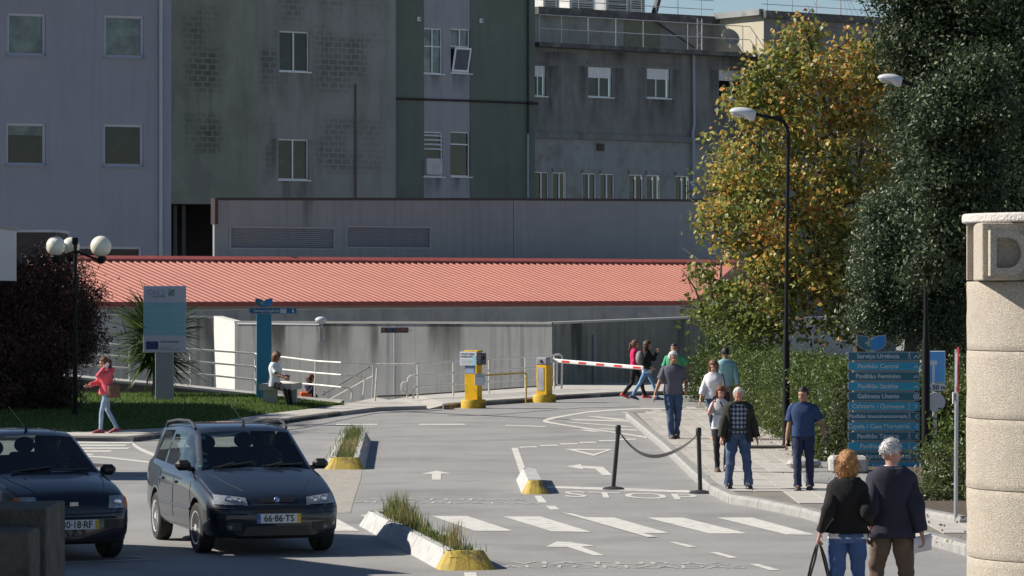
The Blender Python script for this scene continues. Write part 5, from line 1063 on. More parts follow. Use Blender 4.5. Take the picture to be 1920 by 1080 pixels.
white_s = mat('notice_white', (.66, .69, .73), rough=.5, var=.03); blue_s = mat('notice_blue', (.08, .24, .50), rough=.5, var=.05); cyan_s = mat('notice_cyan', (.30, .62, .80), rough=.5)
nb = mat('notice_ink', (.03, .04, .07), rough=.7); nw = mat('notice_white_ink', (.7, .75, .8), rough=.7)
n1 = plate('notice_board', white_s, 878, 672, .49, .36, -.24, t)
def on_plate(pl, s, x, z, size, m, align='LEFT', bold=0.): return textmesh(s, m, 'lettering', pl, Matrix.Translation((x, -.0085, z)) @ Matrix.Rotation(math.radians(90), 4, 'X'), size=size, align=align, bold=bold)
on_plate(n1, 'PORTARIA', -.175, .115, .078, nb, bold=.0015); on_plate(n1, 'PRINCIPAL', -.175, .045, .078, nb, bold=.0015)
q = MB(); q.box((-.21, -.0085, .115), (.02, .002, .05)); q.box((-.21, -.0085, .045), (.025, .002, .04)); q.build('emblem', nb, n1); q = MB(); q.box((.185, -.0082, -.04), (.10, .002, .24)); q.build('cyan_patch', cyan_s, n1)
for k, z_ in enumerate((-.03, -.065, -.10, -.135)): q = MB(); q.box((-.04, -.0085, z_), (.36 - .03 * (k % 2), .002, .010)); q.build('text_line', mat('pale_ink', (.35, .42, .5)), n1)
n2 = plate('notice_plate', blue_s, 881.5, 692, .30, .23, -.22, t); on_plate(n2, 'INFO', -.02, .085, .035, nw)
for z_ in (.035, .01, -.02, -.05, -.08): q = MB(); q.box((0, -.0085, z_), (.25, .002, .011)); q.build('text_line', nw, n2)
n3 = plate('notice_sheet', white_s, 900, 711, .27, .31, -.27, t, prz=math.radians(6)); on_plate(n3, 'PORTARIA', -.11, .12, .045, nb); on_plate(n3, 'PRINCIPAL', -.11, .075, .045, nb)
q = MB(); q.box((.115, -.0082, -.01), (.035, .002, .16)); q.build('cyan_patch', cyan_s, n3)
# yellow guard rail
D = 99.2; p = W(908, 704, D); t = thing('guard_rail', 'thin yellow tubular guard rail between the two yellow posts', 'guard rail', (p.x, D, 0)); o = V(p.x, D, 0)
q = MB(); q.tube([W(905, 704, D) - o, W(975, 699.5, D + .8) - o, W(983, 699.5, D + .9) - o, W(987, 702, D + .95) - o, W(987.5, 708, D + .95) - o, W(986, 755, D + .95) - o], .022, 8); q.build('tube_rail', mat('yellow_tube', (.50, .33, .02), rough=.5, var=.15), t, smooth=True)
# boom barrier
b0 = G(1021, 755); b0.y += .3; D = b0.y; hz = lambda y: HC - (y - HY) * D / F; t = thing('boom_barrier', 'yellow and grey boom barrier with a lowered red and white arm', 'barrier', (b0.x, b0.y, 0)); rz = math.radians(-31); R3 = Matrix.Rotation(rz, 3, 'Z')
q = MB(); q.lathe((0, 0, 0), [(.32, 0), (.32, .19), (.30, .225), (.01, .23)], 28); q.build('plinth', yellowbase, t, smooth=True)
q = MB(); q.bbox((0, 0, (.225 + hz(684.5)) / 2), (.33, .33, hz(684.5) - .225), rz=rz, b=.012); cb = q.build('cabinet', yellow, t)
q = MB(); q.bbox((0, 0, (hz(684) + hz(670)) / 2), (.35, .35, hz(670) - hz(684)), rz=rz, b=.03); q.build('motor_head', greyplastic, t)
c = R3 @ V(-.0, -.178, 0); q = MB(); q.lathe((c.x, c.y, hz(677.5)), [(.001, .0), (.045, 0), (.04, .015), (.001, .016)], 16, axis='Y', R=R3); q.build('lock_knob', blackplastic, t)
c = R3 @ V(-.02, -.170, 0); q = MB(); q.box((c.x, c.y, (hz(689) + hz(732)) / 2), (.20, .012, hz(689) - hz(732)), rz=rz); dr = q.build('door_panel', mat('panel_lilac', (.40, .40, .45), rough=.4), t)
on_ = textmesh('AUTOMATIC', nb, 'lettering', dr, facing(c.x - .06, c.y - .008, hz(705), rz) @ Matrix.Rotation(math.radians(90), 4, 'Z'), size=.055)
A, B = W(1036, 676, D + .1), W(1207, 690, D - 2.2); dd = (B - A); q = MB(); L_ = dd.length
Rb = dd.to_track_quat('X', 'Z').to_matrix(); q.bbox((0, 0, 0), (L_, .06, .11), b=.02); o = q.build('boom_arm', mat('boom_white', (.74, .74, .73), rough=.4, var=.04), t); o.location = (A + B) / 2 - V(b0.x, b0.y, 0); o.rotation_euler = Rb.to_euler()
for fx in (.155, .34, .535, .73, .935):
    q = MB(); q.box((-L_ / 2 + L_ * fx, -.0325, 0), (L_ * .085, .003, .055)); q.build('red_band', mat('boom_red', (.62, .03, .03), rough=.4), o)
q = MB(); q.box((.12, -.03, hz(676)), (.22, .1, .14), rz=.0); q.build('arm_bracket', mat('boom_white', ()) if False else MATS['boom_white'], t)
# stanchions with belt
def stanchion(px, py, label, tilt=0):
    b0 = G(px, py, 0); t = thing('stanchion', label, 'stanchion', (b0.x, b0.y, 0), group='belt stanchions'); h = .99
    q = MB(); q.lathe((0, 0, 0), [(.17, 0), (.17, .018), (.14, .035), (.05, .05), (.01, .055)], 24); q.build('base', mat('rubber_black', (.025, .025, .027), rough=.6), t, smooth=True)
    q = MB(); q.tube([(0, 0, .04), (tilt, 0, h - .1)], .033, 14); q.lathe((tilt, 0, h - .12), [(.036, 0), (.043, .01), (.043, .11), (.036, .125), (.01, .13)], 14); q.build('post', blackplastic, t, smooth=True); return b0
s1 = stanchion(1150, 918, 'left black belt stanchion standing on the road beside the STOP lettering', .075); s2 = stanchion(1313, 925, 'right black belt stanchion standing against the pavement kerb', -.025)
a = s1 + V(.075, 0, .93); c = s2 + V(-.025, 0, .92); t = None; q = MB(); n = 18; rs = []
for k in range(n + 1):
    u_ = k / n; p = a.lerp(c, u_); sag = .385 * (1 - (2 * u_ - 1) ** 2) ** .9; sk = .05 * math.sin(u_ * math.pi * 2); tw_ = .5 + 1.0 * math.sin(u_ * 3.2); w = .026; dv = V(0, math.cos(tw_) * w, math.sin(tw_) * w)
    p = p + V(0, 0, -sag - sk * .6); rs.append([p + dv + V(0, .001, 0), p - dv + V(0, .001, 0), p - dv - V(0, .001, .001), p + dv - V(0, .001, .001)])
q.rings(rs); tag(q.build('belt', mat('belt_black', (.015, .015, .016), rough=.7)), 'black belt strap sagging between the two stanchions', 'belt')
# wayfinding sign
D = 62.0; s = D / F; x0 = W(1657, 0, D).x; t = thing('wayfinding_sign', 'tall hospital wayfinding sign of stacked dark and mid blue strips', 'sign', (x0, D, KZ)); hz = lambda y: HC - (y - HY) * D / F - KZ
lx, rx = (1590 - 1657) * s, (1724 - 1657) * s
q = MB(); q.bbox(((lx + rx) / 2, .05, (hz(660) + 0) / 2), (rx - lx - .16, .06, hz(660)), b=.01); q.build('frame', signback, t)
rowsT = ['Serviço Urgência', 'Pavilhão Central', 'Pavilhão Feminino', 'Pavilhão Satélite', 'Gabinete Utente', 'Cafetaria / Quiosque', 'Pavilhão Imunohemoterapia', 'Capela / Casa Mortuária', 'Pavilhão Técnico', 'Pavilhão Novo', 'Centro Aprovisionamento', 'Saída']
arr = ['wu', 'u', 'u', 'u', 'o', 'wr', 'wl', 'wl', 'wl', 'wl', 'wl', 'u']
def walker(q, x, z, h, y):           # little pictogram of a walking figure
    q.prismM([(math.cos(a) * .09 * h, math.sin(a) * .09 * h + .42 * h) for a in [k * math.pi / 4 for k in range(8)]], .002, facing(x, y, z))
    for (x1, z1, x2, z2, w) in ((0, .32, -.02, -.02, .09), (-.01, 0, .14, -.22, .07), (.14, -.22, .17, -.45, .06), (-.01, 0, -.10, -.24, .07), (-.10, -.24, -.22, -.42, .06), (0, .28, .17, .10, .05), (0, .28, -.16, .12, .05)):
        d = Vector((x2 - x1, z2 - z1)); n = Vector((-d.y, d.x)).normalized() * w / 2; q.prismM([((x1 + n.x) * h, (z1 + n.y) * h), ((x2 + n.x) * h, (z2 + n.y) * h), ((x2 - n.x) * h, (z2 - n.y) * h), ((x1 - n.x) * h, (z1 - n.y) * h)], .002, facing(x, y, z))
def chev(q, x, z, h, d, y):
    ang = {'u': 0, 'l': math.pi / 2, 'r': -math.pi / 2}[d]; w = h * .16; pts = [(-h / 2, -h * .25), (0, h * .25), (h / 2, -h * .25), (h / 2 - w * .8, -h * .25 - w * .0 - w), (0, h * .25 - w * 1.3), (-h / 2 + w * .8, -h * .25 - w)]
    q.prismM([(px * math.cos(ang) - pz * math.sin(ang), px * math.sin(ang) + pz * math.cos(ang)) for px, pz in pts], .002, facing(x, y, z))
rowh = (hz(660) - hz(885)) / 12
for k, (tx, ar) in enumerate(zip(rowsT, arr)):
    z1 = hz(660) - k * rowh; z0 = z1 - rowh + .022; h = z1 - z0; r = .045
    def outline(g=0.):
        a = [(lx + g, z1 - g), (lx + g, z0 + r)]; a += [(lx + g + r * (1 - math.cos(q_)), z0 + g + r * (1 - math.sin(q_))) for q_ in [math.pi / 8 * i for i in range(1, 5)]]; return a + [(rx - g, z0 + g), (rx - g, z1 - g)]
    q = MB(); q.prismM(outline(), .018, facing(0, .012, 0)); st = q.build('direction_strip', signback, t)
    q = MB(); q.prismM(outline(.009), .004, facing(0, -.006 + .0, 0)); fc = q.build('strip_face', teal_d if k % 2 == 0 else teal_l, st)
    zc = (z0 + z1) / 2; textmesh(tx, signtext, 'lettering', st, facing(lx + .50 if k != 6 else lx + .50, -.0125, zc), size=.103 if k != 6 else .086, bold=.0018, sx=1.0)
    q = MB()
    if 'w' in ar: walker(q, rx - .17, zc, .12, -.0125)
    if ar == 'o':
        for r1_, r2_ in ((.05, .035), (.018, 0)):
            n = 20; q.prismM([(math.cos(a) * r1_, math.sin(a) * r1_) for a in [2 * math.pi * i / n for i in range(n)]], .0015 if r1_ > .03 else .0045, facing(rx - .055, -.0115, zc))
            if r2_: q.build('pictogram', signtext, st); q = MB(); q.prismM([(math.cos(a) * r2_, math.sin(a) * r2_) for a in [2 * math.pi * i / n for i in range(n)]], .002, facing(rx - .055, -.0125, zc)); q.build('pictogram_ring', teal_d, st); q = MB()
    else: chev(q, rx - .055, zc, .085, ar[-1], -.0125)
    q.build('pictogram', signtext, st)
def logo(t, cx, cz, w, y, leftm, rightm, edge):        # two leaf shapes with a cross cut between them
    def leafp(sg, g=0.):
        W_ = w / 2 - g; H = w * .54; T = H * .5 - g; B_ = -H * .5 + g; M_ = H * .05
        arc = [(sg * (g * .5 + (W_ - g * .5) * math.cos(q_)), M_ - (M_ - B_) * math.sin(q_)) for q_ in [math.pi / 2 * i / 8 for i in range(9)]]
        return [(sg * g * .5, H * .22 - g), (sg * W_ * .22, H * .38 - g), (sg * W_ * .5, T - H * .04), (sg * W_, T)] + arc
    for sg, m in ((-1, leftm), (1, rightm)):
        q = MB(); q.prismM(leafp(sg), .016, facing(cx, y + .01, cz)); o = q.build('emblem_leaf', edge, t); q = MB(); q.prismM(leafp(sg, w * .03), .004, facing(cx, y - .006 - .0005, cz)); q.build('leaf_face', m, o)
    q = MB(); c = w * .085
    for (dx, dz) in ((0, 0), (0, 1), (0, -1), (-1, 0)): q.prismM([(dx * c - c / 2 - w * .09, dz * c - c / 2), (dx * c + c / 2 - w * .09, dz * c - c / 2), (dx * c + c / 2 - w * .09, dz * c + c / 2), (dx * c - c / 2 - w * .09, dz * c + c / 2)], .002, facing(cx, y - .0115, cz))
    q.build('emblem_cross', edge, t)
p = W(1634, 643, D); logo(t, p.x - x0, p.z - KZ, .49, 0, teal_d, mat('leaf_blue', (.01, .20, .52), rough=.4), signback)
# concrete planter block by the sign
t = thing('planter_block', 'pale rounded concrete block half hidden behind the woman in the black cardigan', 'planter', (W(1590, 0, 60.5).x, 60.5, KZ)); q = MB(); q.bbox((0, 0, .14), (.62, .6, .28), b=.05); q.build('block', conc_lite, t)
q = MB(); q.ell((-.4, .3, .12), (.30, .2, .10), 10, 6); tag(q.build('loose_stone', conc_lite), '', ''); o = bpy.data.objects['loose_stone']; o.location = (W(1555, 0, 62).x, 62, KZ - .05); tag(o, 'rough pale stone lying beside the concrete planter block', 'stone')
q = MB(); p = W(1540, 822, 66); q.tube([W(1541, 815, 67), W(1556, 868, 65.5)], .05, 8); tag(q.build('leaning_pipe', galv, smooth=True), 'grey pipe leaning at the hedge behind the man in the denim shirt', 'pipe')
# totem at the left: Servico Urgencia
D = 97.0; b0 = W(495, 752, D); t = thing('emergency_totem', 'teal totem sign with blue header reading Serviço Urgência', 'sign', (b0.x, D, .15)); hz = lambda y: HC - (y - HY) * D / F - .15; s = D / F
q = MB(); q.bbox((0, .06, hz(587) / 2), (28 * s, .10, hz(587)), b=.008); q.build('totem_post', teal_p, t)
a, c = (467 - 495) * s, (557 - 495) * s; q = MB(); q.prismM([(a, hz(577)), (a, hz(584)), (a + .05, hz(588.5)), (c, hz(588.5)), (c, hz(577))], .02, facing(0, -.01, 0)); hd = q.build('header', signback, t)
q = MB(); q.prismM([(a + .012, hz(577) - .012), (a + .012, hz(584)), (a + .055, hz(588.5) + .012), (c - .012, hz(588.5) + .012), (c - .012, hz(577) - .012)], .004, facing(0, -.0305, 0)); q.build('header_face', mat('header_blue', (.01, .10, .24), rough=.4), hd)
textmesh('Serviço Urgência', signtext, 'lettering', hd, facing((500 - 495) * s, -.036, (hz(577) + hz(588.5)) / 2), size=.095, bold=.001); q = MB(); q.prismM([((525 - 495) * s, hz(579)), ((525 - 495) * s, hz(587)), ((537 - 495) * s, hz(587)), ((537 - 495) * s, hz(579))], .002, facing(0, -.0355, 0)); q.build('worn_patch', mat('worn_patch', (.4, .48, .55), rough=.3), hd)
textmesh('L', nw, 'lettering', hd, facing((550 - 495) * s, -.036, (hz(577) + hz(588.5)) / 2), size=.11, bold=.006)
logo(t, 0, hz(568), .45, 0, teal_d, MATS['leaf_blue'], signback)
# funding board
D = 95.5; b0 = W(308, 769, D); t = thing('notice_board', 'large grey and blue funding notice board on a single broad post', 'sign', (b0.x, D, .1)); s = D / F; hz = lambda y: HC - (y - HY) * D / F - .1
q = MB(); q.bbox((0, .06, hz(655) / 2), (34 * s, .12, hz(655)), b=.01); q.build('board_post', mat('board_post_grey', (.30, .30, .37), rough=.6, var=.05), t)
q = MB(); q.bbox((1 * s, -.02, (hz(536) + hz(661)) / 2), (80 * s, .06, hz(536) - hz(661)), b=.004); bd = q.build('board', mat('board_pale', (.50, .51, .62), rough=.6, var=.04), t)
def panel(x1, y1, x2, y2, m, name, off): q = MB(); q.prismM([((x1 - 308) * s, hz(y1)), ((x1 - 308) * s, hz(y2)), ((x2 - 308) * s, hz(y2)), ((x2 - 308) * s, hz(y1))], .003, facing(0, off, 0)); return q.build(name, m, bd)
panel(269, 567, 349, 629, mat('board_teal', (.24, .45, .56), rough=.6, var=.05), 'teal_field', -.0505)
eu = panel(274, 640, 297, 655, mat('eu_blue', (.02, .04, .20), rough=.6), 'flag_field', -.0505); ys = mat('eu_star', (.30, .26, .12))
q = MB()
for k in range(12):
    a = k * math.pi / 6; cx, cz = (285.5 - 308) * s + math.cos(a) * .068, hz(647.5) + math.sin(a) * .068; q.prismM([(cx + math.cos(j * math.pi / 5) * (.012 if j % 2 == 0 else .005), cz + math.sin(j * math.pi / 5) * (.012 if j % 2 == 0 else .005)) for j in range(10)], .002, facing(0, -.054, 0))
q.build('flag_stars', ys, bd)
ink = mat('board_ink', (.08, .09, .14), rough=.7)
def bt(sx, x, y, size, m=ink, bold=0., al='LEFT'): textmesh(sx, m, 'lettering', bd, facing((x - 308) * s, -.0535, hz(y)), size=size, align=al, bold=bold)
bt('UNIÃO EUROPEIA', 300, 641, .062, bold=.002); bt('Fundo Europeu', 300, 651, .042); bt('de Desenvolvimento Regional', 300, 655, .042)
gy = mat('board_grey_ink', (.25, .27, .36)); gn = mat('board_green_ink', (.05, .22, .12)); bt('ON.2', 276, 549, .20, gy); bt('O NOVO NORTE', 285, 556, .045, ink, .001); bt('PROGRAMA', 285, 559.5, .03, gy); bt('QR', 316, 546.5, .115, gn, .003); bt('EN', 316, 552.5, .115, gn, .003)
for (x1, x2, y) in ((274, 300, 583.5), (306, 346, 583), (330, 346, 586.5), (274, 306, 596), (320, 344, 596), (300, 342, 599.5), (274, 300, 609), (326, 345, 609), (274, 311, 621.5), (328, 343, 621.5)): panel(x1, y, x2, y + .9, mat('board_text_pale', (.38, .52, .60)), 'text_line', -.053)
# granite bench
D = 95.0; b0 = W(523, 773, D); t = thing('stone_bench', 'pale concrete bench beside the teal totem on the lawn', 'bench', (b0.x, D, .1)); s = D / F; cb = mat('bench_concrete', (.40, .39, .36), rough=.9, var=.12, vs=6, bump=.3)
q = MB(); q.prism([(-37 * s, -.1), (24 * s, -.1 + .0), (37 * s, 1.6), (-15 * s, 1.6)], .46, .62); q.build('seat', cb, t)
for x_, y_ in ((-17, .25), (19, 1.1)): q = MB(); q.bbox((x_ * s, y_, .22), (25 * s if x_ < 0 else 20 * s, .5, .5), b=.015); q.build('leg', cb, t)
# low sign in front of the retaining wall
D = 110; b0 = W(740, 0, D); t = thing('direction_sign', 'small dark blue direction sign on a thin pole before the grey retaining wall', 'sign', (b0.x, D, -3.2)); s = D / F; hz = lambda y: HC - (y - HY) * D / F + 3.2
q = MB(); q.tube([(0, .04, 0), (0, .04, hz(612))], .035, 8); q.build('pole', galv, t, smooth=True); q = MB(); q.bbox((0, 0, hz(619)), (52 * s, .03, 10 * s), b=.005); pn = q.build('panel', mat('panel_navy', (.03, .035, .07), rough=.5), t)
og = mat('orange_ink', (.45, .16, .03)); textmesh('URGÊNCIA', og, 'lettering', pn, facing(17 * s, -.018, hz(619)), size=.10); textmesh('H', og, 'lettering', pn, facing(-22 * s, -.018, hz(619)), size=.13, bold=.004); q = MB(); walker(q, -10 * s, hz(619), .12, -.018); q.build('pictogram', og, pn)
q = MB(); q.bbox((0, 0, hz(614)), (52 * s, .05, .03), b=.005); q.build('cap_strip', greyplastic, t)
# floodlight on the wall edge
D = 116; b0 = W(602, 0, D); t = thing('floodlight', 'white hooded floodlight fixed at the retaining wall top left of centre', 'floodlight', (b0.x, D, 0)); s = D / F; hz = lambda y: HC - (y - HY) * D / F
q = MB(); q.ell((0, -.1, hz(600)), (11 * s, .16, 6.5 * s), 16, 8); q.build('hood', MATS['lamp_shell'], t, smooth=True); q = MB(); q.ell((1 * s, -.1, hz(605)), (8 * s, .12, 3 * s), 12, 6); q.build('lens', mat('lamp_lens', ()) if False else MATS['lamp_lens'], t, smooth=True)
q = MB(); q.tube([(0, 0, hz(606)), (2 * s, 0, hz(613)), (5.5 * s, 0, hz(618)), (5.5 * s, 0, hz(636)), (3 * s, 0, hz(642)), (-.5 * s, 0, hz(644)), (-3 * s, 0, hz(641)), (-3 * s, 0, hz(612))], .018, 6); q.build('bracket', galv, t, smooth=True)
q = MB(); q.tube([W(445, 607, 117.5), W(598, 608.5, 116.5)], .02, 6); tag(q.build('handrail', alu, smooth=True), 'thin white handrail along the retaining wall left of the floodlight', 'handrail')
# traffic signs at the right
D = 65; b0 = W(1752, 0, D); t = thing('dead_end_sign', 'blue square road sign with white T and distance plate', 'road sign', (b0.x, D, .1)); s = D / F; hz = lambda y: HC - (y - HY) * D / F - .1
q = MB(); q.tube([(0, .05, 0), (0, .05, hz(660))], .033, 10); q.build('post', galv, t, smooth=True)
q = MB(); q.bbox((-1.5 * s, 0, hz(688)), (44 * s, .02, 60 * s), b=.008); pn = q.build('panel', mat('sign_white', (.70, .72, .74), rough=.4), t); q = MB(); q.box((-1.5 * s, -.0115, hz(688)), (41.5 * s, .004, 57.5 * s)); q.build('blue_field', mat('sign_azure', (.12, .42, .85), rough=.35, var=.03), pn)
q = MB(); q.box((-2 * s, -.0155, hz(697)), (4.5 * s, .004, 38 * s)); q.box((-2 * s, -.0155, hz(680)), (14 * s, .0042, 8 * s)); q.build('white_bar', MATS['sign_white'], pn)
q = MB(); q.bbox((3 * s, 0, hz(726)), (34 * s, .02, 14 * s), b=.004); pl_ = q.build('distance_plate', MATS['sign_white'], t); textmesh('A 50 m', nb, 'lettering', pl_, facing(3 * s, -.0125, hz(726.5)), size=.11, bold=.003)
t = thing('round_sign', 'round grey back of a road sign below the distance plate', 'road sign', (W(1754, 0, 64.6).x, 64.6, .1)); q = MB(); q.lathe((0, 0, HC - (754 - HY) * 64.6 / F - .1), [(.01, -.01), (.165, -.01), (.17, 0), (.165, .01), (.01, .01)], 32, axis='Y'); q.build('disc', mat('sign_back', (.48, .50, .54), rough=.45, metal=.2, var=.08), t)
q = MB(); q.tube([(0, .04, -.0), (0, .04, 1.0)], .03, 8); q.build('post', galv, t, smooth=True)
D = GD(978, KZ); b0 = G(1792, 978, KZ); t = thing('edge_on_sign', 'thin grey sign post with a red rimmed sign seen edge on', 'road sign', (b0.x, D, KZ)); s = D / F; hz = lambda y: HC - (y - HY) * D / F - KZ
q = MB(); q.tube([(0, 0, 0), (2 * s, 0, hz(655))], .025, 10); q.build('post', galv, t, smooth=True)
q = MB(); Rs = Matrix.Rotation(math.radians(83.6), 3, 'Z'); q.lathe((3.5 * s, -.05, hz(693)), [(.01, -.012), (.29, -.012), (.29, .012), (.01, .012)], 28, axis='Y', R=Rs); pn = q.build('disc', mat('sign_red', (.40, .04, .05), rough=.4), t)
q = MB(); q.lathe((3.5 * s - .014, -.05, hz(693)), [(.01, -.002), (.22, -.002), (.22, .002), (.01, .002)], 28, axis='Y', R=Rs); q.build('disc_face', MATS['sign_white'], pn)
q = MB(); q.bbox((-2 * s, -.04, hz(746)), (10 * s, .02, 22 * s), rz=math.radians(12), b=.003); pl_ = q.build('plate', MATS['sign_white'], t); q = MB(); walker(q, -2 * s, hz(746), .12, -.056); q.build('pictogram', nb, pl_)
# ------------------------------------------------------------------ cars
carglass = glassmat('car_glass', (.70, .78, .76), rough=.02)
tyrem = mat('tyre_rubber', (.022, .022, .023), rough=.8, var=.2, vs=12); rimm = mat('alloy_rim', (.62, .62, .64), rough=.4, metal=.25, var=.1, vs=9); plastb = mat('bumper_black', (.016, .016, .018), rough=.5)
lampg = mat('headlamp_glass', (.34, .37, .40), rough=.12, metal=.35, var=.3, vs=22); seatm = mat('seat_cloth', (.035, .035, .04), rough=.9); chrome = mat('chrome', (.6, .62, .65), rough=.2, metal=.9, var=.02)
platew = mat('plate_white', (.70, .72, .72), rough=.4, var=.02); plateb = mat('plate_blue', (.02, .10, .45), rough=.4); platey = mat('plate_yellow', (.75, .48, .02), rough=.4); amber = mat('amber_lens', (.70, .16, .01), rough=.2)
def ip(t, T): return float(np.interp(t, [a for a, _ in T], [b for _, b in T]))
def build_car(name, label, loc, rz, paintm, S, plate_text):
    L, WB0, WB1 = S['L'], S['axf'], S['axr']
    st = sorted(set([round(v, 3) for v in S['st']]))
    secs = []
    for t in st:
        w = ip(t, S['w']); zt = ip(t, S['zt']); z0 = ip(t, S['z0']); zb = ip(t, S['zb']); wr = ip(t, S['wr']); zs_ = min(zb, zt - .05); zs1 = min(zs_ - .01, zs_ - .0)
        lo = z0; wl = w
        pts = [(0, lo), (wl - .16, lo), (wl - .05, lo + .04), (wl - .012, lo + .12), (wl, .45 if zs_ > .62 else lo + (zs_ - lo) * .6), (wl - .004, lo + (zs_ - lo) * .78), (wl - .028, zs_ - .035), (wl - .055, zs_)]
        gw = min(wl - .075, max(wr, 0)) if zt - zs_ > .06 else wl - .10
        bw = wl - .07; tz = zt - .045 if zt - zs_ > .12 else zs_ + (zt - zs_) * .55; tw_ = gw + (bw - gw) * (0 if zt - zs_ > .12 else .6)
        for f in (.06, .5, .92): pts.append((bw + (tw_ - bw) * (f ** 1.15), zs_ + (tz - zs_) * f + .004))
        pts += [(tw_ - .012, tz + (zt - tz) * .35), (tw_ - .06, zt - .004), (tw_ * .55, zt + (.014 if zt > 1.2 else .018)), (0, zt + (.02 if zt > 1.2 else .026))]
        secs.append((t, pts))
    NP = len(secs[0][1]); bm = bmesh.new(); V_ = []
    for t, pts in secs:
        row = [bm.verts.new((x, t - L / 2, z)) for x, z in pts] + [bm.verts.new((-x, t - L / 2, z)) for x, z in pts[-2:0:-1]]
        V_.append(row)
    n = len(V_[0])
    for i in range(len(V_) - 1):
        for j in range(n):
            jn = (j + 1) % n; f = bm.faces.new((V_[i][j], V_[i][jn], V_[i + 1][jn], V_[i + 1][j])); k = j if j < NP - 1 else n - 1 - j; tm = (st[i] + st[i + 1]) / 2; f.smooth = True
            mi = 0
            if 8 <= k <= 9 and any(a < tm < b for a, b in S['side']): mi = 2
            if k >= 11 and S['ws'][0] < tm < S['ws'][1] and (k > 11 or True): mi = 1 if k >= 12 else 0
            if k >= 12 and S['rw'][0] < tm < S['rw'][1]: mi = 3
            if k == 0 or k == 1: mi = 4
            f.material_index = mi
    bm.faces.new(V_[0][::-1]); bm.faces.new(V_[-1])
    bmesh.ops.recalc_face_normals(bm, faces=bm.faces[:])
    me = bpy.data.meshes.new('body'); bm.to_mesh(me); bm.free()
    for m in (paintm, carglass, carglass, carglass, plastb): me.materials.append(m)
    body = bpy.data.objects.new('body', me); COL.objects.link(body)
    cut = MB()
    for ta in (WB0, WB1):
        for sg in (-1, 1): cut.lathe((sg * (S['track'] / 2 + .08), ta - L / 2, S['rw_r'] + .01), [(S['rw_r'] + .05, -.17), (S['rw_r'] + .05, .3)] if sg > 0 else [(S['rw_r'] + .05, -.3), (S['rw_r'] + .05, .17)], 28, axis='X')
    co = cut.build('cutter', plastb); md = body.modifiers.new('b', 'BOOLEAN'); md.operation = 'DIFFERENCE'; md.object = co; md.solver = 'EXACT'; md.use_self = True
    bpy.context.view_layer.update(); evald(body); cd = co.data; bpy.data.objects.remove(co)
    me = body.data; bm = bmesh.new(); bm.from_mesh(me); bm.faces.ensure_lookup_table()
    t = thing(name, label, 'car', loc, rz); body.parent = t
    full = BVHTree.FromBMesh(bm)
    for nm, mi in (('windscreen', 1), ('side_window', 2), ('rear_window', 3)):
        for sg in ((0,) if mi != 2 else (-1, 1)):
            fs = [f for f in bm.faces if f.material_index == mi and (sg == 0 or f.calc_center_median().x * sg > 0)]
            idx = {}; vs = []; F_ = []
            for f in fs:
                q_ = []
                for v in f.verts:
                    if v.index not in idx: idx[v.index] = len(vs); vs.append(v.co.copy())
                    q_.append(idx[v.index])
                F_.append(q_)
            if not F_: continue
            if mi == 2:      # one pane for each door
                for a, b in S['side']:
                    q = MB(); G_ = [g for g, f in zip(F_, fs) if a < f.calc_center_median().y + L / 2 < b]
                    if G_: q.add(vs, G_); o = q.build(nm, carglass, t, smooth=True); bmx = bmesh.new(); bmx.from_mesh(o.data); bmesh.ops.delete(bmx, geom=[v for v in bmx.verts if not v.link_faces], context='VERTS'); bmx.to_mesh(o.data); bmx.free()
            else: q = MB(); q.add(vs, F_); q.build(nm, carglass, t, smooth=True)
    for f in bm.faces:
        c = f.calc_center_median()
        for ta in (WB0, WB1):
            r = math.hypot(c.y - (ta - L / 2), c.z - S['rw_r'] - .01)
            if r < S['rw_r'] + .045 and abs(c.x) < S['track'] / 2 + .2 and f.material_index == 0 and c.z < S['rw_r'] * 2 + .1: f.material_index = 4
    bmesh.ops.delete(bm, geom=[f for f in bm.faces if f.material_index in (1, 2, 3)], context='FACES'); bm.to_mesh(me); bm.free(); me.shade_smooth(); me.set_sharp_from_angle(angle=math.radians(38))
    # ---- surface decals laid on the body by casting onto it
    def onfront(x, z, off=.006):
        h = full.ray_cast(Vector((x, -L, z)), Vector((0, 1, 0)))
        return (h[0] + h[1] * off * (1 if h[1].y < 0 else -1)) if h[0] else Vector((x, -L / 2, z))
    def onside(y, z, sg, off=.005):
        h = full.ray_cast(Vector((sg * 3, y, z)), Vector((-sg, 0, 0)))
        return (h[0] + Vector((sg * off, 0, 0))) if h[0] else Vector((sg * .8, y, z))
    def ontop(x, y, off=.006):
        h = full.ray_cast(Vector((x, y, 4)), Vector((0, 0, -1))); return h[0] + Vector((0, 0, off))
    def patch(fn, quad, m, nm, parent=t, nu=8, nv=5, **k):
        q = MB(); rows = []
        for j in range(nv + 1):
            v = j / nv; rows.append([fn(*[((1 - u) * (1 - v)) * quad[0][c] + u * (1 - v) * quad[1][c] + u * v * quad[2][c] + (1 - u) * v * quad[3][c] for c in (0, 1)], **k) for u in [i / nu for i in range(nu + 1)]])
        q.rings(rows, closed=False, caps=False); o = q.build(nm, m, parent, smooth=True)
        return o
    def seam(fn, pts, nm='seam', r=.004, m=plastb, parent=body, k=()):
        P = []
        for (a, b) in zip(pts[:-1], pts[1:]):
            for i in range(6): u = i / 6; P.append(fn(a[0] + (b[0] - a[0]) * u, a[1] + (b[1] - a[1]) * u, *k))
        P.append(fn(*pts[-1], *k)); q = MB(); q.tube(P, r, 5); o = q.build(nm, m, parent); return o
    for kk in S['front'](patch, seam, onfront, onside, ontop, t, body, L) or (): pass
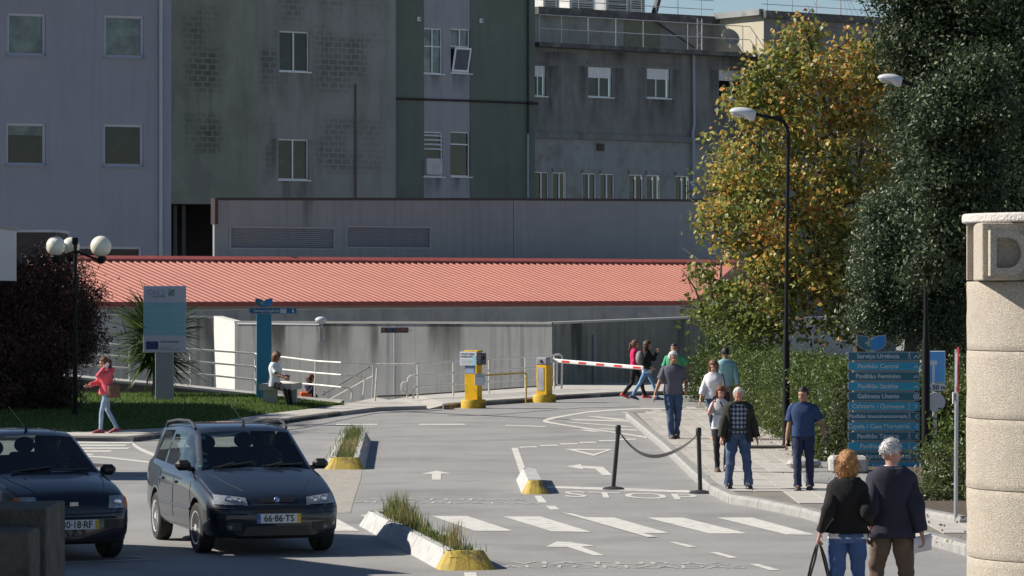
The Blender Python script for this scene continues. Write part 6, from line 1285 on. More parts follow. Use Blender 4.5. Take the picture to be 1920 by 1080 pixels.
    # doors
    for sg in (-1, 1):
        for pts in S['doors']: seam(onside, [(a - L / 2, b) for a, b in pts], 'door_seam', k=(sg, .001))
        seam(onside, [(a - L / 2, b) for a, b in S['mould']], 'side_moulding', r=.014, m=S.get('mouldm', plastb), parent=t, k=(sg, .0))
        for a, b in S['handles']:
            p = onside(a - L / 2, b, sg, .012); q = MB(); q.bbox(p, (.03, .14, .035), b=.012); q.build('door_handle', S.get('handlem', paintm), t)
        # mirror
        a, b = S['mirror']; p = onside(a - L / 2, b - .06, sg, 0); q = MB(); q.bbox((p.x + sg * .115, p.y - .01, b), (.19, .10, .125), b=.045); q.tube([p - V(sg * .05, 0, 0), (p.x + sg * .08, p.y, b - .03)], .03, 6); q.build('wing_mirror', S['mirm'], t, smooth=True)
    # wheels
    for ta in (WB0, WB1):
        for sg in (-1, 1):
            r = S['rw_r']; c = (sg * (S['track'] / 2), ta - L / 2, r); q = MB(); prof = [(r * .62, -.085), (r * .92, -.088), (r * .985, -.07), (r, -.03), (r, .03), (r * .985, .07), (r * .92, .088), (r * .62, .085)]
            q.lathe((0, 0, 0), prof, 40, axis='X'); wh = q.build('wheel', tyrem, t, smooth=True); wh.location = c; steer = S.get('steer', 0) if ta == WB0 else 0; wh.rotation_euler = (0, 0, steer)
            q = MB(); q.lathe((0, 0, 0), [(r * .62, sg * .085), (r * .66, sg * .088), (r * .64, sg * .07), (r * .58, sg * .045), (.001, sg * .04)], 32, axis='X')
            for k in range(S['spokes']):
                a = 2 * math.pi * k / S['spokes']; q.box((sg * .06, math.cos(a) * r * .32, math.sin(a) * r * .32), (.03, r * .56, r * .16), R=Matrix.Rotation(a, 3, 'X'))
            q.lathe((0, 0, 0), [(r * .16, sg * .05), (r * .14, sg * .088), (.001, sg * .09)], 16, axis='X'); q.build('rim', S['rim'], wh, smooth=True)
            q = MB(); q.lathe((0, 0, 0), [(r * .60, sg * .047), (.001, sg * .047)], 24, axis='X'); q.build('wheel_shadow_plate', plastb, wh)
    # cabin
    q = MB(); q.box((0, S['cab'][0] - L / 2 + (S['cab'][1] - S['cab'][0]) / 2, .42), (S['track'] - .15, S['cab'][1] - S['cab'][0], .1)); q.box((0, S['ws'][0] + .12 - L / 2, ip(S['ws'][0], S['zb']) - .12), (S['track'] - .2, .42, .16)); q.build('dashboard', seatm, t)
    for (x, y) in S['seats']:
        q = MB(); q.bbox((x, y - L / 2, .55), (.48, .5, .2), b=.05); q.bbox((x, y - L / 2 + .27, .86), (.46, .14, .56), b=.06); s0 = q.build('seat', seatm, t); q = MB(); q.ell((x, y - L / 2 + .30, 1.22), (.13, .06, .10), 12, 8); q.build('headrest', seatm, s0, smooth=True)
    x, y = S['seats'][-1 if S.get('rhd') else 0]
    q = MB(); cc = V(S['drv'][0], S['drv'][1] - L / 2 - .42, .93); Rw = Matrix.Rotation(math.radians(62), 3, 'X'); q.tube([cc + Rw @ V(.18 * math.cos(a), .18 * math.sin(a), 0) for a in [2 * math.pi * i / 20 for i in range(21)]], .014, 6); q.tube([cc, cc + V(0, -.3, -.12)], .03, 6); q.tube([cc + Rw @ V(-.18, 0, 0), cc + Rw @ V(.18, 0, 0)], .02, 6); q.build('steering_wheel', plastb, t)
    return t, onfront, ontop, patch, body
def plate_on(t, L, x, z, y, text, txcut=None, w=.52):
    q = MB(); q.bbox((x, y, z), (w, .012, .11), b=.003); p = q.build('number_plate', platew, t)
    q = MB(); q.box((x - w / 2 + .022, y - .0075, z), (.04, .003, .104)); q.build('blue_band', plateb, p); q = MB(); q.box((x + w / 2 - .022, y - .0075, z), (.04, .003, .104)); q.build('yellow_band', platey, p)
    textmesh(text, blackplastic, 'lettering', p, facing(x, y - .0085, z - .002), size=.108, bold=.0022, sx=.93); textmesh('P', platew, 'lettering', p, facing(x - w / 2 + .022, y - .0095, z - .025), size=.03); textmesh('03', blackplastic, 'lettering', p, facing(x + w / 2 - .022, y - .0095, z + .02), size=.028); textmesh('06', blackplastic, 'lettering', p, facing(x + w / 2 - .022, y - .0095, z - .02), size=.028)
paint1 = mat('dark_grey_car_paint', (.009, .014, .027), rough=.45, metal=.1, spec=.2, var=.05, vs=2, coat=.9); paint2 = mat('navy_car_paint', (.004, .005, .018), rough=.45, metal=.0, spec=.2, var=.05, coat=.9)
def front1(patch, seam, onf, ons, ont, t, body, L):
    for sg in (-1, 1):
        X = lambda v: sg * v
        h = patch(onf, [(X(.345), .585), (X(.715), .600), (X(.70), .705), (X(.36), .668)], lampg, 'headlight', nu=12, off=.010)
        q = MB()
        for (cx, cz, r) in ((.56, .648, .045), (.45, .638, .035)): p = onf(X(cx), cz, .014); q.ell(p, (r, .012, r * .9), 12, 6)
        q.build('reflector', chrome, h, smooth=True)
        p = onf(X(.56), .335, .006); q = MB(); q.ell(p, (.036, .02, .034), 12, 6); q.build('fog_lamp', mat('fog_glass', (.14, .15, .16), rough=.15), t, smooth=True)
    patch(onf, [(-.20, .615), (.20, .615), (.22, .665), (-.22, .665)], plastb, 'upper_grille', off=.008)
    q = MB(); p = onf(0, .635, .02); q.ell(p, (.034, .014, .034), 16, 8); q.build('badge', mat('badge_blue', (.25, .35, .6), rough=.3, metal=.5), t, smooth=True)
    patch(onf, [(-.40, .245), (.40, .245), (.36, .345), (-.36, .345)], plastb, 'lower_grille', off=.007)
    patch(onf, [(-.30, .485), (.30, .485), (.28, .54), (-.28, .54)], plastb, 'number_recess', off=.006)
    for sg in (-1, 1): patch(onf, [(sg * .42, .30), (sg * .68, .31), (sg * .66, .40), (sg * .42, .39)], plastb, 'air_duct', off=.005)
    seam(onf, [(-.72, .555), (-.4, .548), (0, .545), (.4, .548), (.72, .555)], 'bumper_seam', r=.006); seam(onf, [(-.73, .50), (-.35, .485)], 'bumper_rib', r=.008, m=paint1); seam(onf, [(.73, .50), (.35, .485)], 'bumper_rib', r=.008, m=paint1)
    for sg in (-1, 1): seam(lambda x, y: ont(x, y, .001), [(sg * .36, -L / 2 + .22), (sg * .50, -L / 2 + .55), (sg * .62, -L / 2 + .98)], 'bonnet_seam')
    for sg in (-1, 1):
        q = MB(); a, b = -.05 + .0, 0; x0 = -.52 if sg < 0 else .08
        q.tube([ont(x0, -L / 2 + 1.10, .02), ont(x0 + .5, -L / 2 + 1.16, .025)], .010, 6); q.tube([ont(x0 + .05, -L / 2 + 1.09, .02), ont(x0 + .25, -L / 2 + 1.12, .05)], .012, 6); q.build('wiper', blackplastic, t)
        q = MB(); x = sg * .56; ys = [1.95, 2.05, 2.3, 3.0, 3.6, 3.72]; hs = [.01, .055, .07, .07, .055, .01]; q.tube([ont(x, y - L / 2, h) for y, h in zip(ys, hs)], .017, 8); q.build('roof_rail', mat('roof_rail_black', (.03, .03, .033), rough=.5), t, smooth=True)
    q = MB(); p = ont(.03, -L / 2 + 1.95, 0); q.tube([p, p + V(0, .03, .06)], .018, 6); q.tube([p + V(0, .03, .05), p + V(-.11, .35, .30)], .004, 5); q.build('aerial', blackplastic, t)
    for z_, c in ((1.33, (.35, .6, .6)), (.0, (.2, .5, .45))): pass
    return ()
S1 = dict(L=4.13, axf=.80, axr=3.24, track=1.42, rw_r=.295, spokes=7, rim=rimm, mirm=plastb, handlem=paint1, mouldm=mat('moulding_grey', (.06, .065, .075), rough=.4),
    st=[0, .02, .05, .09, .14, .2, .3, .42, .55, .7, .85, 1.0, 1.05, 1.10, 1.2, 1.32, 1.45, 1.58, 1.70, 1.76, 1.84, 1.95, 2.06, 2.13, 2.3, 2.6, 2.86, 2.94, 3.1, 3.4, 3.62, 3.74, 3.80, 3.88, 3.96, 4.02, 4.06, 4.10, 4.13],
    w=[(0, .60), (.02, .64), (.05, .685), (.09, .72), (.14, .745), (.2, .765), (.42, .79), (.8, .808), (1.5, .81), (3.0, .81), (3.7, .79), (4.0, .755), (4.1, .70), (4.13, .66)],
    zt=[(0, .58), (.02, .60), (.05, .635), (.09, .665), (.14, .69), (.2, .715), (.3, .75), (.42, .785), (.7, .86), (1.0, .925), (1.10, .95), (1.76, 1.365), (1.84, 1.40), (1.95, 1.42), (2.3, 1.445), (3.0, 1.44), (3.62, 1.415), (3.80, 1.385), (3.96, 1.08), (4.02, .95), (4.06, .88), (4.13, .80)],
    z0=[(0, .24), (.05, .21), (.2, .19), (1, .20), (3.6, .22), (4.13, .30)], zb=[(0, .7), (1.0, .87), (1.6, .90), (3.0, .94), (4.13, .97)], wr=[(0, .7), (1.0, .70), (1.10, .70), (1.80, .585), (2.3, .59), (3.7, .57), (3.96, .62), (4.13, .62)],
    ws=(1.10, 1.78), rw=(3.81, 3.96), side=[(1.33, 2.06), (2.14, 2.86), (2.95, 3.62)], doors=[[(1.02, .30), (1.05, .55), (1.12, .86)], [(2.10, .27), (2.10, .89)], [(2.90, .70), (2.92, .92)], [(1.06, .28), (2.9, .27)]],
    mould=[(1.1, .50), (2.85, .50)], handles=[(1.95, .78), (2.75, .79)], mirror=(1.35, 1.0), cab=(1.1, 3.6), seats=[(.36, 2.05), (-.36, 2.05), (.3, 2.85), (-.3, 2.85)], drv=(.36, 2.05), front=front1, steer=math.radians(4))
c1 = V((491 - 960) * 43.95 / F, 43.95, 0); th = math.radians(16.5); t1 = S1['L'] / 2 - S1['axf']
T1, *_ = build_car('estate_car', 'dark grey estate car with roof rails driving towards the camera', c1 + Matrix.Rotation(th, 3, 'Z') @ V(0, t1, 0), th, paint1, S1, '')
plate_on(T1, 4.13, 0.02, .435, -4.13 / 2 - .012, '66·86·TS'); 
def stickers(T, pts, L):
    for (x, y, z, w, h, m) in pts: q = MB(); q.box((x, y, z), (w, .003, h), R=Matrix.Rotation(math.radians(-32 - 25), 3, 'X')); q.build('windscreen_sticker', m, T)
stickers(T1, [(-.53, -4.13 / 2 + 1.70 + .02, 1.31, .09, .07, mat('sticker_teal', (.35, .62, .62))), (-.60, -4.13 / 2 + 1.31, 1.055, .09, .06, MATS['sticker_teal']), (-.62, -4.13 / 2 + 1.20, .995, .10, .03, mat('sticker_green', (.1, .5, .35)))], 4.13)
q = MB(); q.bbox((.02, -4.13 / 2 + 1.78, 1.30), (.22, .04, .07), b=.015); q.build('rear_view_mirror', plastb, T1)
def front2(patch, seam, onf, ons, ont, t, body, L):
    for sg in (-1, 1):
        X = lambda v: sg * v
        h = patch(onf, [(X(.40), .60), (X(.60), .60), (X(.62), .735), (X(.44), .735)], lampg, 'headlight', nu=10, off=.012); patch(onf, [(X(.605), .60), (X(.665), .615), (X(.665), .71), (X(.625), .735)], amber, 'indicator', nu=5, off=.012)
        p = onf(X(.52), .665, .016); q = MB(); q.ell(p, (.05, .01, .045), 12, 6); q.build('reflector', chrome, h, smooth=True)
        seam(lambda x, y: ont(x, y, .001), [(sg * .40, -L / 2 + .16), (sg * .52, -L / 2 + .5), (sg * .58, -L / 2 + .85)], 'bonnet_seam')
    for k in range(5): q = MB(); p = onf(-.04 + .02 * k, .655, .006); q.box(p, (.013, .012, .045), rz=0); q.build('badge_bar', chrome, t)
    seam(onf, [(-.66, .555), (0, .54), (.66, .555)], 'bumper_seam', r=.006); seam(onf, [(-.5, .50), (.5, .50)], 'bumper_slot', r=.012); seam(onf, [(-.62, .26), (0, .25), (.62, .26)], 'spoiler_lip', r=.012, m=plastb, parent=t)
    for sg in (-1, 1): patch(onf, [(sg * .36, .37), (sg * .60, .38), (sg * .60, .48), (sg * .36, .48)], plastb, 'bumper_duct', off=.004)
    q = MB(); q.tube([ont(-.45, -L / 2 + .93, .02), ont(.05, -L / 2 + .99, .02)], .010, 6); q.build('wiper', blackplastic, t); q = MB(); q.tube([ont(.0, -L / 2 + .92, .02), ont(.5, -L / 2 + .96, .02)], .010, 6); q.build('wiper', blackplastic, t)
    q = MB(); p = ont(-.02, -L / 2 + 1.72, 0); q.tube([p, p + V(0, .03, .06)], .020, 6); q.tube([p + V(0, .03, .05), p + V(-.12, .3, .28)], .004, 5); q.build('aerial', blackplastic, t)
    return ()
S2 = dict(L=3.32, axf=.66, axr=2.86, track=1.27, rw_r=.27, spokes=6, rim=mat('dark_rim', (.10, .10, .11), rough=.5), mirm=plastb,
    st=[0, .02, .05, .09, .14, .2, .3, .42, .55, .7, .82, .88, .94, 1.05, 1.2, 1.35, 1.5, 1.56, 1.64, 1.75, 1.88, 1.96, 2.2, 2.5, 2.72, 2.8, 2.9, 3.0, 3.1, 3.2, 3.28, 3.32],
    w=[(0, .54), (.02, .58), (.05, .625), (.09, .66), (.14, .685), (.2, .70), (.42, .725), (.8, .745), (1.5, .75), (2.6, .745), (3.0, .72), (3.2, .66), (3.32, .60)],
    zt=[(0, .60), (.02, .64), (.05, .69), (.09, .735), (.14, .765), (.2, .79), (.42, .855), (.7, .91), (.88, .945), (.94, .965), (1.56, 1.36), (1.64, 1.39), (1.75, 1.41), (2.2, 1.43), (2.72, 1.40), (2.9, 1.34), (3.1, 1.02), (3.2, .93), (3.32, .84)],
    z0=[(0, .24), (.05, .21), (.2, .19), (3.0, .21), (3.32, .28)], zb=[(0, .74), (.9, .89), (2.0, .91), (3.32, .95)], wr=[(0, .66), (.94, .66), (1.6, .53), (2.2, .54), (2.9, .53), (3.1, .56), (3.32, .56)],
    ws=(.94, 1.57), rw=(2.92, 3.1), side=[(1.2, 1.88), (1.97, 2.72)], doors=[[(.95, .3), (1.0, .86)], [(1.92, .28), (1.92, .88)]], mould=[(1.0, .48), (2.4, .48)], handles=[(1.8, .76)], mirror=(1.14, .985),
    cab=(.95, 2.9), seats=[(.33, 1.72), (-.33, 1.72), (.3, 2.5), (-.3, 2.5)], drv=(.33, 1.72), front=front2, steer=math.radians(3))
th2 = math.radians(25); D2 = 43.0; wx = V((204 - 960) * D2 / F, D2, 0)
T2, *_ = build_car('hatchback_car', 'small dark navy hatchback cut by the left edge behind the stone pier', wx - Matrix.Rotation(th2, 3, 'Z') @ V(S2['track'] / 2, -(S2['L'] / 2 - S2['axf']), 0), th2, paint2, S2, '')
plate_on(T2, 3.32, 0.03, .425, -3.32 / 2 - .012, '30·18·RF')
# ------------------------------------------------------------------ people
skinm = {k: mat('skin_' + k, c, rough=.55, var=.07, vs=8) for k, c in dict(fair=(.48, .27, .19), tan=(.36, .19, .12), rosy=(.50, .25, .19), dark=(.22, .12, .08)).items()}
eyem = mat('eye_dark', (.02, .015, .012), rough=.2); lipm = mat('lip', (.33, .12, .10), rough=.5)
def cloth(name, c, **k): return mat(name, c, rough=k.pop('rough', .9), var=k.pop('var', .12), vs=k.pop('vs', 7), bump=k.pop('bump', .3), bs=k.pop('bs', 25), **k)
def ik(a, b, l1, l2, pole):
    d = b - a; L = min(d.length, (l1 + l2) * .999); dn = d.normalized(); b = a + dn * L; x = (l1 * l1 - l2 * l2 + L * L) / (2 * L); h = math.sqrt(max(0, l1 * l1 - x * x)); p = pole - dn * pole.dot(dn); p.normalize(); return a + dn * x + p * h, b
def smooth_path(P, R_, k=4):
    out = []; rr = []; n = len(P)
    for i in range(n - 1):
        p0, p1, p2, p3 = P[max(i - 1, 0)], P[i], P[i + 1], P[min(i + 2, n - 1)]
        for j in range(k):
            u = j / k; out.append(.5 * ((2 * p1) + (p2 - p0) * u + (2 * p0 - 5 * p1 + 4 * p2 - p3) * u * u + (3 * p1 - p0 - 3 * p2 + p3) * u ** 3)); rr.append(R_[i] + (R_[i + 1] - R_[i]) * u)
    out.append(P[-1]); rr.append(R_[-1]); return out, rr
def wrinkle(o, amp, sc, seed=0, zf=.6):
    me = o.data; co = [v.co.copy() for v in me.vertices]; no = [v.normal.copy() for v in me.vertices]
    for v, c, n in zip(me.vertices, co, no):
        q = Vector((c.x * sc, c.y * sc, c.z * sc * zf)) + Vector((seed, seed * 2.3, 0)); v.co = c + n * amp * (noise.noise(q) + .6 * noise.noise(q * 2.3))
    me.update()
def person(label, base, yaw, H, sex='m', feet=((-.1, .12), (.1, -.1)), hands=None, lean=(0, 0), twist=0, head=(0, 0), skin='fair', hair=None, top=None, legs=None, shoes=None, jacket=None, build=1.0, belly=0., pelvis=(0, 0, 0), seated=False, fine=.009, elbow_out=.25, heels=(0, 0), footyaw=(0, 0), glasses=False, group=None, knee_fwd=1.0):
    """feet/hands are (screen right, towards camera[, height]); [0] anatomical right, [1] left"""
    k = H / 1.70; t = thing('person', label, 'person', base, 0, group); yr = math.radians(yaw)
    fw = V(math.sin(yr), -math.cos(yr), 0); lf = V(math.cos(yr), math.sin(yr), 0); up = V(0, 0, 1)
    tr = math.radians(twist); lf2 = lf * math.cos(tr) + V(-lf.y, lf.x, 0) * math.sin(tr) * 1.0; fw2 = V(lf2.y, -lf2.x, 0)
    wide = dict(m=(.165, .150, .170, .185), f=(.172, .132, .150, .160))[sex]; b = build
    pz = (.93 if not seated else .53) * k; pc = V(pelvis[0], -pelvis[1], pz + pelvis[2]); sc = pc + V(lean[0], -lean[1], .0) + up * math.sqrt(max(.01, (.485 * k) ** 2 - lean[0] ** 2 - lean[1] ** 2))
    ax = (sc - pc).normalized(); neck = sc + ax * .050 * k; hc = neck + ax * .03 * k + up * .098 * k + fw2 * .02 * k; k0 = k
    hyaw = yr + tr + math.radians(head[0]); hf = V(math.sin(hyaw), -math.cos(hyaw), 0); hl = V(math.cos(hyaw), math.sin(hyaw), 0); pt = math.radians(head[1]); hfp = hf * math.cos(pt) - up * math.sin(pt); hup = up * math.cos(pt) + hf * math.sin(pt)
    if pt > .2: hc = hc + hf * .03 * k - up * .015 * k
    HR = Matrix((( hl.x, -hfp.x, hup.x), (hl.y, -hfp.y, hup.y), (hl.z, -hfp.z, hup.z)))          # local x=left, y=back, z=up
    def ringAt(c, rx, ry, l=lf2, f=fw2, n=22, e=2.3, fshift=0):
        out = []
        for j in range(n):
            a = 2 * math.pi * j / n; ca, sa = math.cos(a), math.sin(a); x = math.copysign(abs(ca) ** (2 / e), ca) * rx; y = math.copysign(abs(sa) ** (2 / e), sa) * ry; out.append(c + l * x + f * (y + fshift))
        return out
    def mixl(u): 
        l = (lf * (1 - u) + lf2 * u).normalized(); return l, V(l.y, -l.x, 0)
    def torso(q, rows, ease):                     # rows: (u along pelvis->shoulder, rx, ry, fshift)
        R_ = []
        for u, rx, ry, fs in rows: l, f = mixl(min(1, max(0, u))); R_.append(ringAt(pc + (sc - pc) * u, (rx + ease) * k * b, (ry + ease) * k * b, l, f, fshift=fs * k))
        q.rings(R_)
    W0, W1, W2, W3 = wide; bust = .018 if sex == 'f' else 0
    TR = [(-.16, W0 * .80, .095, -.01), (-.05, W0, .115, -.005), (.08, W0 * .97, .112 + belly * .4, belly * .4), (.25, W1, .100 + belly, belly * .7), (.42, W1 * 1.03, .100 + belly * .8, belly * .6), (.60, W2, .115 + bust, .005 + bust), (.75, W2 * 1.06, .118 + bust, .008 + bust * .7), (.86, W3 * 1.0, .108, 0), (.94, W3 * .95, .094, -.004), (1.0, W3 * .80, .082, -.008), (1.05, W3 * .60, .07, -.010), (1.10, .072, .06, -.008)]
    # limbs
    LF = min(1, (legs[1] if legs else 1)) * .92
    hip = [pc - lf * .088 * k - up * .03 * k, pc + lf * .088 * k - up * .03 * k]; ank = []; knee = []
    for s in (0, 1):
        fz = heels[s]; z_ = feet[s][2] if len(feet[s]) > 2 else 0; A = V(feet[s][0], -feet[s][1], .085 * k + z_ + fz); kn, A = ik(hip[s], A, .43 * k, .41 * k, fw * knee_fwd + lf * (.12 if s else -.12)); knee.append(kn); ank.append(A)
    sh = [sc - lf2 * (W3 - .022) * k * b - up * .058 * k, sc + lf2 * (W3 - .022) * k * b - up * .058 * k]; elb = []; wri = []
    hands = hands or [None, None]
    for s in (0, 1):
        sg = -1 if s == 0 else 1; h = hands[s]
        Wp = V(h[0], -h[1], h[2]) if h is not None else sh[s] + lf2 * sg * .09 * k - up * .50 * k + fw2 * .05
        pole = (-fw2 + lf2 * sg * elbow_out - up * .5) if Wp.z < 1.2 * k else (-up * 1.6 + lf2 * sg * elbow_out - fw2 * .15); e, w_ = ik(sh[s], Wp, .28 * k, .25 * k, pole); elb.append(e); wri.append(w_)
    # body, one continuous skin
    kh = k * (1.10 if fine > .008 else 1.04)
    q = MB(); torso(q, TR, 0)
    q.tube(smooth_path([sc, neck, hc - hup * .03 * k], [.062 * k, .055 * k, .055 * k])[0], .056 * k, 12)
    def he(c, d): q.ell(hc + HR @ (V(*c) * kh), V(*d) * kh, 20, 14, R=HR)
    he((0, .008, .018), (.073, .092, .098)); he((0, -.022, -.035), (.058, .068, .072)); he((0, -.045, -.078), (.030, .035, .025)); he((0, -.092, -.018), (.012, .018, .022)); he((0, -.084, .005), (.009, .014, .03)); he((0, -.072, .03), (.052, .022, .014)); he((.030, -.072, -.030), (.02, .018, .02)); he((-.030, -.072, -.030), (.02, .018, .02)); he((.073, .008, -.012), (.010, .020, .030)); he((-.073, .008, -.012), (.010, .020, .030))
    for s in (0, 1):
        P_, R_ = smooth_path([sh[s], sh[s].lerp(elb[s], .4), elb[s], elb[s].lerp(wri[s], .35), wri[s]], [v * k * b for v in (.052, .047, .037, .038, .025)]); q.tube(P_, R_, 12)
        P_, R_ = smooth_path([hip[s], hip[s].lerp(knee[s], .5), knee[s], knee[s].lerp(ank[s], .3), ank[s]], [v * k * LF for v in (.082, .068, .048, .046, .033)]); q.tube(P_, R_, 12)
        fy = yr + math.radians(footyaw[s]); ff = V(math.sin(fy), -math.cos(fy), 0); tip = ank[s] + ff * .15 * k - up * (.055 * k + heels[s] * .9); q.tube([ank[s], ank[s] + ff * .05 * k - up * .03 * k, tip], [.034 * k, .038 * k, .025 * k], 10)
        # hand: palm and five bent fingers
        fa = (wri[s] - elb[s]).normalized(); h = hands[s]; curl = .55; 
        if h is not None and len(h) > 3: curl = h[3]
        sg = -1 if s == 0 else 1; side = (-fw2 - fa * (-fw2).dot(fa)); side = side.normalized() if side.length > .1 else fa.orthogonal().normalized(); nrm = fa.cross(side); nrm = nrm * (1 if nrm.dot(lf2) * sg < 0 else -1)      # palm faces the body
        kk = k * 1.06; q.tube([wri[s] - fa * .01, wri[s] + fa * .03 * kk, wri[s] + fa * .085 * kk], [.024 * kk, .034 * kk, .036 * kk], 10, flat=1.0) if False else None
        R_ = []
        for u, wd, tk in ((-.01, .024, .022), (.02, .032, .018), (.055, .041, .016), (.09, .040, .013)):
            R_.append([wri[s] + fa * u * kk + side * math.cos(a) * wd * kk + nrm * math.sin(a) * tk * kk for a in [2 * math.pi * j / 10 for j in range(10)]])
        q.rings(R_)
        for i, (o_, ln) in enumerate(((-.031, .068), (-.0105, .078), (.0105, .074), (.031, .060))):
            p0 = wri[s] + fa * .078 * kk - side * o_ * kk; a = curl * .5; d1 = fa * math.cos(a) + nrm * math.sin(a); d2 = fa * math.cos(curl * 1.3) + nrm * math.sin(curl * 1.3); d3 = fa * math.cos(curl * 2.2) + nrm * math.sin(curl * 2.2)
            p1 = p0 + d1 * ln * .45 * kk; p2 = p1 + d2 * ln * .33 * kk; p3 = p2 + d3 * ln * .26 * kk; q.tube([p0, p1, p2, p3], [.0092 * kk, .0085 * kk, .008 * kk, .0065 * kk], 7)
        p0 = wri[s] + fa * .02 * kk - side * .026 * kk; d = (fa * .75 - side * .75 + nrm * .35).normalized(); p1 = p0 + d * .035 * kk; p2 = p1 + (d + fa * .5 + nrm * curl * .5).normalized() * .035 * kk; q.tube([p0, p1, p2], [.012 * kk, .010 * kk, .0075 * kk], 7)
    body = q.build('body', skinm[skin], t); md = body.modifiers.new('r', 'REMESH'); md.mode = 'VOXEL'; md.voxel_size = fine; ms = body.modifiers.new('s', 'SMOOTH'); ms.factor = .5; ms.iterations = 2
    bpy.context.view_layer.update(); evald(body); body.data.shade_smooth()
    # face
    q = MB()
    for sx in (-.028, .028): q.ell(hc + HR @ (V(sx, -.083, .008) * kh), V(.0085, .006, .005) * kh, 8, 6, R=HR)
    q.build('eye', eyem, t, smooth=True); q = MB(); q.ell(hc + HR @ (V(0, -.089, -.053) * kh), V(.022, .006, .006) * kh, 10, 6, R=HR); q.build('mouth', lipm, t, smooth=True)
    if glasses:
        q = MB()
        for sx in (-.03, .03): q.tube([hc + HR @ (V(sx + .021 * math.cos(a), -.098, .006 + .016 * math.sin(a)) * kh) for a in [2 * math.pi * i / 12 for i in range(13)]], .0022, 5)
        for sx in (-.052, .052): q.tube([hc + HR @ (V(sx, -.095, .01) * kh), hc + HR @ (V(sx * 1.45, .0, .004) * kh)], .002, 5)
        q.build('glasses', blackplastic, t)
    # hair
    if hair:
        col_, style = hair; hm = col_; q = MB(); n, m = 26, 18; fullness = {'short': .010, 'crop': .005, 'bob': .022, 'curly': .034, 'long': .026, 'pony': .014, 'wavy': .028, 'thin': .006}[style]
        rs = []
        for i in range(m + 1):
            th_ = math.pi * min(max(i / m, .02), .98); ring = []
            for j in range(n):
                a = 2 * math.pi * j / n; x, y, z = math.sin(th_) * math.cos(a), math.sin(th_) * math.sin(a), math.cos(th_)
                d = V(x * (.075 + fullness), y * (.095 + fullness), z * (.102 + fullness)); p = V(0, .010, .020) + d
                front_ = -y; low = -.015 - .0 if style in ('short', 'crop', 'thin') else -.10
                # hairline: pull vertices of the face and below the nape inside the skull
                face = front_ > .30 and z < .50 + (0 if style != 'thin' else .2); below = p.z < (low if y > .1 else (.0 if style in ('short', 'crop', 'thin') else low)) or (style in ('short', 'crop', 'thin') and p.z < -.035)
                if style in ('short', 'crop', 'thin') and abs(y) < .35 and p.z < .0: below = True
                if face or below: p = V(0, .01, .0) + V(d.x, d.y, d.z) * .72
                nz = noise.noise(Vector((p.x * 45, p.y * 45, p.z * (45 if style == 'curly' else 22)))) * (.010 if style == 'curly' else .004); p = p + p.normalized() * nz
                ring.append(hc + HR @ (p * kh))
            rs.append(ring)
        q.rings(rs)
        if style in ('long', 'wavy'):
            rs = []
            for i, (z, wd, dp, yb) in enumerate(((.05, .085, .06, .05), (-.05, .10, .065, .055), (-.13, .105, .055, .065), (-.20, .10, .045, .075), (-.27 if style == 'long' else -.22, .07, .03, .08))):
                rs.append([hc + (hl * (wd * math.cos(a)) - hf * (yb + dp * math.sin(a)) + up * z) * kh + V(0, 0, .008 * noise.noise(Vector((a * 3, z * 20, 1)))) for a in [2 * math.pi * j / 18 for j in range(18)]])
            q.rings(rs[::-1])
        if style == 'pony': q.tube([hc + HR @ (V(0, .10, .05) * k), hc + HR @ (V(0, .15, .03) * k), hc - hf * .15 * k - up * .10 * k, hc - hf * .12 * k - up * .24 * k], [.025, .035, .038, .012], 10)
        if style in ('bob', 'curly'):
            rs = []
            for i, (z, wd, dp, yb) in enumerate(((.06, .085, .07, .035), (-.01, .098, .078, .038), (-.07, .096, .070, .042), (-.115, .080, .055, .045), (-.135, .05, .03, .05))):
                rs.append([hc + (hl * (wd * math.cos(a)) - hf * (yb + dp * math.sin(a)) * 1.0 + up * (z + .010 * noise.noise(Vector((math.cos(a) * 4, math.sin(a) * 4, z * 20))))) * kh for a in [math.pi * (-.12 + 1.24 * j / 17) for j in range(18)]])
            q.rings(rs[::-1], closed=False, caps=False)
        ho = q.build('hair', hm, t, smooth=True, ang=0)
        hv = [v.co.copy() for v in ho.data.vertices if (v.co - hc).length > .088 * kh]; hn = len(hv)
        if hn:
            N_ = 1500 if fine < .008 else 500; pk = RNG.integers(0, hn, N_); P0 = np.array([tuple(hv[i]) for i in pk]) + RNG.normal(size=(N_, 3)) * .005 * kh
            Ls_ = {'short': .022, 'crop': .010, 'bob': .055, 'curly': .035, 'long': .07, 'pony': .04, 'wavy': .06, 'thin': .02}[style] * kh
            leafmesh('hair_strands', P0, Ls_, .007 * kh, RNG.uniform(0, 1, N_), hm, t, up=(0, 0, -2.6 if style not in ('curly',) else -.3), kind='stuff', fold=.1)
    # trousers
    if legs:
        lm, fit, cuff = legs[:3]; q = MB()
        rows = [(.14, W0 * .93, .108 + belly * .3, belly * .3), (.05, W0 * .98, .113 + belly * .2, belly * .2), (-.06, W0 * 1.0, .120, -.005), (-.15, W0 * .95, .112, -.008), (-.21, W0 * .70, .085, 0)]
        R_ = [ringAt(pc + (sc - pc) * u, (rx + .008) * k * b, (ry + .008) * k * b, lf, fw, fshift=fs * k) for u, rx, ry, fs in rows]; q.rings(R_[::-1])
        for s in (0, 1):
            an = ank[s] - (ank[s] - knee[s]).normalized() * -.0 + up * .005; P_, R_ = smooth_path([hip[s] + (up * .03 if not seated else V(0, 0, 0)), hip[s].lerp(knee[s], .35), hip[s].lerp(knee[s], .7), knee[s], knee[s].lerp(an, .35), knee[s].lerp(an, .75), an - up * .03 * k], [v * k * b for v in (.094, .088 * fit, .072 * fit, .061 * fit, .060 * fit, .052 * fit, cuff)], 5)
            q.tube(P_, R_, 16)
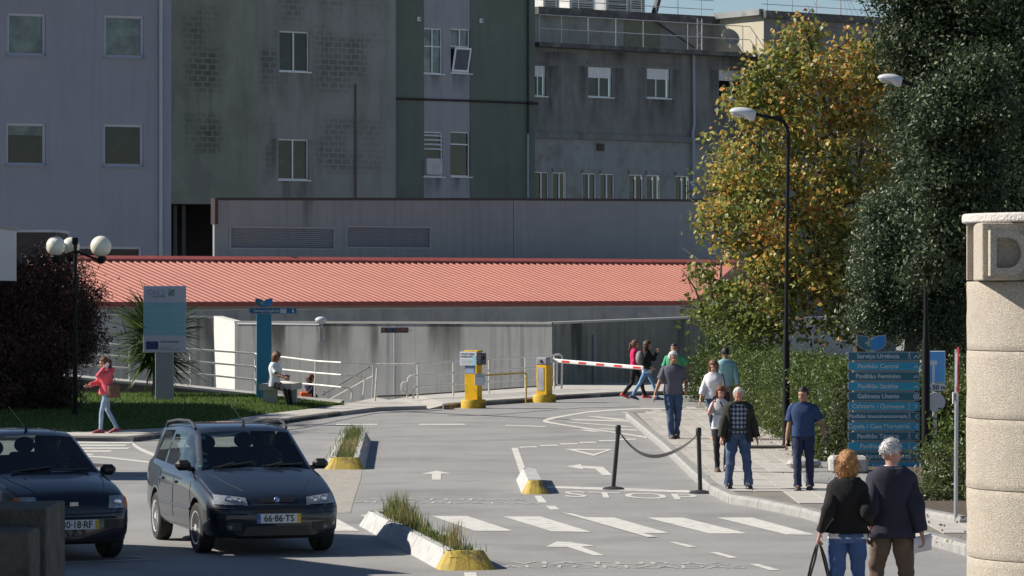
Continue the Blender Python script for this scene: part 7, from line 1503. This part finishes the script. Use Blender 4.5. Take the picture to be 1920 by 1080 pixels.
        o = q.build('trousers', lm, t, smooth=True, ang=60); wrinkle(o, .014 * k * fit, 13, len(label), .9)
    if shoes:
        sm = shoes
        for s in (0, 1):
            fy = yr + math.radians(footyaw[s]); ff = V(math.sin(fy), -math.cos(fy), 0); fl_ = V(math.cos(fy), math.sin(fy), 0); pitch = math.atan2(heels[s], .2 * k); ff = (ff * math.cos(pitch) - up * math.sin(pitch)).normalized(); fu = fl_.cross(ff) * -1; fu = fu if fu.z > 0 else -fu; o_ = ank[s] - fu * .085 * k; q = MB(); rs = []
            for u, wd, ht in ((-.075, .020, .05), (-.06, .034, .085), (-.02, .036, .10), (.03, .038, .085), (.09, .046, .06), (.14, .045, .05), (.175, .034, .036), (.195, .014, .02)):
                rs.append([o_ + ff * u * k * 1.12 + fl_ * x * wd * k * 1.32 + fu * (z * ht * k * 1.2) for x, z in ((-1, 0), (-1.05, .25), (-.85, .7), (-.4, 1), (.4, 1), (.85, .7), (1.05, .25), (1, 0))])
            q.rings(rs); so_ = q.build('shoe', sm, t, smooth=True, ang=60)
    def sleeves(q, r0, r1, frac, r2=None, ease=0):
        for s in (0, 1):
            st_ = sc + (sh[s] - sc) * .60 - up * .012 * k; pts = [st_, sh[s] + up * .004 * k, sh[s].lerp(elb[s], .35)]; rr = [r0 * .72, r0 * .86, r0 * .86]
            if frac <= 1: pts += [sh[s].lerp(elb[s], frac)]; rr += [r1]
            else: pts += [sh[s].lerp(elb[s], .8), elb[s], elb[s].lerp(wri[s], .4), elb[s].lerp(wri[s], frac - 1)]; rr += [(r0 + r1) * .5, (r0 + r1) * .5, (r1 + (r2 or r1)) * .5, r2 or r1]
            P_, R_ = smooth_path(pts, [v * k * b for v in rr], 4); q.tube(P_, R_, 16)
    def collar(q, r, h, m_=None):
        q.rings([ringAt(neck - ax * .045 * k, r * k * 1.12, r * k * 1.08), ringAt(neck - ax * .02 * k + ax * h * .5 * k, r * k, r * k * .98), ringAt(neck + ax * (h - .02) * k, r * k * 1.03, r * k)], caps=False)
    if top:
        tm = top['m']; hem = top.get('hem', -.02); ease = top.get('ease', .012); q = MB(); rows = [(hem, W0 * (1.02 + top.get('flare', 0)) , .118 + belly * .3, belly * .2)] + [r for r in TR[2:] if r[0] > hem + .05]; torso(q, rows, ease); sleeves(q, top.get('r0', .066), top.get('r1', .06), top.get('sleeve', .7), top.get('r2'))
        if top.get('collar', True): collar(q, .068, top.get('ch', .035))
        o = q.build(top.get('name', 'shirt'), tm, t, smooth=True, ang=60); wrinkle(o, top.get('wr', .011) * k, 11, len(label) + 3)
        for (u, m_, hgt) in top.get('bands', ()): q = MB(); q.rings([ringAt(pc + (sc - pc) * u, (W0 + ease + .003) * k * b, (.118 + ease + .003) * k * b), ringAt(pc + (sc - pc) * (u + hgt), (W0 + ease + .003) * k * b, (.118 + ease + .003) * k * b)], caps=False); q.build('hem_band', m_, t)
    if jacket:
        jm = jacket['m']; hem = jacket.get('hem', -.22); ease = jacket.get('ease', .03); op = jacket.get('open', 0); q = MB(); n = 30; R_ = []
        rows = [(hem, W0 * (1.06 + jacket.get('flare', .03)), .130, -.004), (hem * .5, W0 * 1.04, .126, -.002), (.05, W0 * .99, .115 + belly * .3, belly * .2)] + [r for r in TR[3:]]
        for u, rx, ry, fs in rows:
            l, f = mixl(min(1, max(0, u))); c = pc + (sc - pc) * u; g = op * (1.0 if u < .9 else max(.3, 1 - (u - .9) * 2)); ring = []
            for j in range(n + 1):
                a = math.pi / 2 + g + (2 * math.pi - 2 * g) * j / n; ca, sa = math.cos(a), math.sin(a); e = 2.3; x = math.copysign(abs(ca) ** (2 / e), ca) * (rx + ease) * k * b; y = math.copysign(abs(sa) ** (2 / e), sa) * (ry + ease) * k * b; ring.append(c + l * x + f * (y + fs * k))
            R_.append(ring)
        q.rings(R_, closed=False, caps=False); sleeves(q, jacket.get('r0', .078), jacket.get('r1', .064), jacket.get('sleeve', 1.93), jacket.get('r2', .052)); collar(q, .078, jacket.get('ch', .03))
        o = q.build(jacket.get('name', 'jacket'), jm, t, smooth=True, ang=60); wrinkle(o, jacket.get('wr', .014) * k, 9, len(label) + 8, .5); sd = o.modifiers.new('thick', 'SOLIDIFY'); sd.thickness = .008
    return t, dict(hc=hc, wri=wri, elb=elb, sh=sh, sc=sc, pc=pc, fw=fw2, lf=lf2, k=k, HR=HR, fa=[(wri[s] - elb[s]).normalized() for s in (0, 1)], knee=knee)
def GP(px, py, z=0): p = G(px, py, z); return p
denim = cloth('blue_denim', (.05, .085, .165), grime=((.13, .19, .29), 5, .75)); denimd = cloth('dark_denim', (.015, .025, .065), grime=((.06, .085, .14), 4, .5)); denimb = cloth('bright_denim', (.045, .095, .24), grime=((.09, .16, .34), 6, .6)); denimp = cloth('pale_denim', (.25, .34, .46), grime=((.38, .47, .58), 6, .6))
black = cloth('black_cloth', (.012, .012, .013)); blackk = cloth('black_knit', (.010, .010, .011), rough=1.0); shoeb = mat('black_shoe', (.015, .015, .016), rough=.4); shoebr = mat('brown_shoe', (.09, .06, .04), rough=.6); shoegr = mat('grey_shoe', (.09, .085, .08), rough=.7)
hair_g = mat('silver_hair', (.58, .58, .58), rough=.7, var=.2, vs=30, bump=.8, bs=60); hair_w = mat('white_hair', (.66, .63, .58), rough=.7, var=.15, vs=30, bump=.8, bs=60); hair_d = mat('dark_hair', (.016, .013, .012), rough=.5, var=.3, vs=30, bump=.6, bs=60); hair_b = mat('brown_hair', (.07, .035, .02), rough=.5, var=.4, vs=25, bump=.8, bs=50); hair_a = mat('auburn_hair', (.13, .045, .02), rough=.5, var=.4, vs=25, bump=.8, bs=50); hair_bl = mat('ginger_blond_hair', (.40, .20, .075), rough=.6, var=.35, vs=25, bump=1.0, bs=50); hair_c = mat('chestnut_hair', (.16, .07, .035), rough=.5, var=.4, vs=25, bump=.8, bs=50)
# 1 pink jacket
pink = cloth('pink_jacket', (.68, .10, .13)); b0 = GP(199, 812, .1)
t, J = person('woman in a pink hooded jacket holding a phone to her ear beside the lawn', b0, -62, 1.58, 'f', feet=((.22, -.06), (-.10, .08)), heels=(.03, 0), footyaw=(150 * 0, 0), hands=[(-.34, .16, 1.00, .5), (-.02, .16, 1.36, 1.0)], head=(-6, 12), hair=(hair_a, 'pony'), skin='fair', legs=(denimp, .86, .045), shoes=mat('red_trainer', (.30, .06, .07), rough=.6), jacket=dict(m=pink, hem=-.12, open=0, ease=.026, flare=.0), glasses=True, elbow_out=.2)
q = MB(); q.ell(J['sc'] - J['fw'] * .10 + V(0, 0, .0), (.10, .09, .07), 14, 8); q.build('hood', pink, t, smooth=True)
def held(name, m, label, cat, loc, d, R=None, bev=.008):
    q = MB(); q.bbox((0, 0, 0), d, b=bev); o = q.build(name, m); o.location = loc; 
    if R: o.rotation_euler = R
    return tag(o, label, cat)
phw = mat('phone_white', (.6, .62, .65), rough=.3); phb = mat('phone_black', (.02, .02, .025), rough=.3)
held('phone', phw, 'white phone held by the woman in the pink jacket', 'phone', b0 + J['wri'][1] + J['fa'][1] * .085 + V(.02, -.03, 0), (.06, .012, .11), (0, .5, .2))
def bag(name, label, base, w, d, h, m, handles, taper=.85, cat='handbag', strapm=None):
    t = thing(name, label, cat, base); q = MB(); rs = []
    for i in range(7):
        u = i / 6; s_ = 1 - (1 - taper) * u; pinch = 1 - .5 * u ** 2; rs.append([V(math.copysign(abs(math.cos(a)) ** .7, math.cos(a)) * w / 2 * s_, math.copysign(abs(math.sin(a)) ** .7, math.sin(a)) * d / 2 * pinch, (u - 1) * h) for a in [2 * math.pi * j / 18 for j in range(18)]])
    q.rings(rs); o = q.build('bag_body', m, t, smooth=True, ang=60); wrinkle(o, .008, 18, 3)
    for hp in handles: q = MB(); q.tube(smooth_path([V(*p) for p in hp], [.009] * len(hp), 4)[0], .010, 6); q.build('strap', strapm or m, t, smooth=True)
    return t
br = mat('brown_leather', (.15, .065, .035), rough=.5, var=.2, vs=8); bag('handbag', 'brown leather handbag hanging at the side of the woman in the pink jacket', b0 + V(.17, -.15, 1.02), .29, .14, .27, br, [[(-.12, 0, -.02), (-.16, .03, .16), (-.14, .08, .32), (-.04, .06, .2), (.08, 0, -.02)]])
# 2 seated woman in white
b0 = V(W(519, 0, 95).x, 94.9, .1)
t, J = person('woman in a white tunic sitting on the concrete bench beside the teal totem', b0, 62, 1.62, 'f', seated=True, pelvis=(-.06, -.12, .16), feet=((.30, .18), (.38, .02)), hands=[(.22, .22, .78, .9), (.26, .02, .80, .9)], lean=(.01, .03), head=(-8, 22), hair=(hair_c, 'curly'), skin='tan', legs=(black, .9, .05), shoes=shoeb, top=dict(m=cloth('white_tunic', (.72, .74, .78), bump=.2), hem=-.22, ease=.03, flare=.06, sleeve=.75, r0=.075, r1=.07), elbow_out=.3)
held('purse', mat('purple_cloth', (.12, .06, .16), rough=.8), 'small purple purse in the lap of the seated woman in white', 'purse', b0 + V(.27, -.14, .80), (.10, .08, .12))
# 3 on the stairs
b0 = V(W(585, 0, 107.5).x, 107.5, W(0, 742, 107.5).z - .98)
t, J = person('person in a dark top on the sunken stairs, half hidden behind the ramp railing', b0, 160, 1.58, 'f', hands=[(-.2, .1, 1.0, .6), (.2, .1, .9, .6)], lean=(-.06, 0), head=(-60, 25), hair=(hair_a, 'bob'), skin='rosy', legs=(black, 1, .05), shoes=shoeb, top=dict(m=cloth('navy_top', (.02, .02, .05)), sleeve=1.9, r2=.045), fine=.011)
held('orange_bag', mat('orange_plastic', (.8, .14, .02), rough=.5), 'bright orange bag carried by the person on the sunken stairs', 'bag', b0 + V(-.17, -.17, 1.02), (.34, .12, .18), bev=.04)
# 4, 5 women at the barrier
b0 = GP(1190, 748); mag = cloth('magenta_top', (.62, .02, .12))
t, J = person('woman in a magenta top with a ponytail walking just past the boom barrier', b0, 78, 1.66, 'f', feet=((-.32, .02), (.30, -.05)), heels=(.07, 0), hands=[(.16, .05, 1.20, .8), (.26, .1, 1.44, .9)], head=(0, 0), hair=(hair_a, 'pony'), skin='fair', legs=(black, 1.0, .06), shoes=mat('red_shoe', (.60, .05, .06), rough=.5), top=dict(m=mag, hem=-.1, sleeve=1.9, r0=.07, r2=.042, ease=.02), glasses=True, fine=.010)
b0 = GP(1213, 752)
t, J = person('woman in a black top and jeans with long wavy hair beside the woman in magenta', b0, 82, 1.66, 'f', feet=((-.42, .05), (.30, -.03)), heels=(.05, 0), hands=[(.10, .15, .95, .4), (.28, .12, 1.38, .9)], head=(5, 2), hair=(hair_b, 'long'), skin='fair', legs=(cloth('light_jeans', (.16, .30, .52), grime=((.26, .42, .62), 6, .6)), .86, .042), shoes=mat('navy_shoe', (.03, .04, .08), rough=.6), top=dict(m=black, hem=-.02, sleeve=1.9, r0=.072, r2=.045, ease=.022), fine=.010)
q = MB(); q.rings([[J['pc'] + V(math.cos(a) * .14, math.sin(a) * .17, z) for a in [2 * math.pi * j / 16 for j in range(16)]] for z in (-.12, .03)]); q.build('white_hem', mat('white_cloth', (.7, .7, .72)), t, smooth=True)
q = MB(); q.ell((0, 0, 0), (.12, .15, .20), 16, 12); o = q.build('backpack', mat('grey_pack', (.24, .23, .22), rough=.8, var=.2, vs=8), smooth=True); o.location = b0 + J['sc'] + V(-.20, -.04, -.17); tag(o, 'grey backpack worn by the woman in the black top', 'backpack')
# 6 green shirt, 7 grey polo
b0 = GP(1264, 776); green = cloth('green_shirt', (.07, .36, .20))
t, J = person('man in a green shirt walking right behind the man in the grey polo', b0, -8, 1.74, 'm', feet=((-.02, .08), (.1, -.12)), hands=[(-.26, .12, .92), (.34, .02, 1.05, .6)], head=(4, 4), hair=(hair_d, 'crop'), skin='tan', legs=(denimd, 1.0, .06), shoes=shoebr, top=dict(m=green, sleeve=.75, r0=.078, r1=.075, ease=.02), build=1.06, elbow_out=.8, fine=.010)
b0 = GP(1262, 822, KZ); polo = cloth('grey_polo', (.10, .10, .125), var=.05, streak=(.15, .15, .18), st=.5, ss=(.3, .3, 22))
t, J = person('grey haired man in a dark grey polo shirt and jeans on the pavement', b0, 6, 1.72, 'm', feet=((-.04, .10), (.06, -.06)), hands=[(-.40, .10, .80, .7), (.27, .02, .98, 1.2)], head=(22, 4), hair=(hair_g, 'short'), skin='tan', legs=(denim, 1.12, .07), shoes=shoegr, top=dict(m=polo, sleeve=.72, r0=.082, r1=.080, ease=.022, hem=-.1), build=1.06, belly=.02, elbow_out=.5)
# 8 white blouse, 9 light blue shirt
b0 = GP(1338, 824, KZ)
t, J = person('woman in a white blouse and jeans with shoulder length chestnut hair', b0, -4, 1.56, 'f', feet=((.0, .08), (.10, -.08)), heels=(0, .05), hands=[(-.27, .10, .80, .7), (.2, .02, .86)], head=(8, 12), hair=(hair_c, 'wavy'), skin='fair', legs=(denim, .92, .05), shoes=mat('tan_sandal', (.40, .17, .07), rough=.6), top=dict(m=cloth('white_blouse', (.70, .68, .72), bump=.2), hem=-.08, sleeve=1.55, r0=.072, r1=.070, r2=.06, ease=.022), glasses=True)
bag('handbag', 'dark shoulder bag of the woman in the white blouse', b0 + V(.26, .02, .95), .13, .2, .22, mat('maroon_leather', (.045, .015, .02), rough=.5), [[(-.02, -.06, -.02), (-.05, -.10, .22), (-.09, -.04, .36), (-.06, .08, .2), (0, .06, -.02)]])
b0 = GP(1360, 798, KZ)
t, J = person('man in a pale turquoise shirt seen from behind beside the hedge', b0, 184, 1.69, 'm', feet=((.08, -.1), (-.08, .1)), hands=[(.30, .05, .80), (-.25, 0, .8)], head=(0, 0), hair=(hair_d, 'short'), skin='tan', legs=(cloth('khaki_cloth', (.16, .14, .11)), 1.05, .065), shoes=shoeb, top=dict(m=cloth('turquoise_shirt', (.26, .46, .50)), sleeve=1.7, r0=.076, r1=.068, r2=.056, ease=.024, hem=-.1), build=1.03)
# 10 woman with phone
b0 = GP(1351, 884, KZ)
t, J = person('woman in a white and grey top talking on a phone behind the old man', b0, 4, 1.37, 'f', feet=((-.06, .08), (.09, -.06)), heels=(0, .04), hands=[(-.13, .16, 1.13, 1.1), (.16, .08, .72)], head=(10, 10), hair=(hair_a, 'bob'), skin='rosy', legs=(black, 1.0, .055), shoes=mat('open_sandal', (.08, .05, .04), rough=.6), top=dict(m=cloth('white_grey_top', (.55, .55, .56), grime=((.28, .29, .30), 5, .6)), sleeve=.8, r0=.07, r1=.072, ease=.02, hem=-.14), belly=.02, elbow_out=.6)
held('phone', phb, 'dark phone at the ear of the woman in white and grey', 'phone', b0 + J['wri'][0] + J['fa'][0] * .06 + V(.0, -.02, 0), (.05, .012, .10))
held('magazine', mat('newsprint', (.6, .6, .6), rough=.8), 'folded white paper tucked by the woman in the white and grey top', 'paper', b0 + V(-.05, -.17, .83), (.17, .02, .20))
q = MB(); q.tube([b0 + V(-.02, -.19, 1.15), b0 + V(.08, -.17, .98), b0 + V(.17, -.12, .82)], .012, 5)
tag(q.build('shoulder_strap', black), 'black strap across the top of the woman talking on the phone', 'strap')
# 11 old man
def plaidmat():
    m = bpy.data.materials.new('plaid_shirt'); MATS['plaid'] = m; m.use_nodes = True; nt = m.node_tree; N = nt.nodes; L = nt.links; p = N['Principled BSDF']; tc = N.new('ShaderNodeTexCoord'); s = N.new('ShaderNodeSeparateXYZ'); L.new(tc.outputs['Object'], s.inputs[0]); prev = None
    def stripe(o, sc_, th_):
        a = N.new('ShaderNodeMath'); a.operation = 'MULTIPLY'; a.inputs[1].default_value = sc_; L.new(s.outputs[o], a.inputs[0]); b_ = N.new('ShaderNodeMath'); b_.operation = 'FRACT'; L.new(a.outputs[0], b_.inputs[0]); c = N.new('ShaderNodeMath'); c.operation = 'LESS_THAN'; c.inputs[1].default_value = th_; L.new(b_.outputs[0], c.inputs[0]); return c
    a, b_ = stripe('X', 17, .5), stripe('Z', 15, .5); ad = N.new('ShaderNodeMath'); ad.operation = 'ADD'; L.new(a.outputs[0], ad.inputs[0]); L.new(b_.outputs[0], ad.inputs[1]); dv = N.new('ShaderNodeMath'); dv.operation = 'MULTIPLY'; dv.inputs[1].default_value = .5; L.new(ad.outputs[0], dv.inputs[0])
    r = N.new('ShaderNodeValToRGB'); e = r.color_ramp.elements; e[0].color = (.40, .43, .46, 1); e[1].color = (.02, .025, .05, 1); e.new(.5).color = (.10, .12, .17, 1); L.new(dv.outputs[0], r.inputs[0]); L.new(r.outputs[0], p.inputs['Base Color']); p.inputs['Roughness'].default_value = .9; return m
b0 = GP(1384, 915, KZ); olive = cloth('dark_olive_jacket', (.022, .021, .015))
t, J = person('white haired old man in an open dark olive jacket over a plaid shirt', b0, 0, 1.50, 'm', feet=((-.15, .08), (.15, .16)), heels=(0, .0), hands=[(-.27, .12, .69, 1.2), (.30, .0, .66, .8)], head=(6, 34), hair=(hair_w, 'thin'), skin='rosy', legs=(denim, 1.15, .075), shoes=shoeb, top=dict(m=plaidmat(), hem=-.02, ease=.012, sleeve=.6), jacket=dict(m=olive, hem=-.30, open=.62, ease=.040, flare=.08, r0=.084, r1=.072, r2=.060), build=1.10, belly=.01)
q = MB(); q.bbox(J['pc'] + V(0, -.132, .05), (.30, .02, .035), b=.004); q.build('belt', shoeb, t)
# 12 denim shirt man
b0 = GP(1506, 918, KZ)
t, J = person('man in a dark blue short sleeved shirt and jeans walking by the hedge', b0, -6, 1.50, 'm', feet=((-.09, .14), (.10, -.02)), hands=[(-.25, .02, .72, .6), (.30, .14, .80, 1.0)], head=(-22, 6), hair=(hair_d, 'short'), skin='tan', legs=(denimd, 1.08, .07), shoes=shoebr, top=dict(m=cloth('navy_blue_shirt', (.022, .05, .135)), hem=-.06, sleeve=.75, r0=.086, r1=.086, ease=.024, wr=.012), build=1.10, belly=.015, elbow_out=.6)
held('phone', phb, 'black phone in the hand of the man in the dark blue shirt', 'phone', b0 + J['wri'][1] + J['fa'][1] * .08 + V(-.02, -.03, 0), (.05, .02, .09), (.4, .3, 0))
# 13, 14 couple from behind
D = 34.0; b0 = V(W(1589, 0, D).x, D, 0)
t, J = person('woman in a black cardigan and blue trousers seen from behind at the front', b0, 176, 1.58, 'f', feet=((.10, -.05), (-.10, .08)), hands=[(.20, -.05, .95, .6), (-.25, .05, .86, 1.2)], head=(0, 0), hair=(hair_bl, 'bob'), skin='rosy', legs=(denimb, 1.14, .08), shoes=shoeb, top=dict(m=mat('white_cloth', (.7, .7, .72)) if False else MATS['white_cloth'], hem=-.12, sleeve=.5, ease=.014, flare=.10), jacket=dict(m=blackk, name='cardigan', hem=-.02, open=.25, ease=.046, flare=.12, r0=.080, r1=.064, r2=.046, ch=.0, wr=.016), build=.95, fine=.007, elbow_out=.12)
blk = mat('black_leather', (.014, .012, .012), rough=.3, var=.3, vs=8); hb = b0 + J['wri'][1] + J['fa'][1] * .09
bag('handbag', 'black leather handbag with long straps carried by the woman in the cardigan', hb + V(.01, 0, -.33), .29, .12, .30, blk, [[(-.10, .02, -.02), (-.055, .02, .17), (0, .01, .32), (.045, .02, .17), (.09, .02, -.02)], [(-.09, -.03, -.02), (-.035, -.03, .17), (0, -.02, .31), (.06, -.03, .17), (.10, -.03, -.02)]])
b0 = V(W(1672, 0, D + .3).x, D + .3, 0); navy = cloth('navy_blazer', (.022, .023, .042), bs=60, bump=.15)
t, J = person('silver haired man in a navy blazer and brown trousers seen from behind', b0, 182, 1.68, 'm', feet=((.17, .05), (-.13, -.08)), hands=[(.27, .05, .84, .9), (-.22, .0, .86, .8)], head=(-62, 6), hair=(hair_g, 'short'), skin='rosy', legs=(cloth('brown_trousers', (.125, .088, .066)), 1.22, .085), shoes=shoeb, top=dict(m=MATS['white_cloth'], sleeve=.5), jacket=dict(m=navy, name='blazer', hem=-.26, open=.1, ease=.042, flare=.05, r0=.088, r1=.078, r2=.060, ch=.03, wr=.016), build=.96, belly=.02, fine=.007, glasses=True, elbow_out=.15)
q = MB(); p = b0 + J['wri'][0] + J['fa'][0] * .08; rs = []
for i in range(7):
    u = i / 6; rs.append([p + V(-.09 + .16 * u, -.03 + .02 * math.sin(u * 5), .04 - .15 * v + .04 * u) for v in (0, .5, 1)] )
q.rings(rs, closed=False, caps=False); o = q.build('papers', mat('paper_white', (.72, .70, .76), rough=.7, var=.02), smooth=True); o.modifiers.new('s', 'SOLIDIFY').thickness = .006; tag(o, 'folded white papers in the right hand of the man in the blazer', 'papers')
# drivers
def driver(label, T, th_, off, sex, hairm, topm):
    base_ = Vector(T.location) + Matrix.Rotation(th_, 3, 'Z') @ V(*off); p, J_ = person(label, base_, math.degrees(th_), 1.55, sex, seated=True, pelvis=(0, 0, -.12), feet=((-.1, .55, .2), (.1, .55, .2)), hands=[(-.15, .38, .62, 1.2), (.15, .38, .62, 1.2)], lean=(0, -.08), hair=(hairm, 'short' if sex == 'm' else 'bob'), skin='tan', legs=(denimd, 1, .06), shoes=shoeb, top=dict(m=topm, sleeve=1.9, r2=.045), fine=.014); return p
driver('driver behind the windscreen of the dark grey estate car', T1, th, (.34, -.02 + 0, .34), 'f', hair_b, cloth('driver_grey', (.05, .05, .06)))
driver('driver behind the windscreen of the small navy hatchback', T2, th2, (.31, .08, .34), 'm', hair_d, cloth('driver_black', (.03, .03, .03)))
